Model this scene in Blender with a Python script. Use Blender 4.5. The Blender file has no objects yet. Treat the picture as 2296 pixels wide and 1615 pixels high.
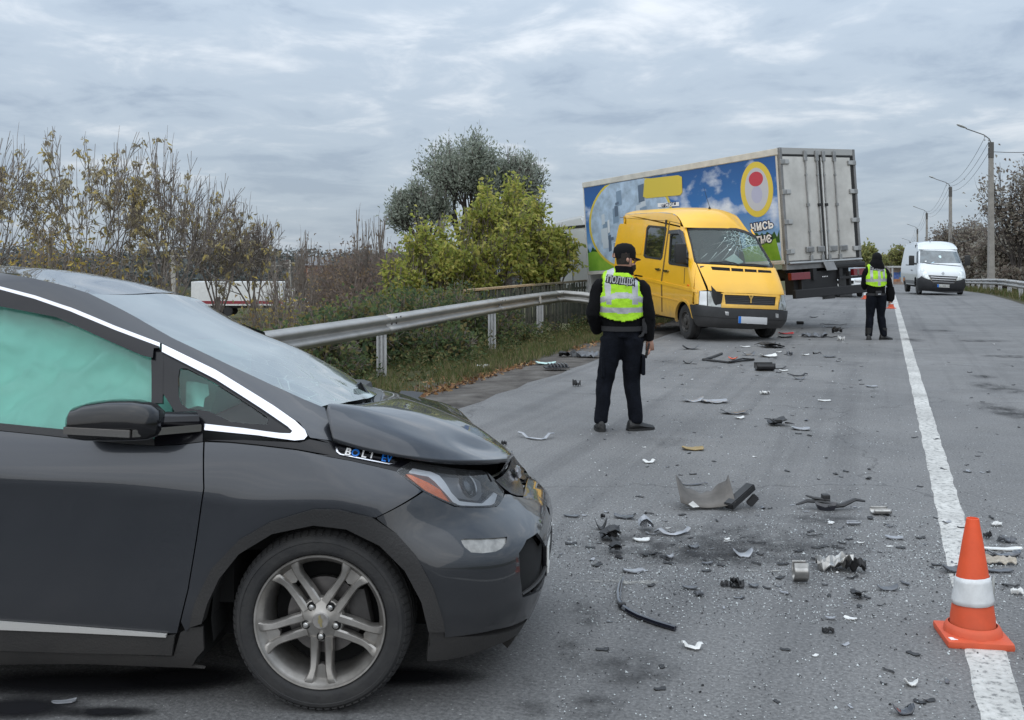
import bpy, bmesh, math, random
from mathutils import Vector, Matrix, noise
from mathutils.geometry import delaunay_2d_cdt
rnd = random.Random(7)
R = math.radians
scene = bpy.context.scene
col = scene.collection

# ------------------------------------------------------------------ camera
FPX, EYE, HOR = 2300.0, 1.62, 580.0          # focal length in photo units, eye height, horizon row
cam_d = bpy.data.cameras.new('camera')
cam = bpy.data.objects.new('camera', cam_d)
col.objects.link(cam)
cam.location = (0, 0, EYE)
cam.rotation_euler = (R(90), 0, 0)
cam_d.sensor_width = 36.0
cam_d.lens = 36.0 * FPX / 2296.0
cam_d.shift_y = -(807.5 - HOR) / 2296.0
cam_d.clip_start = 0.05
cam_d.clip_end = 6000
scene.camera = cam

# ------------------------------------------------------------------ sky
SUN_EL, SUN_AZ = 42.0, 205.0                 # sun direction, clockwise from +Y
world = bpy.data.worlds.new('World')
scene.world = world
world.use_nodes = True
wn, wl = world.node_tree.nodes, world.node_tree.links
wn.clear()
def wnode(t, **kw):
    n = wn.new(t)
    for k, v in kw.items():
        setattr(n, k, v)
    return n
w_out = wnode('ShaderNodeOutputWorld')
sky = wnode('ShaderNodeTexSky', sky_type='NISHITA')
sky.sun_disc = False
sky.sun_elevation = R(SUN_EL)
sky.sun_rotation = R(SUN_AZ)
bg_sky = wnode('ShaderNodeBackground'); bg_sky.inputs[1].default_value = 0.09
wl.new(sky.outputs[0], bg_sky.inputs[0])
tc = wnode('ShaderNodeTexCoord')
sep = wnode('ShaderNodeSeparateXYZ'); wl.new(tc.outputs['Generated'], sep.inputs[0])
def wmath(op, a, b=None, clamp=False):
    n = wnode('ShaderNodeMath', operation=op); n.use_clamp = clamp
    for i, x in enumerate((a, b)):
        if x is None: continue
        if isinstance(x, (int, float)): n.inputs[i].default_value = x
        else: wl.new(x, n.inputs[i])
    return n.outputs[0]
zz = wmath('ADD', wmath('MAXIMUM', sep.outputs[2], 0.0), 0.13)
comb = wnode('ShaderNodeCombineXYZ')
wl.new(wmath('DIVIDE', sep.outputs[0], zz), comb.inputs[0])
wl.new(wmath('DIVIDE', sep.outputs[1], zz), comb.inputs[1])
mp = wnode('ShaderNodeMapping'); mp.inputs['Rotation'].default_value = (0, 0, R(12)); mp.inputs['Scale'].default_value = (1.0, 0.9, 1); mp.inputs['Location'].default_value = (3.2, 1.7, 0)
wl.new(comb.outputs[0], mp.inputs[0])
n1 = wnode('ShaderNodeTexNoise'); n1.inputs['Scale'].default_value = 1.1; n1.inputs['Detail'].default_value = 6; n1.inputs['Roughness'].default_value = 0.56; n1.inputs['Distortion'].default_value = 0.35
wl.new(mp.outputs[0], n1.inputs[0])
n2 = wnode('ShaderNodeTexNoise'); n2.inputs['Scale'].default_value = 2.6; n2.inputs['Detail'].default_value = 7; n2.inputs['Roughness'].default_value = 0.6; n2.inputs['Distortion'].default_value = 0.5
wl.new(mp.outputs[0], n2.inputs[0])
dens = wmath('ADD', wmath('MULTIPLY', n1.outputs[0], 0.62), wmath('MULTIPLY', n2.outputs[0], 0.38))
ramp = wnode('ShaderNodeValToRGB')
ramp.color_ramp.interpolation = 'EASE'
e = ramp.color_ramp.elements
e[0].position = 0.38; e[0].color = (0.300, 0.370, 0.470, 1)
e[1].position = 0.64; e[1].color = (0.700, 0.740, 0.790, 1)
m = e.new(0.50); m.color = (0.425, 0.500, 0.590, 1)
wl.new(dens, ramp.inputs[0])
# towards the horizon the layer thickens into an even pale grey
hz = wmath('POWER', wmath('SUBTRACT', 1.0, wmath('MAXIMUM', sep.outputs[2], 0.0), clamp=True), 9.0)
mixh = wnode('ShaderNodeMixRGB'); mixh.inputs[2].default_value = (0.450, 0.525, 0.605, 1)
wl.new(wmath('MULTIPLY', hz, 0.72), mixh.inputs[0]); wl.new(ramp.outputs[0], mixh.inputs[1])
bg_cl = wnode('ShaderNodeBackground')
# standard overcast sky: luminance grows with elevation as (1 + 2 sin e) / 3
wl.new(wmath('MULTIPLY', wmath('ADD', wmath('MULTIPLY', wmath('MAXIMUM', sep.outputs[2], 0.0), 2.0), 1.0), 0.76), bg_cl.inputs[1])
wl.new(mixh.outputs[0], bg_cl.inputs[0])
mixs = wnode('ShaderNodeMixShader'); mixs.inputs[0].default_value = 0.93
wl.new(bg_sky.outputs[0], mixs.inputs[1]); wl.new(bg_cl.outputs[0], mixs.inputs[2]); wl.new(mixs.outputs[0], w_out.inputs[0])

sun_d = bpy.data.lights.new('sun', 'SUN'); sun_d.energy = 1.5; sun_d.angle = R(130); sun_d.color = (1.0, 0.97, 0.92)
sun = bpy.data.objects.new('sun', sun_d); col.objects.link(sun)
_az, _el = R(SUN_AZ), R(SUN_EL)
sun.rotation_euler = (-Vector((math.sin(_az) * math.cos(_el), math.cos(_az) * math.cos(_el), math.sin(_el)))).to_track_quat('-Z', 'Y').to_euler()

scene.render.engine = 'CYCLES'
scene.cycles.max_bounces = 6
scene.cycles.transparent_max_bounces = 12
scene.cycles.caustics_reflective = False
scene.cycles.caustics_refractive = False
scene.view_settings.view_transform = 'Standard'
scene.view_settings.look = 'None'
scene.view_settings.exposure = 0.32
scene.view_settings.gamma = 1.0

# ------------------------------------------------------------------ helpers
def lerp(a, b, t): return a + (b - a) * t
def interp(tab, x):
    if x <= tab[0][0]: return tab[0][1]
    for (x0, y0), (x1, y1) in zip(tab, tab[1:]):
        if x <= x1: return y0 + (y1 - y0) * (x - x0) / (x1 - x0)
    return tab[-1][1]
def sinterp(tab, x):
    # smooth (Catmull-Rom / Hermite) interpolation of a table
    n = len(tab)
    if x <= tab[0][0]: return tab[0][1]
    if x >= tab[-1][0]: return tab[-1][1]
    for i in range(n - 1):
        if x <= tab[i + 1][0]: break
    x0, y0 = tab[i]; x1, y1 = tab[i + 1]; h = x1 - x0
    def slope(k):
        if k <= 0: return (tab[1][1] - tab[0][1]) / (tab[1][0] - tab[0][0])
        if k >= n - 1: return (tab[-1][1] - tab[-2][1]) / (tab[-1][0] - tab[-2][0])
        return (tab[k + 1][1] - tab[k - 1][1]) / (tab[k + 1][0] - tab[k - 1][0])
    t = (x - x0) / h
    return ((2*t**3 - 3*t*t + 1) * y0 + (t**3 - 2*t*t + t) * h * slope(i) + (-2*t**3 + 3*t*t) * y1 + (t**3 - t*t) * h * slope(i + 1))
def spline(pts, n):
    # resample a polyline of tuples through Catmull-Rom into n+1 points
    out = []; m = len(pts) - 1
    for k in range(n + 1):
        t = k / n * m; i = min(int(t), m - 1); f = t - i
        p0, p1, p2, p3 = pts[max(i-1, 0)], pts[i], pts[i+1], pts[min(i+2, m)]
        out.append(tuple(0.5*((2*b) + (-a+c)*f + (2*a-5*b+4*c-d)*f*f + (-a+3*b-3*c+d)*f**3) for a, b, c, d in zip(p0, p1, p2, p3)))
    return out
def at(u, v, Y): return Vector(((u - 1148) / FPX * Y, Y, EYE - (v - HOR) / FPX * Y))
def ground(u, v, z=0.0):
    Y = FPX * (EYE - z) / (v - HOR)
    return Vector(((u - 1148) / FPX * Y, Y, z))

MATS = {}
def mat(name, color=(.5, .5, .5), rough=.6, metal=0.0, coat=0.0, spec=.5, var=0.0, vscale=6.0, bump=0.0, bscale=40.0, dirt=None, emit=None, alpha=None, trans=None, coat_rough=.05, color2=None, vdetail=4.0, sheen=0.0):
    """Principled material; var mixes a darker/lighter noise in, color2 a second colour, dirt=(colour, z_low, z_high, amount) road dust by object height."""
    if name in MATS: return MATS[name]
    m = bpy.data.materials.new(name); m.use_nodes = True; MATS[name] = m
    nt = m.node_tree; N, L = nt.nodes, nt.links
    b = N['Principled BSDF']
    b.inputs['Roughness'].default_value = rough
    b.inputs['Metallic'].default_value = metal
    b.inputs['Coat Weight'].default_value = coat
    b.inputs['Coat Roughness'].default_value = coat_rough
    b.inputs['Specular IOR Level'].default_value = spec
    if sheen: b.inputs['Sheen Weight'].default_value = sheen
    c = (*color, 1)
    b.inputs['Base Color'].default_value = c
    src = None
    tcn = N.new('ShaderNodeTexCoord')
    if var or color2:
        nz = N.new('ShaderNodeTexNoise'); nz.inputs['Scale'].default_value = vscale; nz.inputs['Detail'].default_value = vdetail; nz.inputs['Roughness'].default_value = .62
        L.new(tcn.outputs['Object'], nz.inputs['Vector'])
        rp = N.new('ShaderNodeValToRGB'); rp.color_ramp.elements[0].position = .35; rp.color_ramp.elements[1].position = .65
        if color2:
            rp.color_ramp.elements[0].color = c; rp.color_ramp.elements[1].color = (*color2, 1)
        else:
            rp.color_ramp.elements[0].color = (*[x * (1 - var) for x in color], 1)
            rp.color_ramp.elements[1].color = (*[min(1, x * (1 + var)) for x in color], 1)
        L.new(nz.outputs[0], rp.inputs[0]); src = rp.outputs[0]
    if dirt:
        dc, z0, z1, amt = dirt
        sp = N.new('ShaderNodeSeparateXYZ'); L.new(tcn.outputs['Object'], sp.inputs[0])
        mr = N.new('ShaderNodeMapRange'); mr.inputs[1].default_value = z1; mr.inputs[2].default_value = z0; mr.inputs[3].default_value = 0; mr.inputs[4].default_value = 1
        L.new(sp.outputs[2], mr.inputs[0])
        dn = N.new('ShaderNodeTexNoise'); dn.inputs['Scale'].default_value = 5; dn.inputs['Detail'].default_value = 8; dn.inputs['Roughness'].default_value = .7
        L.new(tcn.outputs['Object'], dn.inputs['Vector'])
        mu = N.new('ShaderNodeMath'); mu.operation = 'MULTIPLY'; L.new(mr.outputs[0], mu.inputs[0]); L.new(dn.outputs[0], mu.inputs[1])
        mu2 = N.new('ShaderNodeMath'); mu2.operation = 'MULTIPLY'; mu2.use_clamp = True; L.new(mu.outputs[0], mu2.inputs[0]); mu2.inputs[1].default_value = amt * 2
        mx = N.new('ShaderNodeMixRGB'); L.new(mu2.outputs[0], mx.inputs[0]); mx.inputs[2].default_value = (*dc, 1)
        if src: L.new(src, mx.inputs[1])
        else: mx.inputs[1].default_value = c
        src = mx.outputs[0]
        rr = N.new('ShaderNodeMapRange'); rr.inputs[3].default_value = rough; rr.inputs[4].default_value = .85; L.new(mu2.outputs[0], rr.inputs[0]); L.new(rr.outputs[0], b.inputs['Roughness'])
        if coat:
            cr = N.new('ShaderNodeMapRange'); cr.inputs[3].default_value = coat; cr.inputs[4].default_value = 0; L.new(mu2.outputs[0], cr.inputs[0]); L.new(cr.outputs[0], b.inputs['Coat Weight'])
        if metal:
            me = N.new('ShaderNodeMapRange'); me.inputs[3].default_value = metal; me.inputs[4].default_value = 0; L.new(mu2.outputs[0], me.inputs[0]); L.new(me.outputs[0], b.inputs['Metallic'])
    if src: L.new(src, b.inputs['Base Color'])
    if bump:
        bn = N.new('ShaderNodeTexNoise'); bn.inputs['Scale'].default_value = bscale; bn.inputs['Detail'].default_value = 5
        L.new(tcn.outputs['Object'], bn.inputs['Vector'])
        bp = N.new('ShaderNodeBump'); bp.inputs['Strength'].default_value = bump; bp.inputs['Distance'].default_value = .02
        L.new(bn.outputs[0], bp.inputs['Height']); L.new(bp.outputs[0], b.inputs['Normal'])
    if emit:
        b.inputs['Emission Color'].default_value = (*emit[0], 1); b.inputs['Emission Strength'].default_value = emit[1]
    if trans is not None:   # thin glass: see-through mixed with a glossy skin
        out = N['Material Output']
        tr = N.new('ShaderNodeBsdfTransparent'); tr.inputs[0].default_value = (*color, 1)
        gl = N.new('ShaderNodeBsdfGlossy'); gl.inputs['Roughness'].default_value = rough
        fr = N.new('ShaderNodeFresnel'); fr.inputs[0].default_value = 1.5
        mxs = N.new('ShaderNodeMixShader'); L.new(fr.outputs[0], mxs.inputs[0]); L.new(tr.outputs[0], mxs.inputs[1]); L.new(gl.outputs[0], mxs.inputs[2])
        ad = N.new('ShaderNodeMixShader'); ad.inputs[0].default_value = 1 - trans
        L.new(mxs.outputs[0], ad.inputs[1]); L.new(b.outputs[0], ad.inputs[2]); L.new(ad.outputs[0], out.inputs[0])
    return m

def tag(o, label=None, cat=None, group=None, kind=None):
    if label: o['label'] = label
    if cat: o['category'] = cat
    if group: o['group'] = group
    if kind: o['kind'] = kind
    return o
def thing(name, label, cat, loc=(0, 0, 0), rz=0.0, group=None):
    o = bpy.data.objects.new(name, None); col.objects.link(o)
    o.empty_display_size = .2
    o.location = loc; o.rotation_euler = (0, 0, rz)
    return tag(o, label, cat, group)
def link(name, me, material=None, parent=None, smooth=False):
    o = bpy.data.objects.new(name, me); col.objects.link(o)
    if material is not None:
        for x in (material if isinstance(material, (list, tuple)) else [material]): me.materials.append(x)
    if smooth: me.shade_smooth()
    if parent is not None: o.parent = parent
    return o
def copy_tree(o, parent=None):
    c = o.copy(); col.objects.link(c); c.parent = parent
    for ch in list(o.children): copy_tree(ch, c)
    return c

class MB:
    """collects simple solids into one mesh"""
    def __init__(s): s.v = []; s.f = []; s.m = []
    def add(s, vs, fs, mi=0):
        o = len(s.v); s.v += [tuple(x) for x in vs]; s.f += [tuple(i + o for i in f) for f in fs]; s.m += [mi] * len(fs); return s
    def box(s, c, d, rot=None, mi=0):
        hx, hy, hz = d[0] / 2, d[1] / 2, d[2] / 2
        vs = [Vector((x, y, z)) for x in (-hx, hx) for y in (-hy, hy) for z in (-hz, hz)]
        if rot is not None: vs = [rot @ x for x in vs]
        c = Vector(c)
        return s.add([x + c for x in vs], [(0, 1, 3, 2), (4, 6, 7, 5), (0, 4, 5, 1), (2, 3, 7, 6), (0, 2, 6, 4), (1, 5, 7, 3)], mi)
    def rbox(s, c, d, r=.01, rot=None, mi=0):
        """box with chamfered edges"""
        hx, hy, hz = d[0] / 2, d[1] / 2, d[2] / 2; r = min(r, hx * .9, hy * .9, hz * .9)
        bm = bmesh.new(); bmesh.ops.create_cube(bm, size=1)
        for q in bm.verts: q.co = Vector((q.co.x * d[0], q.co.y * d[1], q.co.z * d[2]))
        bmesh.ops.bevel(bm, geom=bm.edges[:], offset=r, segments=2, affect='EDGES', profile=.6)
        bm.verts.index_update()
        vs = [x.co.copy() for x in bm.verts]
        if rot is not None: vs = [rot @ x for x in vs]
        c = Vector(c); s.add([x + c for x in vs], [[q.index for q in f.verts] for f in bm.faces], mi); bm.free(); return s
    def bar(s, p0, p1, w, h, up=(0, 0, 1), mi=0):
        p0, p1 = Vector(p0), Vector(p1); d = (p1 - p0).normalized(); up = Vector(up)
        a = d.cross(up)
        if a.length < 1e-5: a = d.cross(Vector((1, 0, 0)))
        a.normalize(); b = a.cross(d)
        vs = [p + a * x * w / 2 + b * y * h / 2 for p in (p0, p1) for x, y in ((-1, -1), (1, -1), (1, 1), (-1, 1))]
        return s.add(vs, [(3, 2, 1, 0), (4, 5, 6, 7), (0, 1, 5, 4), (1, 2, 6, 5), (2, 3, 7, 6), (3, 0, 4, 7)], mi)
    def tube(s, pts, r, n=8, cap=True, mi=0, flat=1.0):
        pts = [Vector(p) for p in pts]; k = len(pts); rs = r if hasattr(r, '__len__') else [r] * k
        ref = Vector((0, 0, 1)) if abs((pts[-1] - pts[0]).normalized().z) < .9 else Vector((1, 0, 0))
        vs = []
        for i, p in enumerate(pts):
            d = (pts[min(i + 1, k - 1)] - pts[max(i - 1, 0)])
            d = d.normalized() if d.length > 1e-9 else Vector((0, 0, 1))
            a = d.cross(ref)
            if a.length < 1e-4: a = d.orthogonal()
            a.normalize(); b = a.cross(d)
            for j in range(n):
                t = 2 * math.pi * j / n
                vs.append(p + (a * math.cos(t) + b * math.sin(t) * flat) * rs[i])
        fs = [(i * n + j, i * n + (j + 1) % n, (i + 1) * n + (j + 1) % n, (i + 1) * n + j) for i in range(k - 1) for j in range(n)]
        if cap: fs += [tuple(range(n))[::-1], tuple((k - 1) * n + j for j in range(n))]
        return s.add(vs, fs, mi)
    def lathe(s, prof, n=24, M=None, mi=0, closed=False):
        """profile of (r, h) turned about local z"""
        M = M or Matrix(); k = len(prof)
        vs = [M @ Vector((r * math.cos(2 * math.pi * j / n), r * math.sin(2 * math.pi * j / n), h)) for r, h in prof for j in range(n)]
        m = k if closed else k - 1
        fs = [(i * n + j, i * n + (j + 1) % n, ((i + 1) % k) * n + (j + 1) % n, ((i + 1) % k) * n + j) for i in range(m) for j in range(n)]
        return s.add(vs, fs, mi)
    def prism(s, poly, h0, h1, M=None, mi=0):
        M = M or Matrix(); n = len(poly)
        vs = [M @ Vector((x, y, h)) for h in (h0, h1) for x, y in poly]
        return s.add(vs, [tuple(range(n))[::-1], tuple(range(n, 2 * n))] + [(i, (i + 1) % n, (i + 1) % n + n, i + n) for i in range(n)], mi)
    def grid(s, rows, mi=0, wrap=False):
        n = len(rows[0]); vs = [p for r in rows for p in r]; m = n if wrap else n - 1
        return s.add(vs, [(i * n + j, i * n + (j + 1) % n, (i + 1) * n + (j + 1) % n, (i + 1) * n + j) for i in range(len(rows) - 1) for j in range(m)], mi)
    def mesh(s, name):
        me = bpy.data.meshes.new(name); me.from_pydata(s.v, [], s.f)
        me.polygons.foreach_set('material_index', s.m); me.update(); return me
    def build(s, name, material, parent=None, smooth=False, bevel=0.0, fix=True):
        me = s.mesh(name)
        if fix:
            bm = bmesh.new(); bm.from_mesh(me); bmesh.ops.recalc_face_normals(bm, faces=bm.faces[:])
            if bevel: bmesh.ops.bevel(bm, geom=[e for e in bm.edges if len(e.link_faces) == 2 and e.calc_face_angle(0) > .6], offset=bevel, segments=2, affect='EDGES')
            bm.to_mesh(me); bm.free()
        o = link(name, me, material, parent)
        if smooth:
            me.shade_smooth(); me.set_sharp_from_angle(angle=R(38))
        return o

def pip(p, poly):
    x, y = p; c = False; j = len(poly) - 1
    for i in range(len(poly)):
        xi, yi = poly[i]; xj, yj = poly[j]
        if (yi > y) != (yj > y) and x < (xj - xi) * (y - yi) / (yj - yi) + xi: c = not c
        j = i
    return c
def resample(poly, step):
    out = []
    n = len(poly)
    for i in range(n):
        a, b = poly[i], poly[(i + 1) % n]
        k = max(1, int(math.hypot(b[0] - a[0], b[1] - a[1]) / step + .5))
        out += [(a[0] + (b[0] - a[0]) * j / k, a[1] + (b[1] - a[1]) * j / k) for j in range(k)]
    return out
def panel(name, poly, surf, material, parent=None, off=0.0, thick=.012, step=.05, holes=(), ripple=None):
    """A shell cut to the outline poly and laid on the surface surf(a, b); edges folded inwards by thick."""
    P = resample(poly, step); loops = [P] + [resample(h, step) for h in holes]
    pts = []; edges = []
    for lp in loops:
        o = len(pts); pts += lp; edges += [(o + i, o + (i + 1) % len(lp)) for i in range(len(lp))]
    bpts = list(pts)
    x0, x1 = min(p[0] for p in P), max(p[0] for p in P); y0, y1 = min(p[1] for p in P), max(p[1] for p in P)
    gx = int((x1 - x0) / step) + 1; gy = int((y1 - y0) / step) + 1
    lim = (step * .55) ** 2
    cells = {}
    for q in bpts: cells.setdefault((int(q[0] // step), int(q[1] // step)), []).append(q)
    for i in range(gx + 1):
        for j in range(gy + 1):
            q = (x0 + (i + .5 * (j % 2)) * step, y0 + j * step)
            if not pip(q, P) or any(pip(q, h) for h in loops[1:]): continue
            cx, cy = int(q[0] // step), int(q[1] // step)
            if any((b[0]-q[0])**2 + (b[1]-q[1])**2 < lim for dx in (-1, 0, 1) for dy in (-1, 0, 1) for b in cells.get((cx+dx, cy+dy), ())): continue
            pts.append(q)
    vo, eo, fo, *_ = delaunay_2d_cdt([Vector(p) for p in pts], edges, [], 0, 1e-6)
    tris = []
    for f in fo:
        c = (sum(vo[i][0] for i in f) / 3, sum(vo[i][1] for i in f) / 3)
        if pip(c, P) and not any(pip(c, h) for h in loops[1:]): tris.append(tuple(f))
    ep = .004
    V = []; NN = []
    for q in vo:
        a, b = q[0], q[1]
        p = surf(a, b); n = (surf(a + ep, b) - surf(a - ep, b)).cross(surf(a, b + ep) - surf(a, b - ep))
        n = n.normalized() if n.length > 1e-12 else Vector((0, 0, 1))
        r = ripple(a, b) if ripple else 0.0
        V.append(p + n * (off + r)); NN.append(n)
    # boundary edges -> folded skirt
    cnt = {}
    for f in tris:
        for k in range(3):
            e = (f[k], f[(k + 1) % 3]); key = (min(e), max(e)); cnt.setdefault(key, []).append(e)
    verts = list(V); faces = list(tris); nsurf = len(tris); inner = {}; dup = {}
    def inn(i):
        if i not in inner:
            dup[i] = len(verts); verts.append(V[i]); inner[i] = len(verts); verts.append(V[i] - NN[i] * thick)
        return dup[i], inner[i]
    if thick:
        for key, es in cnt.items():
            if len(es) == 1:
                a, b = es[0]; da, ia = inn(a); db, ib = inn(b); faces.append((db, da, ia, ib))
    me = bpy.data.meshes.new(name); me.from_pydata([tuple(p) for p in verts], [], faces); me.update()
    if not ripple:
        me.polygons.foreach_set('use_smooth', [i < nsurf for i in range(len(faces))])
        ln = []
        for i, pl in enumerate(me.polygons):
            for vi in pl.vertices: ln.append(tuple(NN[vi]) if i < nsurf else (0, 0, 0))
        me.normals_split_custom_set(ln)
    else:
        me.polygons.foreach_set('use_smooth', [i < nsurf for i in range(len(faces))])
    return link(name, me, material, parent)
def loft(name, rows, material, parent=None, thick=0.0, flip=False):
    mb = MB(); mb.grid(rows); me = mb.mesh(name)
    if flip: me.flip_normals()
    me.shade_smooth(); o = link(name, me, material, parent)
    if thick:
        md = o.modifiers.new('s', 'SOLIDIFY'); md.thickness = thick; md.offset = -1
    return o
def text_mesh(name, s, size, material, parent, M, extrude=.001, align='CENTER', shear=0.0, sx=1.0, bold=0.0):
    c = bpy.data.curves.new(name, 'FONT'); c.body = s; c.size = size; c.extrude = extrude; c.align_x = align; c.align_y = 'CENTER'; c.shear = shear; c.offset = bold
    o = bpy.data.objects.new(name, c); col.objects.link(o)
    bpy.context.view_layer.update()
    me = bpy.data.meshes.new_from_object(o.evaluated_get(bpy.context.evaluated_depsgraph_get()))
    bpy.data.objects.remove(o); bpy.data.curves.remove(c)
    me.transform(M @ Matrix.Diagonal((sx, 1, 1, 1)))
    me.materials.clear()
    return link(name, me, material, parent)
# ------------------------------------------------------------------ the ground
RD = Vector((.3411, .9400, 0)); RN = Vector((.9400, -.3411, 0)); RP = Vector((.42, 0, 0))   # road direction, its right-hand normal, a point of the centre line
ZT = [(-60, 0), (38, 0), (42, 0), (44, -.002), (52, -.06), (61, -.22), (75, -.5), (100, -.95), (150, -1.9), (200, -3.0), (260, -4.4), (420, -7.5)]
def road_z(t): return sinterp(ZT, t)
def rp(o, t, dz=0.0):
    p = RP + RN * o + RD * t
    return Vector((p.x, p.y, road_z(t) + dz))
def road_ot(x, y):
    p = Vector((x, y, 0)) - RP
    return p.dot(RN), p.dot(RD)
LEFT_PROF = [(-400, -5.2), (-60, -5.0), (-30, -4.7), (-19, -4.2), (-14.5, -2.9), (-11, -1.25), (-9.3, -.52), (-8.4, -.30), (-7.4, -.19), (-6.2, -.08), (-5.4, -.035), (-4.75, -.012)]
RIGHT_PROF = [(4.25, -.012), (4.8, -.05), (5.6, -.14), (7, -.45), (10, -1.5), (15, -2.6), (40, -4), (400, -6)]
def terrain(x, y):
    o, t = road_ot(x, y)
    if o < -4.75: return road_z(t) * (1 if o > -9 else max(0, 1 - (-9 - o) / 14)) + interp(LEFT_PROF, o)
    if o > 4.25: return road_z(t) + interp(RIGHT_PROF, o)
    return road_z(t) - .03
def soil(x, y):
    o, t = road_ot(x, y)
    bump = .03 * noise.noise(Vector((x * .7, y * .7, 0))) + .012 * noise.noise(Vector((x * 3, y * 3, 4)))
    return terrain(x, y) + (bump * min(1, max(0, (-4.75 - o) / 1.0)) if o < -4.75 else bump * min(1, max(0, (o - 4.25) / 1.0)) if o > 4.25 else 0)

def ground_material():
    m = bpy.data.materials.new('soil_and_grass'); m.use_nodes = True
    N, L = m.node_tree.nodes, m.node_tree.links; b = N['Principled BSDF']; b.inputs['Roughness'].default_value = .95; b.inputs['Specular IOR Level'].default_value = .15
    tcn = N.new('ShaderNodeTexCoord')
    vm = N.new('ShaderNodeVectorMath'); vm.operation = 'DOT_PRODUCT'; vm.inputs[1].default_value = tuple(RN); L.new(tcn.outputs['Object'], vm.inputs[0])
    def nz(sc, d=6):
        n = N.new('ShaderNodeTexNoise'); n.inputs['Scale'].default_value = sc; n.inputs['Detail'].default_value = d; n.inputs['Roughness'].default_value = .65; L.new(tcn.outputs['Object'], n.inputs['Vector']); return n.outputs[0]
    def ramp(f, stops):
        r = N.new('ShaderNodeValToRGB'); es = r.color_ramp.elements
        es[0].position, es[0].color = stops[0][0], (*stops[0][1], 1); es[1].position, es[1].color = stops[-1][0], (*stops[-1][1], 1)
        for p, c in stops[1:-1]:
            q = es.new(p); q.color = (*c, 1)
        L.new(f, r.inputs[0]); return r.outputs[0]
    dirt = ramp(nz(2.2, 9), [(.3, (.045, .040, .036)), (.48, (.095, .086, .078)), (.7, (.155, .145, .132))])
    grass = ramp(nz(1.3, 8), [(.3, (.035, .042, .018)), (.5, (.075, .075, .035)), (.7, (.12, .10, .055))])
    ma = N.new('ShaderNodeMath'); ma.operation = 'MULTIPLY_ADD'; L.new(nz(1.1), ma.inputs[0]); ma.inputs[1].default_value = 1.5; L.new(vm.outputs['Value'], ma.inputs[2])
    mr = N.new('ShaderNodeMapRange'); mr.inputs[1].default_value = -4.85; mr.inputs[2].default_value = -5.35; L.new(ma.outputs[0], mr.inputs[0])
    mr2 = N.new('ShaderNodeMapRange'); mr2.inputs[1].default_value = 5.3; mr2.inputs[2].default_value = 5.8; L.new(ma.outputs[0], mr2.inputs[0])
    mx = N.new('ShaderNodeMath'); mx.operation = 'MAXIMUM'; L.new(mr.outputs[0], mx.inputs[0]); L.new(mr2.outputs[0], mx.inputs[1])
    mix = N.new('ShaderNodeMixRGB'); L.new(mx.outputs[0], mix.inputs[0]); L.new(dirt, mix.inputs[1]); L.new(grass, mix.inputs[2]); L.new(mix.outputs[0], b.inputs['Base Color'])
    bp = N.new('ShaderNodeBump'); bp.inputs['Strength'].default_value = .8; bp.inputs['Distance'].default_value = .03; L.new(nz(14, 8), bp.inputs['Height']); L.new(bp.outputs[0], b.inputs['Normal'])
    return m
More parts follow.
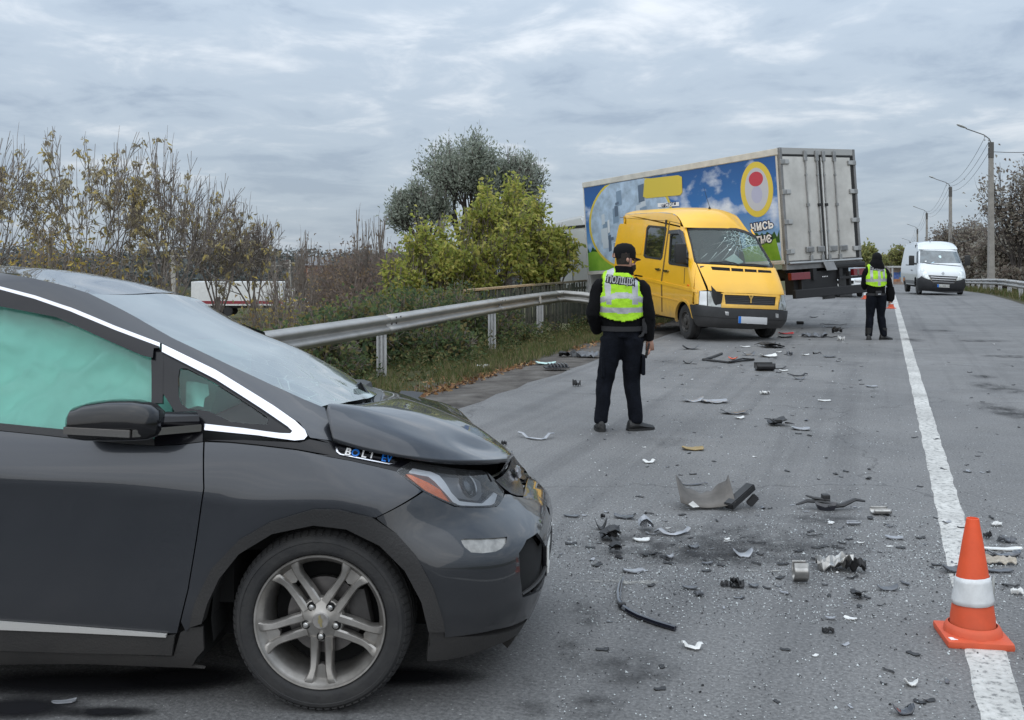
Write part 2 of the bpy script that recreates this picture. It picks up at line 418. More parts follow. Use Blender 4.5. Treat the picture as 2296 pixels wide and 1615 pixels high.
def asphalt_material():
    m = bpy.data.materials.new('worn_asphalt'); m.use_nodes = True
    N, L = m.node_tree.nodes, m.node_tree.links; b = N['Principled BSDF']; b.inputs['Specular IOR Level'].default_value = .35
    tcn = N.new('ShaderNodeTexCoord')
    mpn = N.new('ShaderNodeMapping'); mpn.inputs['Rotation'].default_value = (0, 0, R(19.94)); L.new(tcn.outputs['Object'], mpn.inputs[0])
    def nz(sc, d=6, ro=.6, vec=None, sv=None):
        n = N.new('ShaderNodeTexNoise'); n.inputs['Scale'].default_value = sc; n.inputs['Detail'].default_value = d; n.inputs['Roughness'].default_value = ro
        v = mpn.outputs[0]
        if sv:
            q = N.new('ShaderNodeMapping'); q.inputs['Scale'].default_value = sv; L.new(v, q.inputs[0]); v = q.outputs[0]
        L.new(v, n.inputs['Vector']); return n.outputs[0]
    def ramp(f, stops):
        r = N.new('ShaderNodeValToRGB'); es = r.color_ramp.elements
        es[0].position, es[0].color = stops[0][0], (*stops[0][1], 1); es[1].position, es[1].color = stops[-1][0], (*stops[-1][1], 1)
        for p, c in stops[1:-1]:
            q = es.new(p); q.color = (*c, 1)
        L.new(f, r.inputs[0]); return r.outputs[0]
    def mix(kind, f, a, c):
        x = N.new('ShaderNodeMixRGB'); x.blend_type = kind
        for i, q in enumerate((f, a, c)):
            if isinstance(q, float): x.inputs[i].default_value = q
            else: L.new(q, x.inputs[i])
        return x.outputs[0]
    big = ramp(nz(.45, 7), [(.32, (.128, .127, .126)), (.68, (.186, .183, .179))])
    fine = ramp(nz(60, 4, .7), [(.30, (.55, .55, .56)), (.5, (.98, .98, .98)), (.72, (1.55, 1.55, 1.55))])
    c = mix('MULTIPLY', 1.0, big, fine)
    # pale chips of stone
    vo = N.new('ShaderNodeTexVoronoi'); vo.inputs['Scale'].default_value = 48; L.new(tcn.outputs['Object'], vo.inputs['Vector'])
    chip = ramp(vo.outputs['Distance'], [(.12, (1, 1, 1)), (.26, (0, 0, 0))])
    gate = ramp(nz(40, 2), [(.56, (0, 0, 0)), (.62, (1, 1, 1))])
    c = mix('MIX', mix('MULTIPLY', 1.0, chip, gate), c, mix('MIX', 1.0, c, ramp(nz(3), [(.3, (.30, .30, .295)), (.7, (.44, .44, .43))])))
    # oil stains and tyre smears, stretched along the road
    st = ramp(nz(.9, 7, .68, sv=(1.0, .45, 1)), [(.60, (1, 1, 1)), (.70, (.52, .52, .53))])
    c = mix('MULTIPLY', .75, c, st)
    tr = ramp(nz(1.6, 4, .6, sv=(1.6, .035, 1)), [(.50, (1, 1, 1)), (.72, (.66, .66, .67))])
    c = mix('MULTIPLY', .9, c, tr)
    # fine hairline cracks
    vc = N.new('ShaderNodeTexVoronoi'); vc.feature = 'DISTANCE_TO_EDGE'; vc.inputs['Scale'].default_value = .23
    wob = N.new('ShaderNodeVectorMath'); wob.operation = 'ADD'
    nv = N.new('ShaderNodeTexNoise'); nv.inputs['Scale'].default_value = 1.2; nv.inputs['Detail'].default_value = 6; L.new(tcn.outputs['Object'], nv.inputs['Vector'])
    L.new(tcn.outputs['Object'], wob.inputs[0]); L.new(nv.outputs['Color'], wob.inputs[1]); L.new(wob.outputs[0], vc.inputs['Vector'])
    cr = ramp(vc.outputs['Distance'], [(.0, (.45, .45, .45)), (.0035, (1, 1, 1))])
    c = mix('MULTIPLY', .7, c, cr)
    L.new(c, b.inputs['Base Color'])
    rr = ramp(nz(2.5), [(.3, (.62, .62, .62)), (.7, (.85, .85, .85))]); L.new(rr, b.inputs['Roughness'])
    bp = N.new('ShaderNodeBump'); bp.inputs['Strength'].default_value = .55; bp.inputs['Distance'].default_value = .008; L.new(nz(95, 3, .6), bp.inputs['Height']); L.new(bp.outputs[0], b.inputs['Normal'])
    return m

OS = [-400, -200, -120, -80, -60, -45, -36, -30, -25, -22, -19, -17, -15.5, -14.5, -13.5, -12.5, -11.7, -11, -10.4, -9.8, -9.3, -8.8, -8.4, -8, -7.7, -7.4, -7.1, -6.8, -6.5, -6.2, -5.9, -5.6, -5.3, -5.0, -4.75, -4.2, 0, 4, 4.25, 4.5, 4.8, 5.2, 5.6, 6.2, 7, 8, 10, 12, 15, 20, 30, 45, 70, 120, 250, 400]
TS = [-60, -30, -15, -8, -4] + [i * .6 for i in range(0, 70)] + [42 + i * 2.5 for i in range(0, 28)] + [115, 125, 140, 160, 180, 210, 250, 300, 360, 450, 600, 900, 1500]
mb = MB()
rows = []
for t in TS:
    row = []
    for o in OS:
        p = RP + RN * o + RD * t
        row.append((p.x, p.y, soil(p.x, p.y)))
    rows.append(row)
mb.grid(rows)
g = mb.build('ground', ground_material(), smooth=False, fix=False); g.data.shade_smooth(); tag(g, kind='structure')

EDGE = {}
def edge_l(t): return -4.75 + .10 * noise.noise(Vector((t * .9, 3, 0))) + .07 * noise.noise(Vector((t * 3.3, 9, 0)))
mb = MB(); rows = []
for t in TS:
    rows.append([rp(edge_l(t) - .02, t, -.05)] + [rp(edge_l(t), t, -.012)] + [rp(o, t, 0) for o in (-4.55, -3, -1.5, 0, 1.5, 3, 4.15)] + [rp(4.25 + .06 * noise.noise(Vector((t * 1.3, 20, 0))), t, -.012), rp(4.27, t, -.05)])
mb.grid(rows); road = mb.build('road', asphalt_material(), fix=False); road.data.shade_smooth(); tag(road, kind='structure')

def line_material():
    m = bpy.data.materials.new('worn_road_paint'); m.use_nodes = True
    N, L = m.node_tree.nodes, m.node_tree.links; b = N['Principled BSDF']; b.inputs['Roughness'].default_value = .75
    tcn = N.new('ShaderNodeTexCoord')
    def nz(sc, d):
        n = N.new('ShaderNodeTexNoise'); n.inputs['Scale'].default_value = sc; n.inputs['Detail'].default_value = d; n.inputs['Roughness'].default_value = .7; L.new(tcn.outputs['Object'], n.inputs['Vector']); return n.outputs[0]
    r = N.new('ShaderNodeValToRGB'); es = r.color_ramp.elements; es[0].position = .36; es[0].color = (.20, .20, .195, 1); es[1].position = .47; es[1].color = (.50, .49, .46, 1)
    q = es.new(.62); q.color = (.60, .59, .56, 1); L.new(nz(26, 6), r.inputs[0])
    r2 = N.new('ShaderNodeValToRGB'); r2.color_ramp.elements[0].position = .32; r2.color_ramp.elements[0].color = (.62, .62, .62, 1); r2.color_ramp.elements[1].position = .6; L.new(nz(1.1, 6), r2.inputs[0])
    mx = N.new('ShaderNodeMixRGB'); mx.blend_type = 'MULTIPLY'; mx.inputs[0].default_value = 1; L.new(r.outputs[0], mx.inputs[1]); L.new(r2.outputs[0], mx.inputs[2]); L.new(mx.outputs[0], b.inputs['Base Color'])
    return m
mb = MB(); rows = []
t = -3.0
while t < 60:
    j = .006
    a, c = -.078 + rnd.uniform(-j, j), .078 + rnd.uniform(-j, j)
    rows.append([rp(a, t, .001), rp(a + .01, t, .004), rp(c - .01, t, .004), rp(c, t, .001)]); t += .14 if t < 12 else .5
mb.grid(rows); o = mb.build('centre_line', line_material(), fix=False); tag(o, 'worn solid white line running up the grey road', 'road marking'); o['kind'] = 'structure'
# ------------------------------------------------------------------ the dark grey hatchback in the foreground
PSI = R(4)
CAR_O = Vector((-.686 + .87 * math.sin(PSI), 3.645 + .87 * math.cos(PSI), 0))
M_PAINT = mat('graphite_paint', (.030, .034, .042), .30, .6, 1.0, dirt=((.055, .049, .044), -.05, .62, .42), coat_rough=.015)
M_ROOFP = MATS['graphite_paint']
M_BLACK = mat('gloss_black_trim', (.005, .005, .007), .22, 0, .15, spec=.3)
M_PLAST = mat('dark_plastic_cladding', (.014, .014, .015), .6, dirt=((.065, .058, .050), -.1, .85, .40), bump=.12, bscale=120)
M_CHROME = mat('bright_chrome', (.60, .61, .65), .2, 1.0)
M_DCHROME = mat('smoked_chrome', (.30, .29, .28), .18, 1.0)
M_RUBBER = mat('tyre_rubber', (.016, .016, .017), .78, var=.25, vscale=9, bump=.15, bscale=60, color2=(.028, .027, .026))
M_ALLOY = mat('grimy_alloy', (.46, .44, .415), .36, .8, var=.22, vscale=7, color2=(.25, .235, .215))
M_DISC = mat('brake_disc_iron', (.16, .15, .145), .4, .8, var=.2)
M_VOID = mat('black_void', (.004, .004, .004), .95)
M_LENS = mat('clear_lamp_lens', (.88, .9, .92), .04, trans=.97)
M_LAMPIN = mat('lamp_inner_grey', (.09, .095, .105), .25, .3)
M_LAMPW = mat('lamp_reflector', (.85, .86, .88), .25, .15)
M_AMBER = mat('amber_lens', (.85, .16, .010), .22, coat=.6, var=.15, vscale=30)
M_GLASS = mat('side_glass', (.88, .95, .93), .02, trans=.99)
M_TEAL = mat('airbag_cloth', (.27, .72, .61), .85, var=.06, vscale=4)
M_WHITE = mat('white_print', (.82, .82, .82), .4)
M_BLUE = mat('blue_print', (.02, .18, .62), .4)
M_PLATE = mat('plate_white', (.75, .75, .72), .4)
M_GREYCLOTH = mat('grey_interior', (.05, .052, .055), .8)
def windscreen_material():
    m = bpy.data.materials.new('sky_toned_cracked_windscreen'); m.use_nodes = True
    N, L = m.node_tree.nodes, m.node_tree.links; b = N['Principled BSDF']
    b.inputs['Base Color'].default_value = (.40, .47, .47, 1); b.inputs['Roughness'].default_value = .08; b.inputs['Coat Weight'].default_value = 1; b.inputs['Coat Roughness'].default_value = .02
    tcn = N.new('ShaderNodeTexCoord')
    v = N.new('ShaderNodeTexVoronoi'); v.feature = 'DISTANCE_TO_EDGE'; v.inputs['Scale'].default_value = 9; L.new(tcn.outputs['Object'], v.inputs['Vector'])
    sp = N.new('ShaderNodeSeparateXYZ'); L.new(tcn.outputs['Object'], sp.inputs[0])
    mr = N.new('ShaderNodeMapRange'); mr.inputs[1].default_value = -.42; mr.inputs[2].default_value = .0; L.new(sp.outputs[0], mr.inputs[0])
    r = N.new('ShaderNodeValToRGB'); r.color_ramp.elements[0].position = 0; r.color_ramp.elements[0].color = (1, 1, 1, 1); r.color_ramp.elements[1].position = .03; r.color_ramp.elements[1].color = (0, 0, 0, 1); L.new(v.outputs['Distance'], r.inputs[0])
    mu = N.new('ShaderNodeMath'); mu.operation = 'MULTIPLY'; L.new(r.outputs[0], mu.inputs[0]); L.new(mr.outputs[0], mu.inputs[1])
    nz = N.new('ShaderNodeTexNoise'); nz.inputs['Scale'].default_value = 2.2; nz.inputs['Detail'].default_value = 7; L.new(tcn.outputs['Object'], nz.inputs['Vector'])
    c1 = N.new('ShaderNodeValToRGB'); c1.color_ramp.elements[0].position = .35; c1.color_ramp.elements[0].color = (.24, .275, .28, 1); c1.color_ramp.elements[1].position = .65; c1.color_ramp.elements[1].color = (.38, .43, .425, 1); L.new(nz.outputs[0], c1.inputs[0])  # pale pattern paints the sky's reflection into the glass colour
    mx = N.new('ShaderNodeMixRGB'); L.new(mu.outputs[0], mx.inputs[0]); L.new(c1.outputs[0], mx.inputs[1]); mx.inputs[2].default_value = (.62, .78, .74, 1); L.new(mx.outputs[0], b.inputs['Base Color'])
    bp = N.new('ShaderNodeBump'); bp.inputs['Strength'].default_value = .5; bp.inputs['Distance'].default_value = .006; L.new(mu.outputs[0], bp.inputs['Height']); L.new(bp.outputs[0], b.inputs['Normal'])
    tr = N.new('ShaderNodeBsdfTransparent'); tr.inputs[0].default_value = (.75, .86, .84, 1)
    ms = N.new('ShaderNodeMixShader'); ms.inputs[0].default_value = .86; L.new(tr.outputs[0], ms.inputs[1]); L.new(b.outputs[0], ms.inputs[2]); L.new(ms.outputs[0], N['Material Output'].inputs[0])
    return m
M_WSCR = windscreen_material()

WT = [(.08, .80), (.14, .835), (.2, .852), (.32, .866), (.45, .870), (.6, .8755), (.70, .8815), (.755, .8850), (.80, .8805), (.86, .8685), (.92, .852), (.97, .832), (1.03, .800), (1.08, .768), (1.15, .732), (1.22, .70), (1.32, .66), (1.41, .62), (1.484, .588), (1.534, .562), (1.565, .535), (1.60, .48), (1.64, .38)]
NT = [(.06, .66), (.12, .70), (.2, .745), (.3, .785), (.38, .80), (.47, .80), (.54, .780), (.60, .725), (.66, .655), (.72, .615), (.79, .578), (.86, .515), (.93, .42), (1.0, .30), (1.1, .1), (1.3, -.3), (1.7, -1.0)]
CORNER = .52
def side_w(z): return sinterp(WT, z)
def near(s, z0):
    """body side: s runs along the car (forward) and round the nose, z is height; near side is local -y"""
    # the waist crease falls forwards
    z = z0; zc_ = z + .10 * min(0, s + .30) * -1 * -1 * math.exp(-((z - .75) / .14) ** 2)
    N = sinterp(NT, z); x0 = N - CORNER; W = side_w(zc_)
    W += .008 * math.exp(-((math.hypot(s, z - .325) - .42) / .10) ** 2)      # slight flare round the wheel
    W -= .030 * max(0, min(1, (-2.55 - s) / .9)) ** 1.5
    if s <= x0: return Vector((s, -W, z))
    ph = min((s - x0) / .95 * math.pi / 2, math.pi / 2)
    sn, cs = math.sin(ph), max(1e-6, math.cos(ph))
    return Vector((x0 + CORNER * sn ** .92, -W * cs ** .58, z))
CAR_M = Matrix.Translation(CAR_O) @ Matrix.Rotation(-PSI, 4, 'Z')
def proj(p):
    p = CAR_M @ p
    return 1148 + FPX * p.x / p.y, HOR - FPX * (p.z - EYE) / p.y
def inv(u, v, w0=.85):
    """photo point -> (s, z) on the body side"""
    Y = CAR_O.y - w0; s = (u - 1148) / FPX * Y - CAR_O.x; z = EYE - (v - HOR) / FPX * Y
    s = min(s, sinterp(NT, z) - .05)
    for _ in range(30):
        a = proj(near(s, z)); e = (u - a[0], v - a[1])
        if abs(e[0]) + abs(e[1]) < .05: break
        d = .002; b = proj(near(s + d, z)); c = proj(near(s, z + d))
        J = ((b[0] - a[0]) / d, (c[0] - a[0]) / d, (b[1] - a[1]) / d, (c[1] - a[1]) / d)
        det = J[0] * J[3] - J[1] * J[2]
        if abs(det) < 1e-3: break
        ds = (e[0] * J[3] - e[1] * J[1]) / det; dz = (J[0] * e[1] - J[2] * e[0]) / det
        k = min(1.0, .08 / max(abs(ds), abs(dz), 1e-9)); s += ds * k; z += dz * k
    return (s, z)
def atw(u, v, w):
    """photo point -> local point at lateral offset w from the centre plane (near side positive)"""
    r = Vector((-math.sin(PSI), -math.cos(PSI))); O2 = Vector((CAR_O.x, CAR_O.y)); d = Vector(((u - 1148) / FPX, 1.0))
    k = (w + O2.dot(r)) / d.dot(r); p = d * k - O2
    return Vector((p.dot(Vector((math.cos(PSI), -math.sin(PSI)))), -w, EYE - (v - HOR) / FPX * k))
q1 = lambda *P: [inv(.32257 * x, 577.7 + .32257 * y) for x, y in P]
q2 = lambda *P: [inv(.3576 * x, 1036.8 + .3576 * y) for x, y in P]
q3 = lambda *P: [inv(666.5 + .29807 * x, 814.7 + .29807 * y) for x, y in P]
q4 = lambda *P: [inv(444.4 + .37095 * x, 1110.9 + .37095 * y) for x, y in P]

car = thing('hatchback_car', 'dark grey electric hatchback with crumpled bonnet and deployed airbags, close in the foreground', 'car', CAR_O, -PSI)
def mirror_part(o, name=None):
    me = o.data.copy(); me.transform(Matrix.Diagonal((1, -1, 1, 1))); me.flip_normals()
    for v in me.vertices:       # the far front corner took the blow: pushed down and back
        q = v.co; k = max(0, min(1, (q.x + .35) / .5)) * max(0, min(1, (q.y - .28) / .40))
        if q.z > .95:
            kf = max(0, min(1, q.x + 1.0)); f_ = min(1, (q.z - .95) / .15) * max(0, min(1, (q.x + 2.8) / .9)); q.z -= f_ * (.085 + .11 * kf); q.x -= f_ * .16 * kf
        if k > 0: q.z -= k * .72 * max(0, q.z - .50); q.x -= k * .10; q.z += k * .012 * noise.noise(q * 9); q.y -= k * .05
    c = bpy.data.objects.new(name or o.name, me); col.objects.link(c); c.parent = o.parent; return c

# outlines, read on the near side
arch_in = q4((25, 770), (60, 650), (130, 500), (250, 350), (450, 228), (700, 176), (900, 200), (1100, 300), (1250, 450), (1350, 640), (1392, 820))
arch_out = q2((1195, 1030), (1210, 940), (1235, 860), (1330, 665), (1500, 485), (1700, 372), (1900, 312)) + q4((700, 82), (850, 85), (1050, 132), (1200, 232), (1320, 372), (1420, 560), (1478, 750), (1488, 820))
door_front = q1((1412, 1287), (1412, 1607)) + q2((1268, 200), (1225, 500), (1175, 800), (1108, 1072))
XR = -1.50
belt = q1((0, 1207), (300, 1237), (600, 1272), (850, 1298), (1075, 1312), (1230, 1305), (1412, 1284))
def zb(s): return interp([(-2.3, 1.07), (-1.5, 1.01)] + belt, s)
strip_t = q2((0, 992), (500, 1028), (1050, 1072)); strip_b = q2((1050, 1088), (500, 1060), (0, 1040))
door_bot = q2((1080, 1207), (500, 1192), (0, 1178))
door = panel('front_door', [(XR, zb(XR))] + belt + door_front[1:] + [strip_t[2], strip_t[1], strip_t[0], (XR, strip_t[0][1] + .02)], near, M_PAINT, car, step=.04)
dl = panel('door_cladding', [(XR, strip_b[2][1] + .02)] + strip_b[::-1] + [q2((1100, 1080))[0]] + door_bot + [(XR, door_bot[-1][1] + .01)], near, M_PLAST, car, off=.006, step=.05)
panel('door_trim_strip', [(XR, strip_t[0][1] + .02)] + strip_t + strip_b + [(XR, strip_b[2][1] + .02)], near, mat('satin_silver_strip', (.58, .565, .54), .35, .35), car, off=.014, step=.05)
mirror_part(door); mirror_part(dl)
fend_top = q3((-30, 662), (150, 690), (400, 735), (600, 780), (745, 815))
# fender from the door line to the bumper and lamp
fw = q1((1424, 1283), (1600, 1290), (1800, 1310), (2060, 1340), (2296, 1385)) + fend_top[1:]
fender = panel('front_fender', fw + q3((935, 962), (590, 1160)) + [p for p in arch_out[::-1] if p[0] < q3((590, 1160))[0][0] - .01] + [q2((1165, 1062))[0], q2((1135, 1000))[0]] + q2((1183, 800), (1233, 500), (1277, 200)) + q1((1422, 1607)), near, M_PAINT, car, step=.035)
mirror_part(fender)
rock = panel('sill', [(-2.25, .16), (XR, .205)] + q2((0, 1190), (600, 1205), (1085, 1222), (1128, 1072), (1190, 1040), (1268, 1035), (1275, 1180), (1230, 1230), (1200, 1285), (1280, 1300), (1050, 1290), (500, 1270), (0, 1275)) + [(-2.2, .12)], near, M_PLAST, car, off=-.004, step=.05)
mirror_part(rock)
trim = panel('wheel_arch_trim', arch_out + arch_in[::-1], near, M_PLAST, car, off=.010, thick=.05, step=.03)
mirror_part(trim)
# black strip under the bonnet edge, carrying the badge
bs = panel('fender_black_strip', q1((1424, 1268), (1700, 1268), (2085, 1285), (2150, 1262), (2296, 1290)) + q3((110, 555), (270, 590), (560, 675), (850, 735), (740, 810), (600, 775), (400, 730), (150, 685)) + q1((2296, 1372), (2060, 1330), (1800, 1300), (1600, 1280)), near, M_BLACK, car, off=-.002, step=.04)
bq = q3((285, 628), (330, 632), (765, 730), (735, 755), (690, 764), (320, 690), (295, 670))
bi = q3((303, 640), (750, 738), (725, 752), (690, 756), (328, 684), (308, 668))
panel('badge_frame', bq, near, M_CHROME, bs, off=.004, thick=.006, step=.03, holes=[bi])
def on_side(pu, pv, off):
    s, z = inv(pu, pv); ep = .004; p = near(s, z); tx = (near(s + ep, z) - near(s - ep, z)).normalized(); n = (near(s + ep, z) - near(s - ep, z)).cross(near(s, z + ep) - near(s, z - ep)).normalized()
    return p + n * off, tx, n
def side_text(name, s, u, v, size, ang, material, parent, sx=1.0, shear=.25):
    s0, z0 = inv(u, v)
    o = text_mesh(name, s, size, material, parent, Matrix.Rotation(R(ang), 4, 'Z'), .0012, 'CENTER', shear, sx * 1.15, .0006)
    for q in o.data.vertices:       # lay the letters on the curved panel
        a, b = s0 + q.co.x, z0 + q.co.y; ep = .004
        n = (near(a + ep, b) - near(a - ep, b)).cross(near(a, b + ep) - near(a, b - ep)).normalized(); q.co = near(a, b) + n * (.006 + q.co.z)
    return o
side_text('badge_letter', 'B', 666.5 + .29807 * 375, 813.4 + .29807 * 678, .031, -9.5, M_WHITE, bs, 1.25)
side_text('badge_letter', 'O', 666.5 + .29807 * 430, 813.4 + .29807 * 686, .031, -9.5, M_BLUE, bs, 1.15)
side_text('badge_letter', 'L', 666.5 + .29807 * 495, 813.4 + .29807 * 696, .031, -9.5, M_WHITE, bs, 1.25)
side_text('badge_letter', 'T', 666.5 + .29807 * 552, 813.4 + .29807 * 702, .031, -9.5, M_WHITE, bs, 1.25)
side_text('badge_letter', 'EV', 666.5 + .29807 * 665, 813.4 + .29807 * 728, .031, -9.5, M_BLUE, bs, 1.2)
# pillar, chrome line, window surrounds
aedge = q1((0, 105), (150, 130), (300, 160), (460, 200), (620, 250), (900, 390), (1200, 560), (1600, 750), (1900, 890), (2100, 980), (2232, 1035))
chr_t = q1((0, 203), (250, 268), (500, 352), (800, 478), (1113, 598))
chr_b = q1((0, 228), (250, 295), (500, 382), (800, 510), (1113, 630))
roof_rear = [(-2.9, 1.47), (-2.4, 1.545), (-1.9, 1.575)]
ap = panel('roof_side_rail', roof_rear + aedge + q3((208, 335), (262, 582), (100, 560)) + q1((2150, 1245), (2085, 1150), (1900, 1028), (1500, 780), (1125, 595)) + chr_t[::-1] + [(-1.9, chr_t[0][1] + .012), (-2.4, chr_t[0][1] - .02), (-2.9, 1.40)], near, M_PAINT, car, step=.035)
mirror_part(ap)
panel('window_chrome_strip', [(-2.8, 1.385), (-1.9, chr_t[0][1] + .01)] + chr_t + chr_b[::-1] + [(-1.9, chr_b[0][1] + .01), (-2.8, 1.36)], near, M_CHROME, car, off=.006, step=.03)
panel('quarter_chrome_loop', q1((1128, 606), (1500, 788), (1900, 1036), (2050, 1140), (2120, 1205), (2137, 1245), (2115, 1270), (2050, 1276), (1800, 1240), (1424, 1203), (1424, 1160), (1700, 1190), (1950, 1225), (2020, 1228), (2034, 1212), (2000, 1180), (1900, 1112), (1500, 852), (1128, 660)), near, M_CHROME, car, off=.007, step=.025)
qg_out = q1((1128, 640), (1500, 832), (1900, 1092), (2020, 1175), (2040, 1215), (2010, 1235), (1700, 1195), (1412, 1165), (1360, 1140), (1230, 1100), (1128, 940))
qg = q1((1245, 775), (1262, 766), (1300, 768), (1500, 872), (1850, 1100), (1866, 1130), (1850, 1160), (1720, 1152), (1600, 1138), (1530, 1105), (1450, 1066), (1300, 1045), (1262, 1018), (1240, 960), (1236, 830))
panel('quarter_window_frame', qg_out, near, M_BLACK, car, off=-.004, step=.03, holes=[qg])
panel('quarter_window', qg, near, M_GLASS, car, off=-.010, thick=.004, step=.05)
vis_b = q1((0, 345), (400, 422), (800, 602), (1000, 688), (1070, 705))
visor = panel('window_deflector', [(XR, chr_b[0][1])] + chr_b + q1((1112, 640), (1075, 640)) + vis_b[::-1] + [(XR, vis_b[0][1] + .01)], near, mat('smoked_acrylic', (.012, .012, .015), .2, 0, .1, spec=.3), car, off=.014, thick=.004, step=.04)
win = [(XR, zb(XR) + .03)] + q1((0, 1150), (300, 1180), (600, 1207), (850, 1232), (1050, 1255), (1052, 930), (1050, 700), (800, 590), (400, 410), (0, 335)) + [(XR, q1((0, 335))[0][1] + .02)]
panel('front_door_window', win, near, M_GLASS, car, off=-.010, thick=.004, step=.06)
panel('window_pillar', q1((1050, 640), (1112, 635), (1128, 640), (1128, 1010), (1050, 1010)), near, M_BLACK, car, off=-.003, step=.05)
panel('belt_moulding', [(XR, zb(XR) + .035)] + q1((0, 1152), (300, 1182), (600, 1210), (850, 1235), (1070, 1258), (1075, 1308), (850, 1294), (600, 1268), (300, 1233), (0, 1203)) + [(XR, zb(XR) + .004)], near, M_PLAST, car, off=.002, step=.05)
panel('mirror_base', q1((1060, 1200), (1240, 1110), (1410, 1150), (1410, 1280), (1230, 1300), (1078, 1307), (1075, 1258)), near, M_BLACK, car, off=.002, step=.04)
# air bag hanging behind the glass
def bagsurf(a, b): return near(a, b) + Vector((0, .085, 0))
def crumple(a, b):
    q = Vector((a * 5 + 2 * b, b * 6 - 1.5 * a, 1.3)); r = noise.ridged_multi_fractal(q, 1.2, 2.3, 2, 1.0, 1.8)
    r2 = noise.noise(Vector((a * 3.2, b * 3.6, 5.0)))
    return .046 * (r - 1.4) + .026 * r2
ab_o = panel('side_airbag', [(XR, .93)] + q1((0, 1290), (1100, 1320), (1105, 700), (850, 570), (400, 395), (0, 300)) + [(XR, 1.42)], bagsurf, M_TEAL, car, off=0, thick=.0, step=.012, ripple=crumple)
panel('side_airbag', q1((1200, 880), (1345, 890), (1350, 960), (1325, 990), (1322, 1060), (1180, 1060)), lambda a, b: near(a, b) + Vector((0, .12, 0)), M_TEAL, car, thick=0, step=.02, ripple=crumple)
# rear half: rear door, quarter, its windows
rd = panel('rear_door', [(XR - .008, zb(XR)), (XR - .008, .24), (-2.02, .24), (-2.15, .42), (-2.32, .68), (-2.40, .80), (-2.36, 1.075)], near, M_PAINT, car, step=.07)
qp = panel('rear_quarter', [(-2.37, 1.08), (-2.41, .80), (-2.34, .70), (-2.28, .60), (-2.40, .70), (-2.62, .75), (-2.84, .70), (-2.98, .58), (-3.04, .40), (-3.25, .32), (-3.33, .55), (-3.30, .95), (-3.12, 1.25), (-2.92, 1.40), (-2.85, 1.36), (-2.78, 1.16)], near, M_PAINT, car, step=.07)
rw = panel('rear_window', [(XR - .03, zb(XR) + .03), (-2.36, 1.10), (-2.76, 1.19), (-2.80, 1.35), (-2.3, 1.42), (XR - .03, 1.46)], near, mat('privacy_glass', (.01, .011, .012), .05, 0, .4), car, off=-.008, step=.08)
rt = panel('wheel_arch_trim', [(-2.6 + .47 * math.cos(R(a)), .325 + .44 * math.sin(R(a))) for a in range(-8, 189, 10)] + [(-2.6 + .40 * math.cos(R(a)), .325 + .37 * math.sin(R(a))) for a in range(188, -9, -10)], near, M_PLAST, car, off=.012, thick=.05, step=.05)
for q in (rd, qp, rw, rt): mirror_part(q)
fw2 = panel('front_door_window', win, lambda a, b: near(a, b).reflect(Vector((0, 1, 0))), mat('grey_glass', (.03, .035, .035), .05, 0, .4), car, off=0, thick=0, step=.08)

# bumper and nose
SN = lambda z: sinterp(NT, z) - CORNER + .95
bump_poly = q3((598, 1163), (950, 968)) + q3((1100, 1045), (1180, 1080), (1300, 1088), (1420, 1088), (1500, 1080)) + q3((1540, 1030), (1562, 985), (1602, 988), (1650, 1006), (1700, 1010))
bl = q4((1490, 822), (1478, 750), (1420, 560), (1320, 372), (1200, 232), (1090, 150))
zt = [(SN(z), z) for z in (.60, .55, .5, .45, .4, .35, .3, .25, .2, .155)]
low = q4((1985, 745), (1800, 810), (1600, 848), (1492, 858))
M_BUMP = mat('bumper_paint', (.016, .018, .022), .28, .35, 1.0, dirt=((.062, .058, .055), -.1, .50, .75), coat_rough=.02)
fog = q4((1588, 268), (1610, 262), (1868, 250), (1862, 285), (1840, 318), (1800, 340), (1720, 350), (1650, 345), (1612, 315), (1595, 290))
gr = q4((1938, 350), (1985, 268), (2050, 225), (2105, 175)) 
lowgr = [gr[0], gr[1], gr[2], (SN(.48) - .14, .475), (SN(.45), .47), (SN(.3), .25), (SN(.3) - .1, .235)] + q4((2075, 560), (1960, 618), (1945, 480))
bumper = panel('front_bumper', bump_poly + [(SN(.63), .632)] + zt + [(SN(.155) - .12, .165)] + low + bl, near, M_BUMP, car, step=.03, holes=[fog, lowgr])
mirror_part(bumper)
lip = panel('bumper_lip', low + [(inv(444.4 + .37095 * 1985, 1110.9 + .37095 * 745)[0] + .25, .158)] + [(SN(.12), .16), (SN(.10), .11), (SN(.1) - .25, .10)] + q4((1930, 850), (1800, 915), (1600, 985), (1480, 1005), (1385, 1010), (1398, 830), (1490, 826)), near, M_PLAST, car, off=-.006, thick=.03, step=.04)
mirror_part(lip)
fg = panel('fog_lamp', fog, near, mat('frosted_lamp', (.30, .29, .27), .22, .35, .5, var=.3, vscale=16), car, off=-.006, thick=.03, step=.03)
mirror_part(fg)
lg = panel('lower_grille', lowgr, near, M_VOID, car, off=-.03, thick=.0, step=.05); mirror_part(lg)
for zg in (.255, .29, .325, .36):
    p = [near(SN(zg) - .95 + k * .035 + .0, zg) for k in range(14, 28)]
    sb = MB(); sb.tube([Vector((q.x - .012, q.y, q.z)) for q in p if q.y > -.62], .009, 6, flat=.6); b_ = sb.build('grille_bar', M_PLAST, car, True); mirror_part(b_)
# number plate in front of the lower grille
pb = MB(); pb.rbox((.778, 0, .385), (.02, .54, .13), .006); pf = pb.build('number_plate_frame', M_BLACK, car)
pb = MB(); pb.rbox((.791, 0, .385), (.008, .515, .108), .003); pf2 = pb.build('number_plate', M_PLATE, car)
MP = Matrix.Translation((.7962, -.14, .385)) @ Matrix(((0, 0, 1), (1, 0, 0), (0, 1, 0))).to_4x4()
text_mesh('plate_letter', 'BI', .085, M_VOID, pf2, MP, .0005)
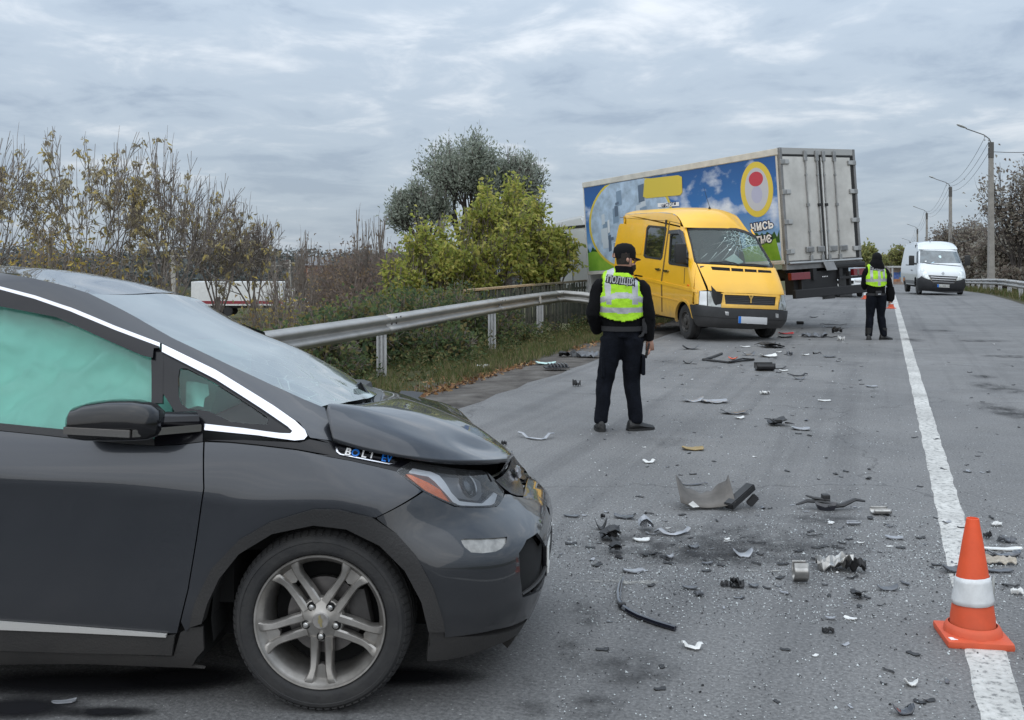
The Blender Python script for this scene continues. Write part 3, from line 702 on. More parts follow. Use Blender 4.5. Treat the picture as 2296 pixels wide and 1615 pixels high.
# head lamp
hl = q3((740, 812), (800, 770), (858, 738), (1000, 762), (1200, 792), (1395, 806), (1455, 850), (1530, 925), (1556, 965), (1545, 1020), (1500, 1076), (1420, 1086), (1250, 1084), (1185, 1072), (1090, 1035), (945, 962))
lamp = panel('head_lamp', hl, near, M_LAMPIN, car, off=-.045, thick=.0, step=.035)
panel('lamp_housing', hl, near, M_BLACK, lamp, off=-.002, thick=.05, step=.03, holes=[q3((760, 812), (860, 750), (1390, 818), (1535, 965), (1525, 1015), (1490, 1062), (1250, 1072), (1190, 1060), (1100, 1025), (950, 950))])
panel('turn_signal', q3((828, 822), (870, 830), (1000, 888), (1090, 945), (1165, 1045), (1100, 1020), (1040, 990), (960, 940), (840, 840)), near, M_AMBER, lamp, off=-.012, thick=.03, step=.03)
panel('daylight_strip', q3((852, 800), (880, 775), (1020, 800), (1085, 830), (1130, 885), (1180, 970), (1240, 1030), (1410, 1045), (1455, 1010), (1500, 960), (1528, 975), (1505, 1040), (1470, 1060), (1240, 1062), (1190, 1040), (1130, 970), (1050, 880), (1000, 840), (852, 812)), near, M_LAMPW, lamp, off=-.014, thick=.03, step=.025)
panel('lamp_bezel', q3((1095, 820), (1380, 830), (1430, 870), (1440, 960), (1410, 1010), (1230, 1000), (1170, 930), (1130, 870)), near, mat('lamp_bezel_grey', (.34, .345, .36), .2, .55), lamp, off=-.032, thick=.02, step=.03)
c_, tx_, n_ = on_side(666.5 + .29807 * 1330, 814.7 + .29807 * 900, -.03)
Ml = Matrix.Translation(c_) @ n_.to_track_quat('Z', 'Y').to_matrix().to_4x4()
lb = MB(); lb.lathe([(.0, .012), (.018, .010), (.03, .004), (.036, -.01)], 20, Ml); lb.build('projector_lens', mat('projector_glass', (.05, .055, .06), .03, 0, 1.0), lamp, True)
lb = MB(); lb.lathe([(.036, -.012), (.040, .006), (.046, .008), (.048, -.012)], 20, Ml); lb.build('projector_ring', M_DCHROME, lamp, True)
panel('lamp_lens', hl, near, M_LENS, lamp, off=.0005, thick=.0, step=.04)
mirror_part(lamp, 'head_lamp')
# upper grille with its badge
ugp = q3((1418, 815), (1470, 868), (1545, 940), (1602, 982), (1650, 1000), (1700, 1002)) + [(SN(.645), .640), (SN(.68), .68), (SN(.72), .72), (SN(.735) - .20, .745)]
g_ = panel('upper_grille', ugp, near, M_BLACK, car, off=.004, step=.03); mirror_part(g_)
bt = MB()
for d_ in (((-.075, -.012), (-.02, -.012), (-.02, -.026), (.026, -.026), (.026, -.012), (.075, -.012), (.065, .012), (.02, .012), (.02, .026), (-.026, .026), (-.026, .012), (-.065, .012)),):
    bt.prism(d_, 0, .012, Matrix.Translation((.648, 0, .69)) @ Matrix.Rotation(R(-20), 4, 'Y') @ Matrix(((0, 0, 1), (1, 0, 0), (0, 1, 0))).to_4x4())
bt.build('nose_emblem', M_CHROME, car, bevel=.002)

# roof, windscreen, bonnet
def edge_pt(q): return near(*q)
roofE = [Vector((-3.1, -.44, 1.44)), Vector((-2.6, -.47, 1.545)), Vector((-2.1, -.49, 1.58))] + [edge_pt(p) for p in aedge[:5]]
roofC = [Vector((-3.2, 0, 1.48)), Vector((-2.65, 0, 1.575)), Vector((-2.1, 0, 1.60)), Vector((-1.62, 0, 1.582)), Vector((-1.42, 0, 1.562)), Vector((-1.24, 0, 1.530)), Vector((-1.12, 0, 1.498)), Vector((-1.0, 0, 1.466))]
def across(E, C, n=14, far=None, crown=2.2):
    """row from the near edge over the centre to the far edge"""
    row = []
    for k in range(n + 1):
        y = E.y + (-E.y - E.y) * k / n; t = abs(y / E.y); f = t ** crown
        e = E if y <= 0 or far is None else far
        row.append(Vector((lerp(C.x, e.x, f), y, lerp(C.z, e.z, f))))
    return row
def upsample(Es, Cs, n):
    a = spline([tuple(x) for x in Es], n); b = spline([tuple(x) for x in Cs], n)
    return [Vector(x) for x in a], [Vector(x) for x in b]
E_, C_ = upsample(roofE, roofC, 28)
loft('roof', [across(e, c, far=Vector((e.x, 0, e.z - .07 * max(0, min(1, (e.x + 2.6) / 1.2)))), crown=2.2) for e, c in zip(E_, C_)], M_ROOFP, car)
wsE = [edge_pt(p) for p in aedge[4:]]
wsC = [Vector((-.99, 0, 1.462)), Vector((-.80, 0, 1.382)), Vector((-.60, 0, 1.302)), Vector((-.36, 0, 1.220)), Vector((-.16, 0, 1.138)), Vector((-.05, 0, 1.088)), Vector((.025, 0, 1.045))]
E_, C_ = upsample(wsE, wsC, 30)
rows = []
for i, (e, c) in enumerate(zip(E_, C_)):
    kf = i / 30; row = across(e, c, 26, far=Vector((e.x - .16 * kf, 0, e.z - .07 - .07 * kf)), crown=1.8)
    for k, p in enumerate(row):     # the far lower corner has caved in
        d = math.exp(-(((p.x + .05) / .22) ** 2 + ((p.y - .12) / .42) ** 2)); p.z -= .035 * d; p.x -= .01 * d
        p.z += .006 * noise.noise(p * 7) * max(0, min(1, (p.x + .45) / .3))
    rows.append(row)
loft('windscreen', rows, M_WSCR, car)
# bonnet: near edge, crease, buckled ridge, dropped far side
h3 = lambda x, y, w: atw(666.5 + .29807 * x, 814.7 + .29807 * y, w)
hE = [h3(270, 585, .83), h3(415, 632, .822), h3(560, 672, .81), h3(850, 727, .77), h3(1100, 757, .70), h3(1390, 764, .56), h3(1570, 748, .36)]
hF = [h3(240, 460, .815), h3(400, 490, .805), h3(560, 520, .79), h3(840, 600, .745), h3(1080, 670, .67), h3(1370, 735, .53), h3(1580, 735, .33)]
hK = [h3(212, 338, .775), h3(380, 362, .74), h3(540, 395, .70), h3(800, 470, .64), h3(1050, 560, .58), h3(1300, 675, .48), h3(1600, 724, .28)]
hM = [h3(400, 352, .60), h3(520, 352, .56), h3(660, 365, .53), h3(900, 415, .48), h3(1120, 490, .43), h3(1380, 600, .34), h3(1610, 718, .17)]
hR = [h3(640, 325, .12), h3(740, 300, .12), h3(880, 330, .12), h3(1080, 395, .12), h3(1310, 490, .12), h3(1490, 612, .10), h3(1614, 714, .04)]
hX = [h3(640, 240, -.40), h3(760, 255, -.42), h3(900, 290, -.44), h3(1050, 335, -.46), h3(1200, 420, -.46), h3(1380, 540, -.40), h3(1590, 712, -.20)]
hZ = [h3(545, 205, -.78), h3(640, 225, -.78), h3(780, 250, -.78), h3(980, 300, -.77), h3(1170, 357, -.72), h3(1335, 505, -.60), h3(1570, 705, -.38)]
cols_ = [spline([tuple(p) for p in q], 30) for q in (hE, hF, hK, hM, hR, hX, hZ)]
def across_lin(P, n=5):
    out = []
    for a, b in zip(P, P[1:]): out += [Vector(a).lerp(Vector(b), k / n) for k in range(n)]
    return out + [Vector(P[-1])]
rows = [across_lin([c[i] for c in cols_]) for i in range(31)]
for r_ in rows:
    for _ in range(1):      # take the knife edge off the creases
        c0_ = [v.copy() for v in r_]
        for k in range(1, len(r_) - 1): r_[k] = c0_[k] * .5 + (c0_[k - 1] + c0_[k + 1]) * .25
hood = loft('bonnet', rows, M_PAINT, car, thick=.02)
nb = MB(); nb.grid([[p, p + Vector((-.03, 0, -.05)), p + Vector((-.09, 0, -.075))] for p in rows[-1]]); nb.build('bonnet_lip', M_BLACK, hood, True)
# a dent crease and wiper cowl, wiper arms
cb = MB(); cb.grid([[Vector((.03 + .02 * math.sin(k * .9), -.72 + k * .12, 1.03 - .004 * abs(k - 6) - (.06 if k > 4 else 0))), Vector((.07, -.72 + k * .12, 1.0 - (.055 if k > 4 else 0))), Vector((.13, -.70 + k * .117, 1.0 - (.06 if k > 4 else 0)))] for k in range(13)])
cb.build('wiper_cowl', M_PLAST, car, True)
wb = MB(); wb.tube([h3(460, 150, .02), h3(520, 240, .0), h3(560, 320, .05), h3(600, 340, .1)], [.012, .016, .014, .01], 6); wb.build('wiper_arm', M_BLACK, car, True)
wb = MB(); wb.grid([[h3(455, 140, -.05), h3(475, 150, -.2)], [h3(545, 240, -.05), h3(640, 215, -.3)], [h3(580, 300, .0), h3(690, 270, -.25)], [h3(610, 335, .05), h3(690, 290, -.1)]]); o = wb.build('torn_cowl_edge', M_BLACK, car, True)
# door mirror
mb = MB()
mo = near(*q1((930, 1060))[0]) + Vector((0, -.12, .0))
ring = []
prof = [(.0, .02, .03), (.02, .075, .10), (.06, .098, .125), (.13, .105, .135), (.20, .098, .13), (.24, .08, .11), (.262, .04, .06), (.268, .005, .01)]
def mring(t, hz, hy, z0):
    out = []
    for k in range(20):
        a = 2 * math.pi * k / 20; ca, sa = math.cos(a), math.sin(a)
        cy = abs(ca) ** .65 * (1 if ca > 0 else -1); cz = abs(sa) ** .65 * (1 if sa > 0 else -1)
        out.append(Vector((t, cy * hy, z0 + cz * hz * (1 if cz > 0 else .92))))
    return out
x0m = q1((580, 1080))[0][0]; Lm = q1((1245, 1060))[0][0] - x0m; zc = q1((900, 1078))[0][1]; hh = (q1((900, 925))[0][1] - q1((900, 1232))[0][1]) / 2
rowsM = [mring(x0m + .03 + f * (Lm - .03), hh * hz, .085 * hy, zc - .012 + dz) + [] for f, hz, hy, dz in ((0, .42, .5, -.01), (.015, .62, .8, -.008), (.06, .80, 1, -.004), (.2, .93, 1.05, 0), (.45, 1.0, 1.05, .004), (.7, .97, 1.0, .004), (.88, .84, .85, 0), (.97, .6, .6, -.004), (1.0, .3, .3, -.006))]
ym = -side_w(.99) - .10
mb.grid([[p + Vector((0, ym, 0)) for p in r] for r in rowsM], wrap=True); mb.f.append(tuple(range(20))[::-1]); mb.m.append(0); mb.f.append(tuple(range(160, 180))); mb.m.append(0)
mir = mb.build('door_mirror', mat('gloss_black_mirror', (.005, .005, .006), .16, 0, .35, spec=.35), car, True)
sb = MB(); sb.bar((x0m + .04, ym - .086, zc - .40 * hh), (x0m + Lm * .78, ym - .088, zc - .52 * hh), .012, .026); sb.build('mirror_trim', M_DCHROME, mir, bevel=.002)
sb = MB(); sb.bar((x0m + Lm * .785, ym - .084, zc - .52 * hh), (q1((1408, 1178))[0][0], -side_w(1.0) - .012, q1((1408, 1178))[0][1]), .012, .026); sb.build('mirror_trim', M_DCHROME, mir, bevel=.002)
sb = MB(); sb.tube([(x0m + Lm * .82, ym + .02, zc - .01), (x0m + Lm * 1.05, ym + .07, zc - .015), (x0m + Lm * 1.2, -side_w(1.0) + .01, zc - .02)], [.05, .042, .045], 10, flat=.7); sb.build('mirror_arm', M_BLACK, mir, True)
mirror_part(mir)

# wheels
def wheel_at(x, y, parent, side=-1, detail=True):
    """wheel with axis along local y; outer face on side"""
    Rw = Matrix.Translation((x, y, .325)) @ Matrix.Rotation(R(90 if side < 0 else -90), 4, 'X')      # local z -> outward
    root = None
    W = .108
    tb = MB()
    prof = [(.236, -W + .012), (.252, -W), (.285, -W - .004), (.308, -W + .012), (.3195, -W + .03), (.325, -.05), (.325, -.046), (.317, -.044), (.317, -.036), (.325, -.034), (.325, -.004), (.317, -.002), (.317, .004), (.325, .006), (.325, .034), (.317, .036), (.317, .044), (.325, .046), (.3195, W - .03), (.310, W - .012), (.300, W + .000), (.298, W + .0025), (.288, W + .004), (.286, W + .0015), (.262, W + .003), (.250, W), (.240, W - .012), (.236, W - .02)]
    tb.lathe(prof, 72, Rw)
    # shoulder lugs
    if detail:
        for k in range(72):
            a = 2 * math.pi * k / 72
            for sgn in (1, -1):
                M = Rw @ Matrix.Rotation(a, 4, 'Z') @ Matrix.Translation((.3135, 0, sgn * (W - .022))) @ Matrix.Rotation(R(-25 * sgn), 4, 'Y')
                tb.box((0, 0, 0), (.009, .019, .030), None)
                for i in range(8): tb.v[-8 + i] = tuple(M @ Vector(tb.v[-8 + i]))
    wh = tb.build('wheel', M_RUBBER, parent, True); 
    rb = MB()
    rb.lathe([(.236, W - .018), (.240, W - .008), (.238, W - .003), (.232, W - .004), (.226, W - .016), (.214, W - .03), (.205, W - .06), (.200, -.02), (.205, -W + .02), (.236, -W + .014)], 64, Rw)
    rb.build('rim', M_ALLOY, wh, True)
    if detail:
        for k in range(5):
            A = R(90 + 72 * k + 36)
            for sg in (-1, 1):
                sp = MB(); rows = []
                for f in range(13):
                    t = f / 12
                    r = lerp(.060, .232, t)
                    # pairs run almost together at the hub and spread to the rim
                    lat = sg * (lerp(.020, .028, t) + (.030 * max(0, t - .62) ** 1.5 * 3.2) + (.006 * (1 - t)))
                    wd = lerp(.0165, .014, min(1, t * 1.6)) + .016 * max(0, t - .72) ** 1.2 * 3
                    hgt = W - .014 - .018 * math.sin(min(1, t * 1.1) * math.pi) * .55 - .012 * (1 - t)
                    if t > .9: hgt -= .05 * (t - .9)
                    xs = [(-wd, -.034), (-wd * .95, -.006), (-wd * .62, 0), (wd * .62, 0), (wd * .95, -.006), (wd, -.034)]
                    rows.append([Rw @ Matrix.Rotation(A, 4, 'Z') @ Vector((r, lat + x, hgt + h)) for x, h in xs])
                sp.grid(rows); sp.f.append(tuple(range(6))); sp.m.append(0); n0 = 12 * 6; sp.f.append(tuple(n0 + i for i in range(6))[::-1]); sp.m.append(0)
                sp.build('spoke', M_ALLOY, wh, True)
            # web that joins a pair at the rim
            wb_ = MB(); wb_.prism([(.170, -.024), (.235, -.038), (.235, .038), (.170, .024), (.160, 0)], W - .062, W - .040, Rw @ Matrix.Rotation(A, 4, 'Z')); wb_.build('spoke_web', M_VOID if False else M_ALLOY, wh)
        hb = MB(); hb.lathe([(.0, W - .022), (.03, W - .022), (.034, W - .026), (.06, W - .030), (.078, W - .036), (.084, W - .048), (.070, W - .07), (0, W - .07)], 40, Rw); hb.build('hub', M_ALLOY, wh, True)
        cb_ = MB(); cb_.lathe([(0, W - .0185), (.027, W - .0185), (.030, W - .021), (.030, W - .026)], 28, Rw); cp = cb_.build('hub_cap', mat('hub_cap_grey', (.30, .285, .27), .45, .6, var=.2, vscale=40), wh, True)
        eb = MB(); eb.prism([(-.022, -.004), (-.006, -.004), (-.006, -.008), (.008, -.008), (.008, -.004), (.022, -.004), (.019, .004), (.006, .004), (.006, .008), (-.008, .008), (-.008, .004), (-.019, .004)], W - .0186, W - .0165, Rw @ Matrix.Rotation(R(100), 4, 'Z')); eb.build('cap_emblem', mat('worn_gold', (.42, .36, .20), .35, .8), cp)
        for k in range(5):
            a = R(90 + 72 * k + 36)
            M = Rw @ Matrix.Translation((.0575 * math.cos(a), .0575 * math.sin(a), 0))
            nb_ = MB(); nb_.lathe([(.0, W - .0165), (.007, W - .0175), (.010, W - .021), (.010, W - .032)], 12, M, 0); nb_.lathe([(.0105, W - .0288), (.0155, W - .0275), (.0175, W - .034)], 14, M, 1); nb_.build('wheel_nut', [M_CHROME if False else mat('nut_steel', (.55, .54, .52), .3, 1.0), M_VOID], wh, True)
        db = MB(); db.lathe([(.0, .03), (.075, .03), (.082, .018), (.138, .018), (.138, -.004), (.08, -.004)], 48, Rw); db.build('brake_disc', M_DISC, wh, True)
        ca = MB(); ca.rbox((0, 0, 0), (.075, .15, .06), .018)
        for i, p in enumerate(ca.v): ca.v[i] = tuple(Rw @ Matrix.Rotation(R(12), 4, 'Z') @ Matrix.Translation((.132, 0, .012)) @ Vector(p))
        ca.build('brake_caliper', mat('caliper_iron', (.06, .057, .055), .6, .5, var=.3), wh, True)
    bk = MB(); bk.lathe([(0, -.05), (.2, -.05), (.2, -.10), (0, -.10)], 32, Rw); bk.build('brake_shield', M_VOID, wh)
    return wh
wheel_at(.0, -.762, car, -1, True)
wheel_at(.0, .762, car, 1, False)
wheel_at(-2.60, -.762, car, -1, True)
wheel_at(-2.60, .762, car, 1, False)
# wheel wells, underbody, cabin so that nothing is see-through
ub = MB()
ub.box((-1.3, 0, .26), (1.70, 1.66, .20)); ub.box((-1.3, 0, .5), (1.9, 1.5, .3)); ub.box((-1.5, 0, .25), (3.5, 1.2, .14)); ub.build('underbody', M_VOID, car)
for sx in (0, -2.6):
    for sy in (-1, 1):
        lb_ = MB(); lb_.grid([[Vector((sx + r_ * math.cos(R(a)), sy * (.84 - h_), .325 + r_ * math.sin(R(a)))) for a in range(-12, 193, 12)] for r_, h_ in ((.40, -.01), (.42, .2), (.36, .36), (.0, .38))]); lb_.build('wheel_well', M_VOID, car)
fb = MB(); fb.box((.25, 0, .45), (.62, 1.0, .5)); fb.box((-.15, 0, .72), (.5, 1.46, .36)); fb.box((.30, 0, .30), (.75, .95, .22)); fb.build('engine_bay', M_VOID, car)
db_ = MB(); db_.rbox((-.33, 0, .93), (.42, 1.40, .16), .05); db_.build('dashboard', M_GREYCLOTH, car, True)
sw = MB()
for k in range(24):
    a0, a1 = 2 * math.pi * k / 24, 2 * math.pi * (k + 1) / 24
    sw.tube([(-.62 + .05 * math.sin(a), .37 + .18 * math.cos(a), .98 + .18 * math.sin(a)) for a in (a0, a1)], .015, 6, False)
sw.build('steering_wheel', M_VOID, car, True)
for sy in (-.37, .37):
    st = MB(); st.rbox((-1.25, sy, .62), (.5, .5, .16), .05); st.rbox((-1.52, sy, .98), (.16, .48, .66), .06, Matrix.Rotation(R(-12), 3, 'Y')); st.rbox((-1.6, sy, 1.38), (.10, .26, .17), .04); st.build('seat', M_GREYCLOTH, car, True)
fb = MB(); fb.rbox((-.66, -.22, 1.10), (.30, .46, .34), .12, Matrix.Rotation(R(15), 3, 'Y')); 
fbo = fb.build('front_airbag', M_TEAL, car, True)
rb_ = MB(); rb_.grid([[Vector((x, y * w, z)) for y in [-1 + i * .2 for i in range(11)]] for x, w, z in ((-3.2, .44, 1.47), (-3.33, .62, 1.22), (-3.38, .72, .98), (-3.40, .76, .80), (-3.42, .78, .55), (-3.36, .78, .32), (-3.1, .74, .22))]); rb_.build('tailgate', M_PAINT, car, True)
# ------------------------------------------------------------------ vans and cars
class Wrap:
    """A vehicle skin: half-width table WT(z), nose table NT(z); a = 0 is the centre of the nose, a < 0 runs round the near (right) corner and back along the side."""
    def __init__(s, M, WT, NT, corner, L, ex=.9, ey=.55, back=-5.0, zr=(.25, 2.7), taper=None):
        s.M, s.WT, s.NT, s.c, s.L, s.ex, s.ey, s.taper = M, WT, NT, corner, L, ex, ey, taper
        s.cam = M.inverted() @ Vector((0, 0, EYE)); s.seed = []
        for i in range(150):
            for j in range(44):
                a = lerp(back - 1, 1.6, i / 149); z = lerp(zr[0], zr[1], j / 43)
                p = s(a, z); n = s.normal(a, z)
                if n.dot(s.cam - p) > 0: s.seed.append((a, z, *s.proj(p)))
    def __call__(s, a, z):
        if a > 0:
            p = s(-a, z); return Vector((p.x, -p.y, p.z))
        N = sinterp(s.NT, z); W = sinterp(s.WT, z); d = a + s.L       # d<0 on the straight flank
        x0 = N - s.c
        if d <= 0:
            x = x0 + d; return Vector((x, -(W - (s.taper(x, z) if s.taper else 0)), z))
        ph = min(d / s.L, 1) * math.pi / 2; sn, cs = math.sin(ph), max(1e-6, math.cos(ph))
        x = x0 + s.c * sn ** s.ex
        return Vector((x, -(W - (s.taper(x, z) if s.taper else 0)) * cs ** s.ey, z))
    def ax(s, x, z): return x - (sinterp(s.NT, z) - s.c) - s.L      # flank station x -> a
    def normal(s, a, z):
        e = .004; return (s(a + e, z) - s(a - e, z)).cross(s(a, z + e) - s(a, z - e)).normalized()
    def proj(s, p):
        q = s.M @ p; return 1148 + FPX * q.x / q.y, HOR - FPX * (q.z - EYE) / q.y
    def inv(s, u, v):
        a, z, *_ = min(s.seed, key=lambda q: (q[2] - u) ** 2 + (q[3] - v) ** 2)
        for _ in range(25):
            p = s.proj(s(a, z)); e = (u - p[0], v - p[1])
            if abs(e[0]) + abs(e[1]) < .03: break
            d = .003; b = s.proj(s(a + d, z)); c = s.proj(s(a, z + d))
            J = ((b[0]-p[0])/d, (c[0]-p[0])/d, (b[1]-p[1])/d, (c[1]-p[1])/d); det = J[0]*J[3]-J[1]*J[2]
            if abs(det) < 1e-4: break
            da = (e[0]*J[3]-e[1]*J[1])/det; dz = (J[0]*e[1]-J[2]*e[0])/det
            k = min(1, .1 / max(abs(da), abs(dz), 1e-9)); a += da*k; z += dz*k
        return (a, z)
    def poly(s, pts, f, step=5.0):
        """outline given in photo units through transform f -> dense outline on the skin"""
        P = [f(*p) for p in pts]; return [s.inv(*q) for q in resample(P, step)]
    def side_poly(s, pts, step=.1):
        """outline given as (x, z) on the flank"""
        return [(s.ax(x, z), z) for x, z in resample(pts, step)]
    def frame(s, u, v, off=0.0):
        a, z = s.inv(u, v); n = s.normal(a, z); p = s(a, z) + n * off; t = (s(a + .01, z) - s(a - .01, z)).normalized()
        return p, t, n
def simple_wheel(parent, x, y, r, w, side, hub_mat, holes=10, name='wheel', hub=True):
    Rw = Matrix.Translation((x, y, r)) @ Matrix.Rotation(R(90 if side < 0 else -90), 4, 'X'); h = w / 2
    tb = MB(); tb.lathe([(r * .60, -h + .01), (r * .72, -h), (r * .93, -h + .012), (r * .985, -h + .035), (r, -h + .06), (r, -.02), (r * .975, -.015), (r * .975, .015), (r, .02), (r, h - .06), (r * .985, h - .035), (r * .93, h - .012), (r * .72, h), (r * .62, h - .01), (r * .58, h - .03)], 40, Rw)
    wh = tb.build(name, M_RUBBER, parent, True)
    hb = MB(); hb.lathe([(r * .60, h - .012), (r * .57, h - .008), (r * .55, h - .04), (r * .47, h - .055), (r * .40, h - .03), (r * .30, h - .02), (r * .20, h - .03), (r * .19, h + .0), (r * .10, h + .01), (0, h + .01)], 36, Rw); ho = hb.build('rim', hub_mat, wh, True)
    if hub:
        for k in range(holes):
            a = 2 * math.pi * k / holes; q = MB(); q.lathe([(0, h - .0335), (.022, h - .0335), (.026, h - .042)], 8, Rw @ Matrix.Translation((r * .43 * math.cos(a), r * .43 * math.sin(a), .0))); q.build('rim_hole', M_VOID, wh)
    bk = MB(); bk.lathe([(0, -h + .02), (r * .6, -h + .02)], 20, Rw); bk.build('wheel_back', M_VOID, wh)
    return wh
def yellow_material():
    m = mat('sun_yellow_paint', (.86, .46, .012), .34, 0, .6, dirt=((.38, .25, .09), .2, 1.15, 1.0), var=.05, vscale=1.5)
    return m
M_YEL = yellow_material()
M_YELTOP = mat('sun_yellow_roof', (.86, .47, .016), .42, 0, .35, var=.07, vscale=2, color2=(.78, .43, .03))
M_DARKGLASS = mat('dark_window_glass', (.010, .012, .012), .04, 0, .6)
M_RUB = mat('window_rubber', (.012, .012, .012), .6)
M_BUMPP = mat('grey_bumper_plastic', (.022, .023, .025), .55, var=.15, vscale=5, dirt=((.10, .09, .08), .0, .6, .4))
M_STEELRIM = mat('dusty_steel_rim', (.075, .07, .065), .6, .4, var=.3, vscale=9)
M_BLURPLATE = mat('plate_plain', (.62, .63, .64), .4)
def crack_glass():
    m = bpy.data.materials.new('cracked_windscreen'); m.use_nodes = True
    N, L = m.node_tree.nodes, m.node_tree.links
    tr = N.new('ShaderNodeBsdfTransparent'); tr.inputs[0].default_value = (.60, .68, .66, 1)
    gl = N.new('ShaderNodeBsdfGlossy'); gl.inputs['Roughness'].default_value = .03
    lw = N.new('ShaderNodeFresnel'); lw.inputs[0].default_value = 1.5
    m1 = N.new('ShaderNodeMixShader'); L.new(lw.outputs[0], m1.inputs[0]); L.new(tr.outputs[0], m1.inputs[1]); L.new(gl.outputs[0], m1.inputs[2])
    df = N.new('ShaderNodeBsdfDiffuse'); df.inputs[0].default_value = (.55, .72, .68, 1)
    tcn = N.new('ShaderNodeTexCoord'); v = N.new('ShaderNodeTexVoronoi'); v.feature = 'DISTANCE_TO_EDGE'; v.inputs['Scale'].default_value = 11; L.new(tcn.outputs['Object'], v.inputs['Vector'])
    r = N.new('ShaderNodeValToRGB'); r.color_ramp.elements[0].position = .0; r.color_ramp.elements[0].color = (1, 1, 1, 1); r.color_ramp.elements[1].position = .06; r.color_ramp.elements[1].color = (0, 0, 0, 1); L.new(v.outputs['Distance'], r.inputs[0])
    ds = N.new('ShaderNodeVectorMath'); ds.operation = 'DISTANCE'; ds.inputs[1].default_value = (-.12, .42, 2.02); L.new(tcn.outputs['Object'], ds.inputs[0])
    mr = N.new('ShaderNodeMapRange'); mr.inputs[1].default_value = .55; mr.inputs[2].default_value = .12; L.new(ds.outputs['Value'], mr.inputs[0])
    sp = N.new('ShaderNodeSeparateXYZ'); L.new(tcn.outputs['Object'], sp.inputs[0])
    mr2 = N.new('ShaderNodeMapRange'); mr2.inputs[1].default_value = .62; mr2.inputs[2].default_value = .82; mr2.inputs[4].default_value = .75; L.new(sp.outputs[1], mr2.inputs[0])
    mx = N.new('ShaderNodeMath'); mx.operation = 'MAXIMUM'; L.new(mr.outputs[0], mx.inputs[0]); L.new(mr2.outputs[0], mx.inputs[1])
    mu = N.new('ShaderNodeMath'); mu.operation = 'MULTIPLY'; L.new(mx.outputs[0], mu.inputs[0]); L.new(r.outputs[0], mu.inputs[1])
    ad = mu
    hz_ = N.new('ShaderNodeMath'); hz_.operation = 'MAXIMUM'; hz_.inputs[1].default_value = .06; L.new(ad.outputs[0], hz_.inputs[0])
    m2 = N.new('ShaderNodeMixShader'); L.new(hz_.outputs[0], m2.inputs[0]); L.new(m1.outputs[0], m2.inputs[1]); L.new(df.outputs[0], m2.inputs[2]); L.new(m2.outputs[0], N['Material Output'].inputs[0])
    return m

# ---- yellow delivery van
YV_O, YV_YAW = Vector((4.39, 20.85, 0)), -1.335
YM = Matrix.Translation(YV_O) @ Matrix.Rotation(YV_YAW, 4, 'Z')
yv = thing('delivery_van', 'wrecked yellow high-roof panel van with shattered windscreen, stopped in front of the truck', 'van', YV_O, YV_YAW)
Y = Wrap(YM, [(.25, .90), (.4, .95), (.7, .97), (1.1, .965), (1.45, .94), (1.6, .92), (2.0, .855), (2.24, .81), (2.45, .77), (2.6, .735), (2.72, .69)],
         [(.25, .76), (.35, .85), (.5, .885), (.70, .87), (.78, .83), (.92, .79), (1.0, .75), (1.25, .60), (1.48, .43), (1.54, .36), (1.9, .02), (2.24, -.30), (2.4, -.40), (2.5, -.50), (2.6, -.68), (2.72, -1.0)], .34, .92, .95, .50, back=-4.6, zr=(.3, 2.7))
z7 = lambda x, y: (1347.9 + .20641 * x, 444.4 + .20641 * y)
def yp(name, pts, m, parent=yv, off=0.0, holes=(), thick=.012, step=.05, f=z7): return panel(name, Y.poly(pts, f), Y, m, parent, off, thick, step, [Y.poly(h, f) for h in holes])
w_door = [(735, 690), (752, 410), (765, 385), (862, 378), (900, 420), (945, 600), (945, 745), (745, 715)]
w_side = [(500, 330), (520, 303), (690, 318), (708, 335), (662, 640), (645, 665), (485, 642), (467, 620)]
screen = [(936, 330), (950, 318), (1200, 318), (1470, 326), (1560, 350), (1640, 385), (1690, 412), (1760, 540), (1850, 690), (1872, 748), (1700, 742), (1400, 722), (1030, 705), (1012, 690)]
hood = [(1044, 716), (1400, 735), (1740, 756), (1905, 762), (1960, 850), (2035, 1030), (2025, 1048), (1900, 1052), (1600, 1035), (1340, 1030), (1300, 1020), (1165, 1003), (1155, 960)]
# flank: local outline, cut by the wheel and windows (x from the rear -4.3 to the bonnet line)
fl = [z7(*p) for p in ((1032, 712), (1145, 1000), (1062, 1008), (1058, 1150), (985, 1150))]
front_edge = [Y.inv(*q) for q in resample(fl + [fl[-1]], 5)]
cut = [(Y.ax(.46 * math.cos(R(t)), .36 + .43 * math.sin(R(t))), .36 + .43 * math.sin(R(t))) for t in range(15, 186, 12)]
rear_b = Y.side_poly([(-.46, .40), (-2.5, .42), (-2.52, .42)], .2)[:-1]
arch_r = [(Y.ax(-3.05 + .45 * math.cos(R(t)), .40 + .40 * math.sin(R(t))), .40 + .40 * math.sin(R(t))) for t in range(10, 178, 14)]
rear_e = Y.side_poly([(-3.55, .42), (-4.25, .45), (-4.32, .9), (-4.30, 1.6), (-4.26, 2.3), (-4.2, 2.66)], .3)[:-1]
top_e = Y.side_poly([(-4.2, 2.68), (-2, 2.63), (-1.25, 2.58), (-.9, 2.52), (-.62, 2.40), (-.52, 2.26)], .12)[:-1]
pill = [Y.inv(*z7(*p)) for p in ((925, 318), (975, 520), (1010, 690))]
flank = panel('side_panel', front_edge[:-1] + cut + rear_b + arch_r + rear_e + top_e + pill, Y, M_YEL, yv, 0, .03, .06, [Y.poly(w_door, z7), Y.poly(w_side, z7)])
yp('windscreen', screen, crack_glass(), off=-.01, thick=0, step=.06)
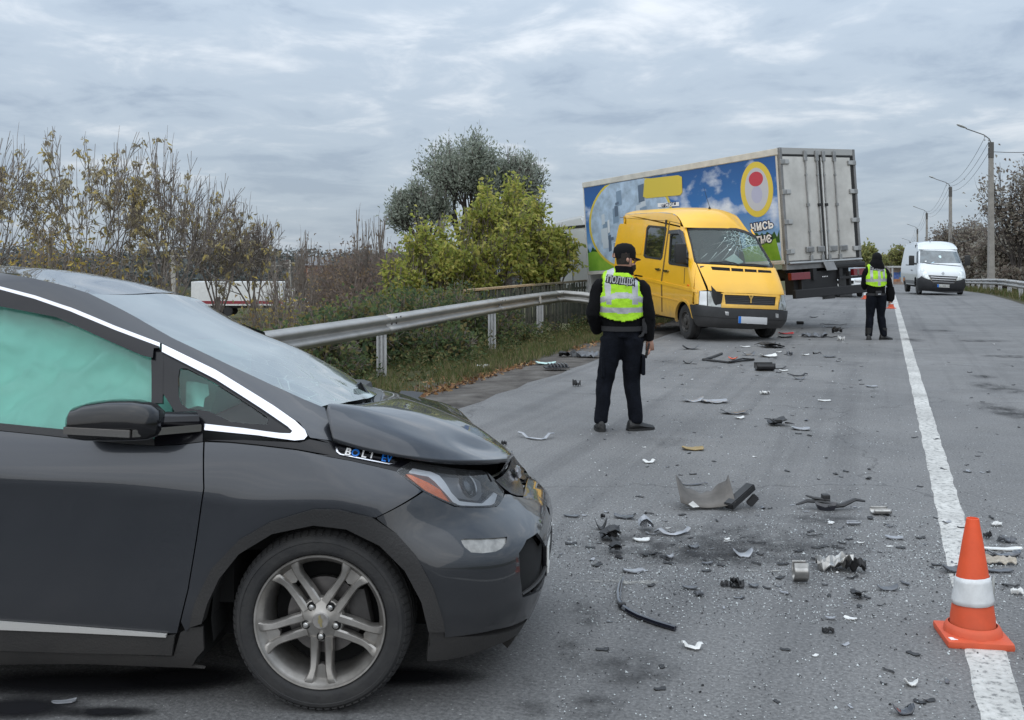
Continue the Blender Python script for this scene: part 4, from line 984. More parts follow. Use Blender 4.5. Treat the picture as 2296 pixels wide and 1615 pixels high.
for c4 in ((1372, 405, 1240, 565), (1425, 478, 1180, 692), (1445, 500, 1300, 692), (1465, 430, 1150, 520), (1480, 520, 1400, 690), (1150, 600, 1060, 672), (1255, 585, 1165, 690), (1560, 400, 1680, 620), (1600, 560, 1790, 640)):
    x0, y0, x1, y1 = c4; yp('crack', [(x0, y0), (x0 + 3, y0 + 1), ((x0 + x1) / 2 + 6, (y0 + y1) / 2), (x1, y1), ((x0 + x1) / 2 + 3, (y0 + y1) / 2)], mat('crack_white', (.55, .66, .63), .5), off=-.006, thick=0, step=.08)
sc_in = [(952, 345), (1200, 342), (1460, 350), (1550, 372), (1630, 405), (1676, 430), (1745, 550), (1830, 690), (1845, 735), (1700, 728), (1400, 708), (1045, 692), (1030, 680)]
yp('windscreen_seal', screen, M_RUB, off=.0, holes=[sc_in], thick=.03, step=.05)
yh = yp('bonnet', hood, M_YEL, off=.006)
yp('bonnet_vent', [(1190, 746), (1500, 768), (1840, 790), (1850, 816), (1500, 800), (1208, 782)], M_VOID, yh, off=.008, thick=.004)
for k in range(3):
    yp('vent_rib', [(1395 + k * 145, 760 + k * 9), (1410 + k * 145, 761 + k * 9), (1414 + k * 145, 796 + k * 8), (1399 + k * 145, 795 + k * 8)], M_YEL, yh, off=.010, thick=.004)
yp('grille_surround', [(1300, 1032), (1600, 1040), (1930, 1054), (1922, 1212), (1600, 1200), (1305, 1190)], M_YEL, off=.004, holes=[[(1338, 1050), (1600, 1058), (1898, 1075), (1888, 1170), (1600, 1162), (1350, 1152)]])
gp = yp('grille', [(1338, 1050), (1600, 1058), (1898, 1075), (1888, 1170), (1600, 1162), (1350, 1152)], mat('grille_black', (.02, .02, .021), .6), off=-.02, thick=0)
for k in range(5):
    p0 = (1350, 1066 + k * 19); p1 = (1884, 1090 + k * 18)
    yp('grille_bar', [p0, (1617, (p0[1] + p1[1]) / 2), p1, (p1[0], p1[1] + 6), (1617, (p0[1] + p1[1]) / 2 + 6), (p0[0], p0[1] + 6)], M_RUB, gp, off=-.008, thick=.012)
yp('broken_emblem', [(1600, 1058), (1618, 1058), (1626, 1085), (1638, 1060), (1655, 1062), (1636, 1100), (1634, 1140), (1620, 1140), (1622, 1100)], mat('dull_gold', (.35, .22, .05), .5, .3), gp, off=.004, thick=.02)
for pts, side_ in (([(1070, 1008), (1150, 1012), (1280, 1030), (1292, 1060), (1302, 1188), (1152, 1172), (1062, 1160)], 0), ([(1952, 1056), (2030, 1060), (2048, 1090), (2034, 1220), (1924, 1214)], 1)):
    hl_ = yp('head_lamp', pts, mat('lamp_glass_grey', (.26, .27, .26), .12, .5, 1.0, var=.3, vscale=7), off=.006, thick=.03)
    if side_ == 0:
        yp('turn_signal', [(1076, 1016), (1146, 1018), (1148, 1168), (1068, 1156)], mat('clear_signal', (.55, .56, .56), .2, .2, .6), hl_, off=.010, thick=.01)
        yp('lamp_divider', [(1149, 1012), (1158, 1013), (1160, 1174), (1151, 1173)], M_RUB, hl_, off=.012, thick=.01)
p_, t_, n_ = Y.frame(*z7(1255, 1045), .02)
sb = MB(); sb.add([p_ + t_ * a + Vector((0, 0, b)) + n_ * c for a, b, c in ((-.12, .16, .02), (-.02, .02, .07), (.10, -.02, .06), (.08, -.18, .04), (-.04, -.30, .05), (-.10, -.02, .03))], [(0, 1, 5), (1, 2, 3), (1, 3, 4), (1, 4, 5)]); o = sb.build('torn_lamp_shard', M_RUB, yv, fix=False)
o.modifiers.new('s', 'SOLIDIFY').thickness = .012
bp_ = [(976, 1155), (1060, 1162), (1300, 1192), (1600, 1206), (1920, 1218), (2048, 1226), (2050, 1300), (2040, 1372), (1965, 1412), (1880, 1415), (1600, 1412), (1300, 1400), (1060, 1382), (1035, 1360), (1000, 1270)]
bmp = yp('front_bumper', bp_, M_BUMPP, off=.03, thick=.06)
yp('bumper_crease', [(1020, 1268), (1300, 1296), (1600, 1308), (2048, 1322), (2048, 1330), (1600, 1316), (1300, 1304), (1022, 1278)], M_RUB, bmp, off=.033, thick=.004)
for pts in ([(1338, 1232), (1380, 1238), (1378, 1275), (1345, 1270)], [(1882, 1252), (1915, 1256), (1912, 1300), (1885, 1296)]):
    yp('fog_lamp', pts, mat('fog_glass', (.5, .5, .5), .1, .6, 1), bmp, off=.036, thick=.008)
pl = yp('number_plate', [(1482, 1282), (1792, 1296), (1790, 1362), (1480, 1348)], M_BLURPLATE, bmp, off=.045, thick=.012)
yp('plate_band', [(1482, 1282), (1510, 1283), (1508, 1349), (1480, 1348)], M_BLUE, pl, off=.0465, thick=.004)
# windows, rubbers, trims on the flank
dw = lambda pts, k: [(sum(p[0] for p in pts) / len(pts) * (1 - k) + x * k, sum(p[1] for p in pts) / len(pts) * (1 - k) + y * k) for x, y in pts]
yp('door_window_seal', dw(w_door, 1.04), M_RUB, off=.006, holes=[dw(w_door, .90)], thick=.02, step=.04)
yp('door_window', w_door, mat('door_glass', (.20, .23, .23), .03, trans=.92), off=-.01, thick=0)
yp('side_window_seal', dw(w_side, 1.05), M_RUB, off=.006, holes=[dw(w_side, .92)], thick=.02, step=.04)
yp('side_window', w_side, M_DARKGLASS, off=-.004, thick=0)
yp('window_deflector', [(742, 392), (752, 352), (862, 344), (898, 372), (950, 600), (935, 606), (880, 420), (850, 388)], mat('smoked_deflector', (.03, .03, .034), .2), off=.03, thick=.004)
for pts in ([(738, 258), (750, 256), (664, 905), (668, 1235), (655, 1236), (648, 900)], [(205, 209), (480, 230), (750, 249), (900, 285), (935, 320), (930, 325), (895, 290), (748, 254), (480, 235), (205, 214)], [(905, 760), (912, 760), (905, 930), (898, 930)]):
    yp('door_seam' if pts[0][0] > 300 else 'roof_seam', pts, mat('seam_shadow', (.16, .085, .008), .8), off=.002, thick=.002, step=.04)
yp('side_moulding', [(455, 862), (650, 902), (850, 950), (1050, 998), (1050, 1030), (850, 985), (650, 935), (460, 892)], M_YEL, off=.012, thick=.012)
yp('lower_press_line', [(520, 1030), (650, 1065), (850, 1110), (846, 1122), (650, 1078), (525, 1044)], M_YEL, off=.009, thick=.009)
yp('pressed_panel', [(196, 300), (215, 278), (480, 295), (496, 308), (440, 600), (425, 612), (140, 575)], M_YEL, off=.010, thick=.01)
yp('press_rib', [(210, 140), (480, 160), (820, 185), (818, 195), (480, 170), (208, 150)], M_YEL, off=.006, thick=.006) if False else None
for pts in ([(594, 766), (640, 764), (650, 774), (645, 788), (604, 783)], [(678, 782), (728, 782), (738, 792), (730, 806), (688, 800)]): yp('door_handle', pts, M_DCHROME, off=.03, thick=.03, step=.03)
yp('side_marker', [(936, 938), (955, 940), (956, 955), (938, 953)], M_AMBER, off=.012, thick=.012, step=.03)
arch = [(Y.ax(.47 * math.cos(R(t)), .36 + .45 * math.sin(R(t))), .36 + .45 * math.sin(R(t))) for t in range(10, 186, 9)]
arc2 = [(Y.ax(.43 * math.cos(R(t)), .36 + .40 * math.sin(R(t))), .36 + .40 * math.sin(R(t))) for t in range(185, 9, -9)]
panel('wheel_arch_lip', arch + arc2, Y, M_YEL, yv, .018, .05, .04)
# roof
rE = [Vector((-.40, -.79, 2.26)), Vector((-.62, -.775, 2.42)), Vector((-.9, -.75, 2.53)), Vector((-1.25, -.735, 2.59)), Vector((-2, -.725, 2.635)), Vector((-4.2, -.705, 2.69))]
rC = [Vector((-.30, 0, 2.25)), Vector((-.40, 0, 2.42)), Vector((-.62, 0, 2.57)), Vector((-1.05, 0, 2.68)), Vector((-2, 0, 2.75)), Vector((-4.22, 0, 2.80))]
E_, C_ = upsample(rE, rC, 26)
rf = loft('roof', [across(e, c, 18, crown=3.0) for e, c in zip(E_, C_)], M_YELTOP, yv)
for p in rf.data.vertices:      # the impact has pushed the driver-side roof corner in
    d = math.exp(-(((p.co.x + .55) / .45) ** 2 + ((p.co.y - .75) / .35) ** 2)); p.co.z -= .16 * d; p.co.y -= .05 * d; p.co.x -= .05 * d
# far flank, rear, floor, cabin
panel('side_panel', Y.side_poly([(.6, .9), (.45, .42), (-4.25, .45), (-4.3, 1.6), (-4.2, 2.68), (-1.25, 2.58), (-1.1, 1.5), (.2, 1.5)]), lambda a, z: Y(a, z).reflect(Vector((0, 1, 0))), M_YEL, yv, 0, 0, .15)
panel('front_corner', [(.35, .72), (.35, 1.0), (.55, 1.46), (1.0, 1.5), (1.2, 1.1), (1.1, .72)], Y, M_YEL, yv, -.012, 0, .08)
panel('windscreen_pillar', [(.62, 1.52), (.75, 1.50), (.80, 2.20), (.66, 2.24)], Y, M_YEL, yv, 0, .03, .08)
ib = MB(); ib.box((-1.9, 0, .42), (4.6, 1.76, .12)); ib.box((.35, 0, .7), (.5, 1.5, .5)); ib.build('floor', M_VOID, yv)
ib = MB(); ib.box((-4.28, 0, 1.55), (.06, 1.4, 2.2)); ib.build('rear_doors', M_YEL, yv)
ib = MB(); ib.box((-1.35, 0, 1.5), (.04, 1.62, 1.9)); ib.build('bulkhead', mat('van_lining', (.035, .037, .04), .8), yv)
ib = MB(); ib.rbox((.10, 0, 1.36), (.62, 1.6, .26), .08); ib.build('dashboard', mat('dash_grey', (.06, .062, .065), .7), yv, True)
for sy in (-.45, .05, .5):
    st = MB(); st.rbox((-.75, sy, 1.05), (.5, .46, .16), .05); st.rbox((-.98, sy, 1.45), (.14, .46, .75), .06, Matrix.Rotation(R(-10), 3, 'Y')); st.rbox((-1.06, sy, 1.92), (.1, .28, .2), .05); st.build('seat', M_GREYCLOTH, yv, True)
pp = MB(); c0 = [Y.frame(*z7(*q), -.03)[0] for q in ((1350, 655), (1450, 592), (1550, 680), (1475, 722))]; pp.add(c0 + [p + Vector((-.01, 0, -.012)) for p in c0], [(0, 1, 2, 3), (7, 6, 5, 4), (0, 4, 5, 1), (1, 5, 6, 2), (2, 6, 7, 3), (3, 7, 4, 0)]); o = pp.build('paper_sheet', mat('pale_paper', (.72, .80, .74), .8), None); o.matrix_world = YM; tag(o, 'pale sheet of paper lying behind the shattered windscreen of the yellow van', 'paper')
wb = MB(); wb.tube([Y.frame(*z7(*q), .03)[0] for q in ((1180, 712), (1350, 705), (1430, 715), (1480, 735))], .012, 6); wb.build('wiper', M_RUB, yv, True)
wb = MB(); wb.tube([Y.frame(*z7(*q), .03)[0] for q in ((1500, 728), (1650, 730), (1760, 745), (1800, 755))], .012, 6); wb.build('wiper', M_RUB, yv, True)
# mirror
mp_ = Y.frame(*z7(935, 690), .0)[0]
mb = MB(); mb.rbox(tuple(Vector((mp_.x + .05, mp_.y - .17, mp_.z + .16))), (.12, .24, .40), .045); ym_ = mb.build('door_mirror', M_RUB, yv, True)
mb = MB(); mb.tube([(mp_.x + .03, mp_.y - .10, mp_.z - .02), (mp_.x + .02, mp_.y + .02, mp_.z - .05)], .03, 8); mb.tube([(mp_.x + .03, mp_.y - .10, mp_.z + .12), (mp_.x, mp_.y + .02, mp_.z + .06)], .02, 8); mb.build('mirror_arm', M_RUB, ym_, True)
an = MB(); an.lathe([(.03, 0), (.022, .05), (.008, .07), (0, .075)], 10, Matrix.Translation((-1.0, .05, 2.66))); an.build('aerial_base', M_RUB, yv, True)
an = MB(); an.tube([(-1.0, .05, 2.72), (-1.1, .02, 2.95), (-1.18, 0, 3.16)], [.006, .005, .003], 6); an.build('aerial', M_RUB, yv)
simple_wheel(yv, 0, -.82, .355, .235, -1, M_STEELRIM); simple_wheel(yv, 0, .82, .355, .235, 1, M_STEELRIM)
simple_wheel(yv, -3.05, -.82, .355, .235, -1, M_STEELRIM); simple_wheel(yv, -3.05, .82, .355, .235, 1, M_STEELRIM)
for sx in (0, -3.05):
    for sy in (-1, 1):
        wl_ = MB(); wl_.grid([[Vector((sx + r_ * math.cos(R(a)), sy * (.93 - h_), .36 + r_ * math.sin(R(a)))) for a in range(-5, 186, 12)] for r_, h_ in ((.45, -.0), (.46, .34), (0, .35))]); wl_.build('wheel_well', M_VOID, yv)

# ---- white passenger-lane van
WV_O, WV_YAW = Vector((19.62, 47.1, -.03)), -1.80
WM = Matrix.Translation(WV_O) @ Matrix.Rotation(WV_YAW, 4, 'Z')
wv_ = thing('panel_van', 'white panel van with black bumper driving towards the camera in the right lane', 'van', WV_O, WV_YAW)
V = Wrap(WM, [(.2, .92), (.4, 1.0), (.7, 1.03), (1.1, 1.02), (1.35, .99), (1.6, .95), (2.05, .87), (2.25, .82), (2.42, .76), (2.55, .65)],
         [(.2, .70), (.3, .80), (.5, .87), (.75, .88), (.95, .82), (1.1, .70), (1.36, .36), (1.42, .30), (2.05, -.32), (2.2, -.46), (2.35, -.66), (2.45, -.95), (2.55, -1.4)], .36, .98, .95, .52, back=-5, zr=(.25, 2.5))
M_VWH = mat('white_van_paint', (.62, .65, .67), .3, 0, .7, dirt=((.30, .28, .25), .1, 1.1, .45))
r4 = lambda x, y: (2014.4 + .08254 * x, 533.2 + .08254 * y)
def vp(name, pts, m, parent=wv_, off=0.0, holes=(), thick=.015, step=.08): return panel(name, V.poly(pts, r4, 2.5), V, m, parent, off, thick, step, [V.poly(h, r4, 2.5) for h in holes])
scr = [(592, 350), (640, 342), (1000, 350), (1400, 368), (1610, 382), (1640, 410), (1690, 600), (1715, 775), (1640, 782), (1200, 748), (800, 730), (600, 728), (582, 700)]
vf = V.side_poly([(.30, 1.2), (.42, .75), (.44, .45), (.30, .75), (0, .82), (-.3, .75), (-.44, .42), (-3.1, .40), (-3.25, .70), (-3.6, .80), (-3.95, .70), (-4.1, .42), (-4.75, .5), (-4.8, 1.4), (-4.7, 2.36), (-1.5, 2.36), (-1.0, 2.3), (-.72, 2.12), (-.55, 2.0), (-.05, 1.44)], .15)
panel('side_panel', vf, V, M_VWH, wv_, 0, 0, .12); panel('side_panel', vf, lambda a, z: V(a, z).reflect(Vector((0, 1, 0))), M_VWH, wv_, 0, 0, .15)
panel('front_skin', [(-1.35, .75), (-1.25, 1.35), (-1.2, 1.44), (1.2, 1.44), (1.25, 1.35), (1.35, .75)], V, M_VWH, wv_, -.004, 0, .08)
panel('screen_frame', [(-1.25, 1.38), (-1.3, 2.2), (-.8, 2.25), (.8, 2.25), (1.3, 2.2), (1.25, 1.38)], V, M_VWH, wv_, -.004, 0, .1, [V.poly(scr, r4, 2.5)])
ws_ = vp('windscreen', scr, mat('grey_screen_glass', (.075, .095, .105), .04, 0, 1.0, var=.5, vscale=2.5), off=-.01)
vp('wiper', [(650, 682), (700, 680), (1000, 712), (1400, 742), (1690, 768), (1690, 782), (1300, 752), (900, 722)], M_RUB, ws_, off=.004)
vp('dashboard_paper', [(720, 628), (760, 622), (770, 645), (725, 652)], M_WHITE, ws_, off=-.006, thick=.002); vp('dashboard_paper', [(880, 690), (960, 652), (985, 660), (905, 698)], mat('pale_blue', (.45, .62, .72), .5), ws_, off=-.006, thick=.002)
vp('mirror_pendant', [(1110, 490), (1140, 478), (1165, 500), (1165, 540), (1135, 555), (1105, 530)], mat('pendant', (.55, .7, .72), .5), ws_, off=-.006, thick=.002)
vp('grille', [(815, 1018), (1200, 1040), (1612, 1058), (1560, 1150), (1500, 1222), (1200, 1222), (950, 1205), (890, 1140)], mat('van_grille', (.012, .012, .014), .5), off=.012)
for k, (xa, xb) in enumerate(((870, 1580), (890, 1550), (930, 1510))):
    y0 = 1050 + k * 58
    vp('grille_bar', [(xa, y0 + 8), (1210, y0 + 28), (xb, y0 + 42), (xb - 12, y0 + 62), (1210, y0 + 48), (xa + 16, y0 + 28)], mat('grille_chrome', (.45, .46, .48), .25, .9), off=.022)
vp('grille_trim', [(840, 1040), (890, 1140), (950, 1205), (1200, 1224), (1500, 1224), (1560, 1150), (1605, 1070), (1580, 1160), (1512, 1245), (1200, 1244), (940, 1228), (872, 1150)], M_DCHROME, off=.02)
for pts in ([(655, 815), (680, 830), (760, 950), (830, 1060), (862, 1140), (780, 1120), (700, 1075), (640, 990), (598, 900), (610, 850)], [(1700, 855), (1740, 870), (1775, 1000), (1765, 1100), (1700, 1150), (1570, 1178), (1600, 1100), (1655, 980)]):
    h_ = vp('head_lamp', pts, mat('bright_lamp', (.62, .66, .66), .12, .3, 1.0, var=.35, vscale=5), off=.010)
vp('front_bumper', [(640, 1045), (700, 1090), (780, 1130), (862, 1150), (930, 1230), (1200, 1255), (1510, 1252), (1570, 1185), (1700, 1160), (1765, 1112), (1800, 1160), (1800, 1320), (1760, 1480), (1590, 1495), (1300, 1500), (1100, 1482), (800, 1450), (640, 1440), (520, 1540), (505, 1200), (525, 1130)], mat('van_black_bumper', (.025, .026, .029), .55, var=.3, vscale=3), off=.03, thick=.05)
pl_ = vp('number_plate', [(1050, 1262), (1385, 1275), (1383, 1346), (1048, 1332)], M_PLATE, off=.05); vp('plate_band', [(1050, 1262), (1095, 1264), (1093, 1334), (1048, 1332)], M_BLUE, pl_, off=.052, thick=.003)
p_, t_, n_ = V.frame(*r4(1240, 1305), .054); up_ = n_.cross(t_)
text_mesh('plate_letters', 'AX 4098 CX', .085, M_VOID, pl_, Matrix.Translation(p_) @ Matrix((t_, up_, n_)).transposed().to_4x4(), .001)
p_, t_, n_ = V.frame(*r4(1215, 972), .012); up_ = n_.cross(t_)
eb = MB(); EM = Matrix.Translation(p_) @ Matrix((t_, up_, n_)).transposed().to_4x4()
dia = [(0, .085), (.062, 0), (0, -.085), (-.062, 0)]; din = [(0, .05), (.034, 0), (0, -.05), (-.034, 0)]
eb.add([EM @ Vector((x, y, .02)) for x, y in dia + din] + [EM @ Vector((x, y, 0)) for x, y in dia], [(i, (i + 1) % 4, (i + 1) % 4 + 4, i + 4) for i in range(4)] + [(i, i + 8, (i + 1) % 4 + 8, (i + 1) % 4) for i in range(4)]); eb.build('nose_emblem', mat('emblem_grey', (.28, .29, .30), .3, .8), wv_)
rE = [Vector((-.42, -.86, 2.08)), Vector((-.72, -.83, 2.22)), Vector((-1.1, -.79, 2.33)), Vector((-1.6, -.77, 2.37)), Vector((-4.7, -.76, 2.38))]
rC = [Vector((-.33, 0, 2.07)), Vector((-.52, 0, 2.25)), Vector((-.85, 0, 2.40)), Vector((-1.5, 0, 2.47)), Vector((-4.72, 0, 2.48))]
E_, C_ = upsample(rE, rC, 18); loft('roof', [across(e, c, 12, crown=3.0) for e, c in zip(E_, C_)], M_VWH, wv_)
vp('side_window', [(480, 640), (500, 390), (540, 362), (538, 700), (480, 690)], M_DARKGLASS, off=.008)
vp('side_moulding', [(195, 1140), (330, 1150), (445, 1160), (440, 1255), (300, 1240), (205, 1220)], mat('van_moulding', (.14, .14, .14), .6), off=.02)
vp('door_handle', [(352, 872), (380, 872), (380, 895), (355, 895)], M_RUB, off=.03); vp('sliding_rail', [(205, 728), (305, 735), (305, 755), (207, 750)], M_RUB, off=.012)
for sg in (-1, 1):
    mb = MB(); mb.rbox((.02, sg * 1.20, 1.56), (.14, .24, .46), .05); o = mb.build('door_mirror', M_RUB, wv_, True)
    mb = MB(); mb.tube([(.02, sg * 1.12, 1.42), (-.02, sg * .94, 1.40)], .04, 8); mb.build('mirror_arm', M_RUB, o, True)
an = MB(); an.tube([(-.9, -.25, 2.40), (-1.0, -.25, 2.55), (-1.08, -.25, 2.78)], [.015, .006, .003], 6); an.build('aerial', M_RUB, wv_)
ib = MB(); ib.box((-2.1, 0, .42), (5.2, 1.8, .2)); ib.box((-1.3, 0, 1.6), (.05, 1.7, 1.4)); ib.box((0.2, 0, .65), (.7, 1.5, .5)); ib.build('underbody', M_VOID, wv_)
ib = MB(); ib.box((-4.78, 0, 1.45), (.06, 1.6, 1.9)); ib.build('rear_doors', M_VWH, wv_)
for x in (0, -3.55):
    for sg in (-1, 1): simple_wheel(wv_, x, sg * .88, .34, .225, sg, M_STEELRIM, hub=False)
# ------------------------------------------------------------------ the box truck across the lane
TK_M = Matrix.Translation((6.135, 23.02, 1.487)) @ Matrix.Rotation(2.152, 4, 'Z') @ Matrix.Rotation(.0459, 4, 'Y') @ Matrix.Rotation(-.0407, 4, 'X')
TW, TH, TL = 2.60, 2.634, 7.26
tk = thing('box_truck', 'long box truck with printed blue sky side, nose off the road through the fence', 'truck')
tk.matrix_world = TK_M
M_CREAM = mat('cream_rail', (.55, .53, .48), .55, var=.12, vscale=3)
M_DOORW = mat('grimy_white_door', (.52, .51, .48), .5, var=.16, vscale=1.4, dirt=((.27, .25, .22), -.4, 2.6, .45))
M_FRAMEG = mat('frame_grey', (.20, .20, .20), .5, .3, var=.2, vscale=3)
M_HINGE = mat('galvanised_hinge', (.30, .30, .295), .45, .6, var=.2, vscale=9)
M_CHASS = mat('chassis_black', (.014, .014, .015), .7)
def sky_print():
    m = bpy.data.materials.new('printed_sky_vinyl'); m.use_nodes = True
    N, L = m.node_tree.nodes, m.node_tree.links; b = N['Principled BSDF']; b.inputs['Roughness'].default_value = .35
    tcn = N.new('ShaderNodeTexCoord'); sp = N.new('ShaderNodeSeparateXYZ'); L.new(tcn.outputs['Object'], sp.inputs[0])
    gr = N.new('ShaderNodeValToRGB'); es = gr.color_ramp.elements; es[0].position = 0; es[0].color = (.24, .42, .66, 1); es[1].position = 1; es[1].color = (.018, .085, .27, 1); q = es.new(.45); q.color = (.035, .16, .44, 1)
    mr = N.new('ShaderNodeMapRange'); mr.inputs[1].default_value = .5; mr.inputs[2].default_value = 2.4; L.new(sp.outputs[2], mr.inputs[0]); L.new(mr.outputs[0], gr.inputs[0])
    mpn = N.new('ShaderNodeMapping'); mpn.inputs['Scale'].default_value = (.9, 1, 1.5); mpn.inputs['Location'].default_value = (.35, 0, .2); L.new(tcn.outputs['Object'], mpn.inputs[0])
    nz = N.new('ShaderNodeTexNoise'); nz.inputs['Scale'].default_value = 1.15; nz.inputs['Detail'].default_value = 7; nz.inputs['Roughness'].default_value = .52; L.new(mpn.outputs[0], nz.inputs['Vector'])
    cr = N.new('ShaderNodeValToRGB'); cr.color_ramp.elements[0].position = .50; cr.color_ramp.elements[0].color = (0, 0, 0, 1); cr.color_ramp.elements[1].position = .66; L.new(nz.outputs[0], cr.inputs[0])
    mx = N.new('ShaderNodeMixRGB'); L.new(cr.outputs[0], mx.inputs[0]); L.new(gr.outputs[0], mx.inputs[1]); mx.inputs[2].default_value = (.62, .68, .78, 1); L.new(mx.outputs[0], b.inputs['Base Color'])
    return m
def sd(a, z): return Vector((-a, 0, z))             # left flank; a = -x
def side_hit(u, v):
    inv_ = TK_M.inverted(); o = inv_ @ Vector((0, 0, EYE)); d = (inv_ @ at(u, v, 10)) - o; t = -o.y / d.y; p = o + d * t; return (-p.x, p.z)
def tp(name, pts, m, off, parent=tk, thick=.002, step=.3, photo=True): return panel(name, [side_hit(*p) for p in pts] if photo else pts, sd, m, parent, off, thick, step)
# the body shell, cut into walls
bx = MB(); bx.box((TL / 2, -.03, TH / 2), (TL - .02, .06, TH - .02)); lw = bx.build('left_wall', M_CREAM, tk)
bx = MB(); bx.box((TL / 2, -TW + .03, TH / 2), (TL - .02, .06, TH - .02)); bx.build('right_wall', M_CREAM, tk)
bx = MB(); bx.box((TL / 2, -TW / 2, TH - .03), (TL, TW - .12, .06)); bx.build('roof', M_CREAM, tk)
bx = MB(); bx.box((TL / 2, -TW / 2, .06), (TL, TW - .12, .12)); bx.build('floor', M_CHASS, tk)
bx = MB(); bx.box((TL - .03, -TW / 2, TH / 2), (.06, TW - .12, TH - .1)); bx.build('front_wall', M_CREAM, tk)
pr = panel('printed_side', [(-TL + .06, .10), (-.10, .10), (-.10, TH - .17), (-TL + .06, TH - .17)], sd, sky_print(), tk, .006, .005, .5)
for z0, h in ((TH - .085, .15), (.045, .085)):
    bx = MB(); bx.rbox((TL / 2, .008, z0), (TL - .02, .03, h), .01); bx.build('edge_rail', M_CREAM, tk)
M_GREENP = mat('print_green', (.13, .30, .025), .4, var=.25, vscale=2, color2=(.24, .42, .05)); M_TREEP = mat('print_dark_green', (.02, .075, .02), .4, var=.3, vscale=4)
M_YELP = mat('print_yellow', (.62, .48, .06), .4); M_PALE = mat('print_pale_blue', (.36, .46, .58), .4, var=.25, vscale=3); M_REDP = mat('print_red', (.45, .045, .07), .4); M_NAVY = mat('print_navy', (.012, .014, .05), .4)
hill = [(-TL + .07, .105)] + [(-TL + .07 + k * .12, .50 + .12 * math.sin(k * .21 + 1.2) + .03 * math.sin(k * .77)) for k in range(59)] + [(-.11, .105)]
tp('print_hills', hill, M_GREENP, .008, pr, photo=False)
def blobs(x0, x1, base, amp, n, seed):
    r = random.Random(seed); top = []
    for k in range(n + 1): top.append((lerp(x0, x1, k / n), base + amp * abs(math.sin(k * 1.3 + seed)) * r.uniform(.6, 1)))
    return [(x0, base - .12)] + top + [(x1, base - .12)]
tp('print_trees', blobs(-1.15, -.11, .62, .2, 14, 2), M_TREEP, .0075, pr, photo=False)
tp('print_trees', blobs(-TL + .07, -TL + 1.2, .60, .2, 10, 5), M_TREEP, .0075, pr, photo=False)
# round shop picture framed by a yellow ring at the front end
cx_, cz_ = -TL + 1.95, 1.35
ring = lambda r, n=44: [(cx_ + 1.75 * r * math.cos(2 * math.pi * k / n), cz_ + 1.28 * r * math.sin(2 * math.pi * k / n)) for k in range(n)]
clip = lambda P: [(max(-TL + .07, a), min(max(.105, z), TH - .18)) for a, z in P]
tp('print_ring', clip(ring(1.0)), M_YELP, .0095, pr, photo=False)
sh = tp('print_shop', clip(ring(.95)), M_PALE, .011, pr, photo=False)
rs = random.Random(4)
M_PGR = [mat('print_grey%d' % k, c, .4) for k, c in enumerate(((.50, .56, .62), (.20, .28, .38), (.62, .66, .70), (.10, .14, .20)))]
for k in range(26):
    a = rs.uniform(-TL + .7, -TL + 2.6); z = rs.uniform(.45, 1.9); w_, h_ = rs.uniform(.08, .3), rs.uniform(.1, .5)
    tp('print_shape', [(a, z), (a + w_, z + .03), (a + w_, z + h_), (a, z + h_ - .03)], M_PGR[k % 4], .0125 + k * .0002, pr, photo=False, thick=.0002)
tp('print_banner', [(1446, 404), (1452, 401), (1522, 393), (1530, 397), (1531, 432), (1526, 438), (1450, 445), (1443, 441)], M_YELP, .019, pr)
# oval badge near the rear, its middle unreadable in the photo
oc, oz = side_hit(1697, 425); ov = lambda rx, rz, dz=0: [(oc + rx * math.cos(2 * math.pi * k / 36), oz + dz + rz * math.sin(2 * math.pi * k / 36)) for k in range(36)]
og = tp('print_oval', ov(.50, .64), M_YELP, .0095, pr, photo=False); tp('print_oval_field', ov(.36, .50), mat('print_field', (.45, .47, .52), .4), .0105, pr, photo=False)
tp('print_oval_dot', ov(.22, .17, .24), M_REDP, .0115, pr, photo=False); tp('print_oval_dot', ov(.17, .2, -.12), mat('print_lilac', (.38, .40, .55), .4), .0115, pr, photo=False)
def side_txt(s, u, v, size, m, off, bold):
    a, z = side_hit(u, v); M = Matrix.Translation((-a, off, z)) @ Matrix(((-1, 0, 0), (0, 0, 1), (0, 1, 0))).to_4x4() @ Matrix.Rotation(R(3), 4, 'Z')
    return text_mesh('print_letters', s, size, m, pr, M, .0008, 'CENTER', 0, 1.0, bold)
for s_, u_, v_ in (('чись', 1709, 506), ('тнє', 1713, 536)):
    side_txt(s_, u_, v_, .31, M_NAVY, .0135, .028); side_txt(s_, u_, v_, .31, M_WHITE, .0158, .007)
tp('print_label', [(1476, 456), (1524, 453), (1524, 462), (1476, 465)], M_WHITE, .021, pr); side_txt('чистоти', 1500, 458.5, .15, M_NAVY, .023, .002)
# rear end: x = 0 face, seen from behind; f runs left (0) to right (1)
ry = lambda f: -f * TW
def rbx(name, f0, f1, z0, z1, x0, x1, m, parent=tk, r=.008):
    b = MB(); b.rbox(((x0 + x1) / 2, (ry(f0) + ry(f1)) / 2, (z0 + z1) / 2), (abs(x1 - x0), abs(ry(f1) - ry(f0)), z1 - z0), r); return b.build(name, m, parent)
rbx('rear_frame_post', 0, .028, 0, TH, -.04, .05, M_FRAMEG); rbx('rear_frame_post', .972, 1, 0, TH, -.04, .05, M_FRAMEG)
rbx('rear_frame_top', .03, .97, TH - .15, TH, -.035, .05, mat('frame_light', (.36, .36, .35), .5, .2)); rbx('rear_seal', .03, .97, TH - .19, TH - .152, -.03, .04, M_RUB)
rbx('rear_seal', .93, .970, .06, TH - .19, -.022, .04, M_RUB); rbx('rear_seal', .495, .525, .06, TH - .19, -.024, .04, M_RUB)
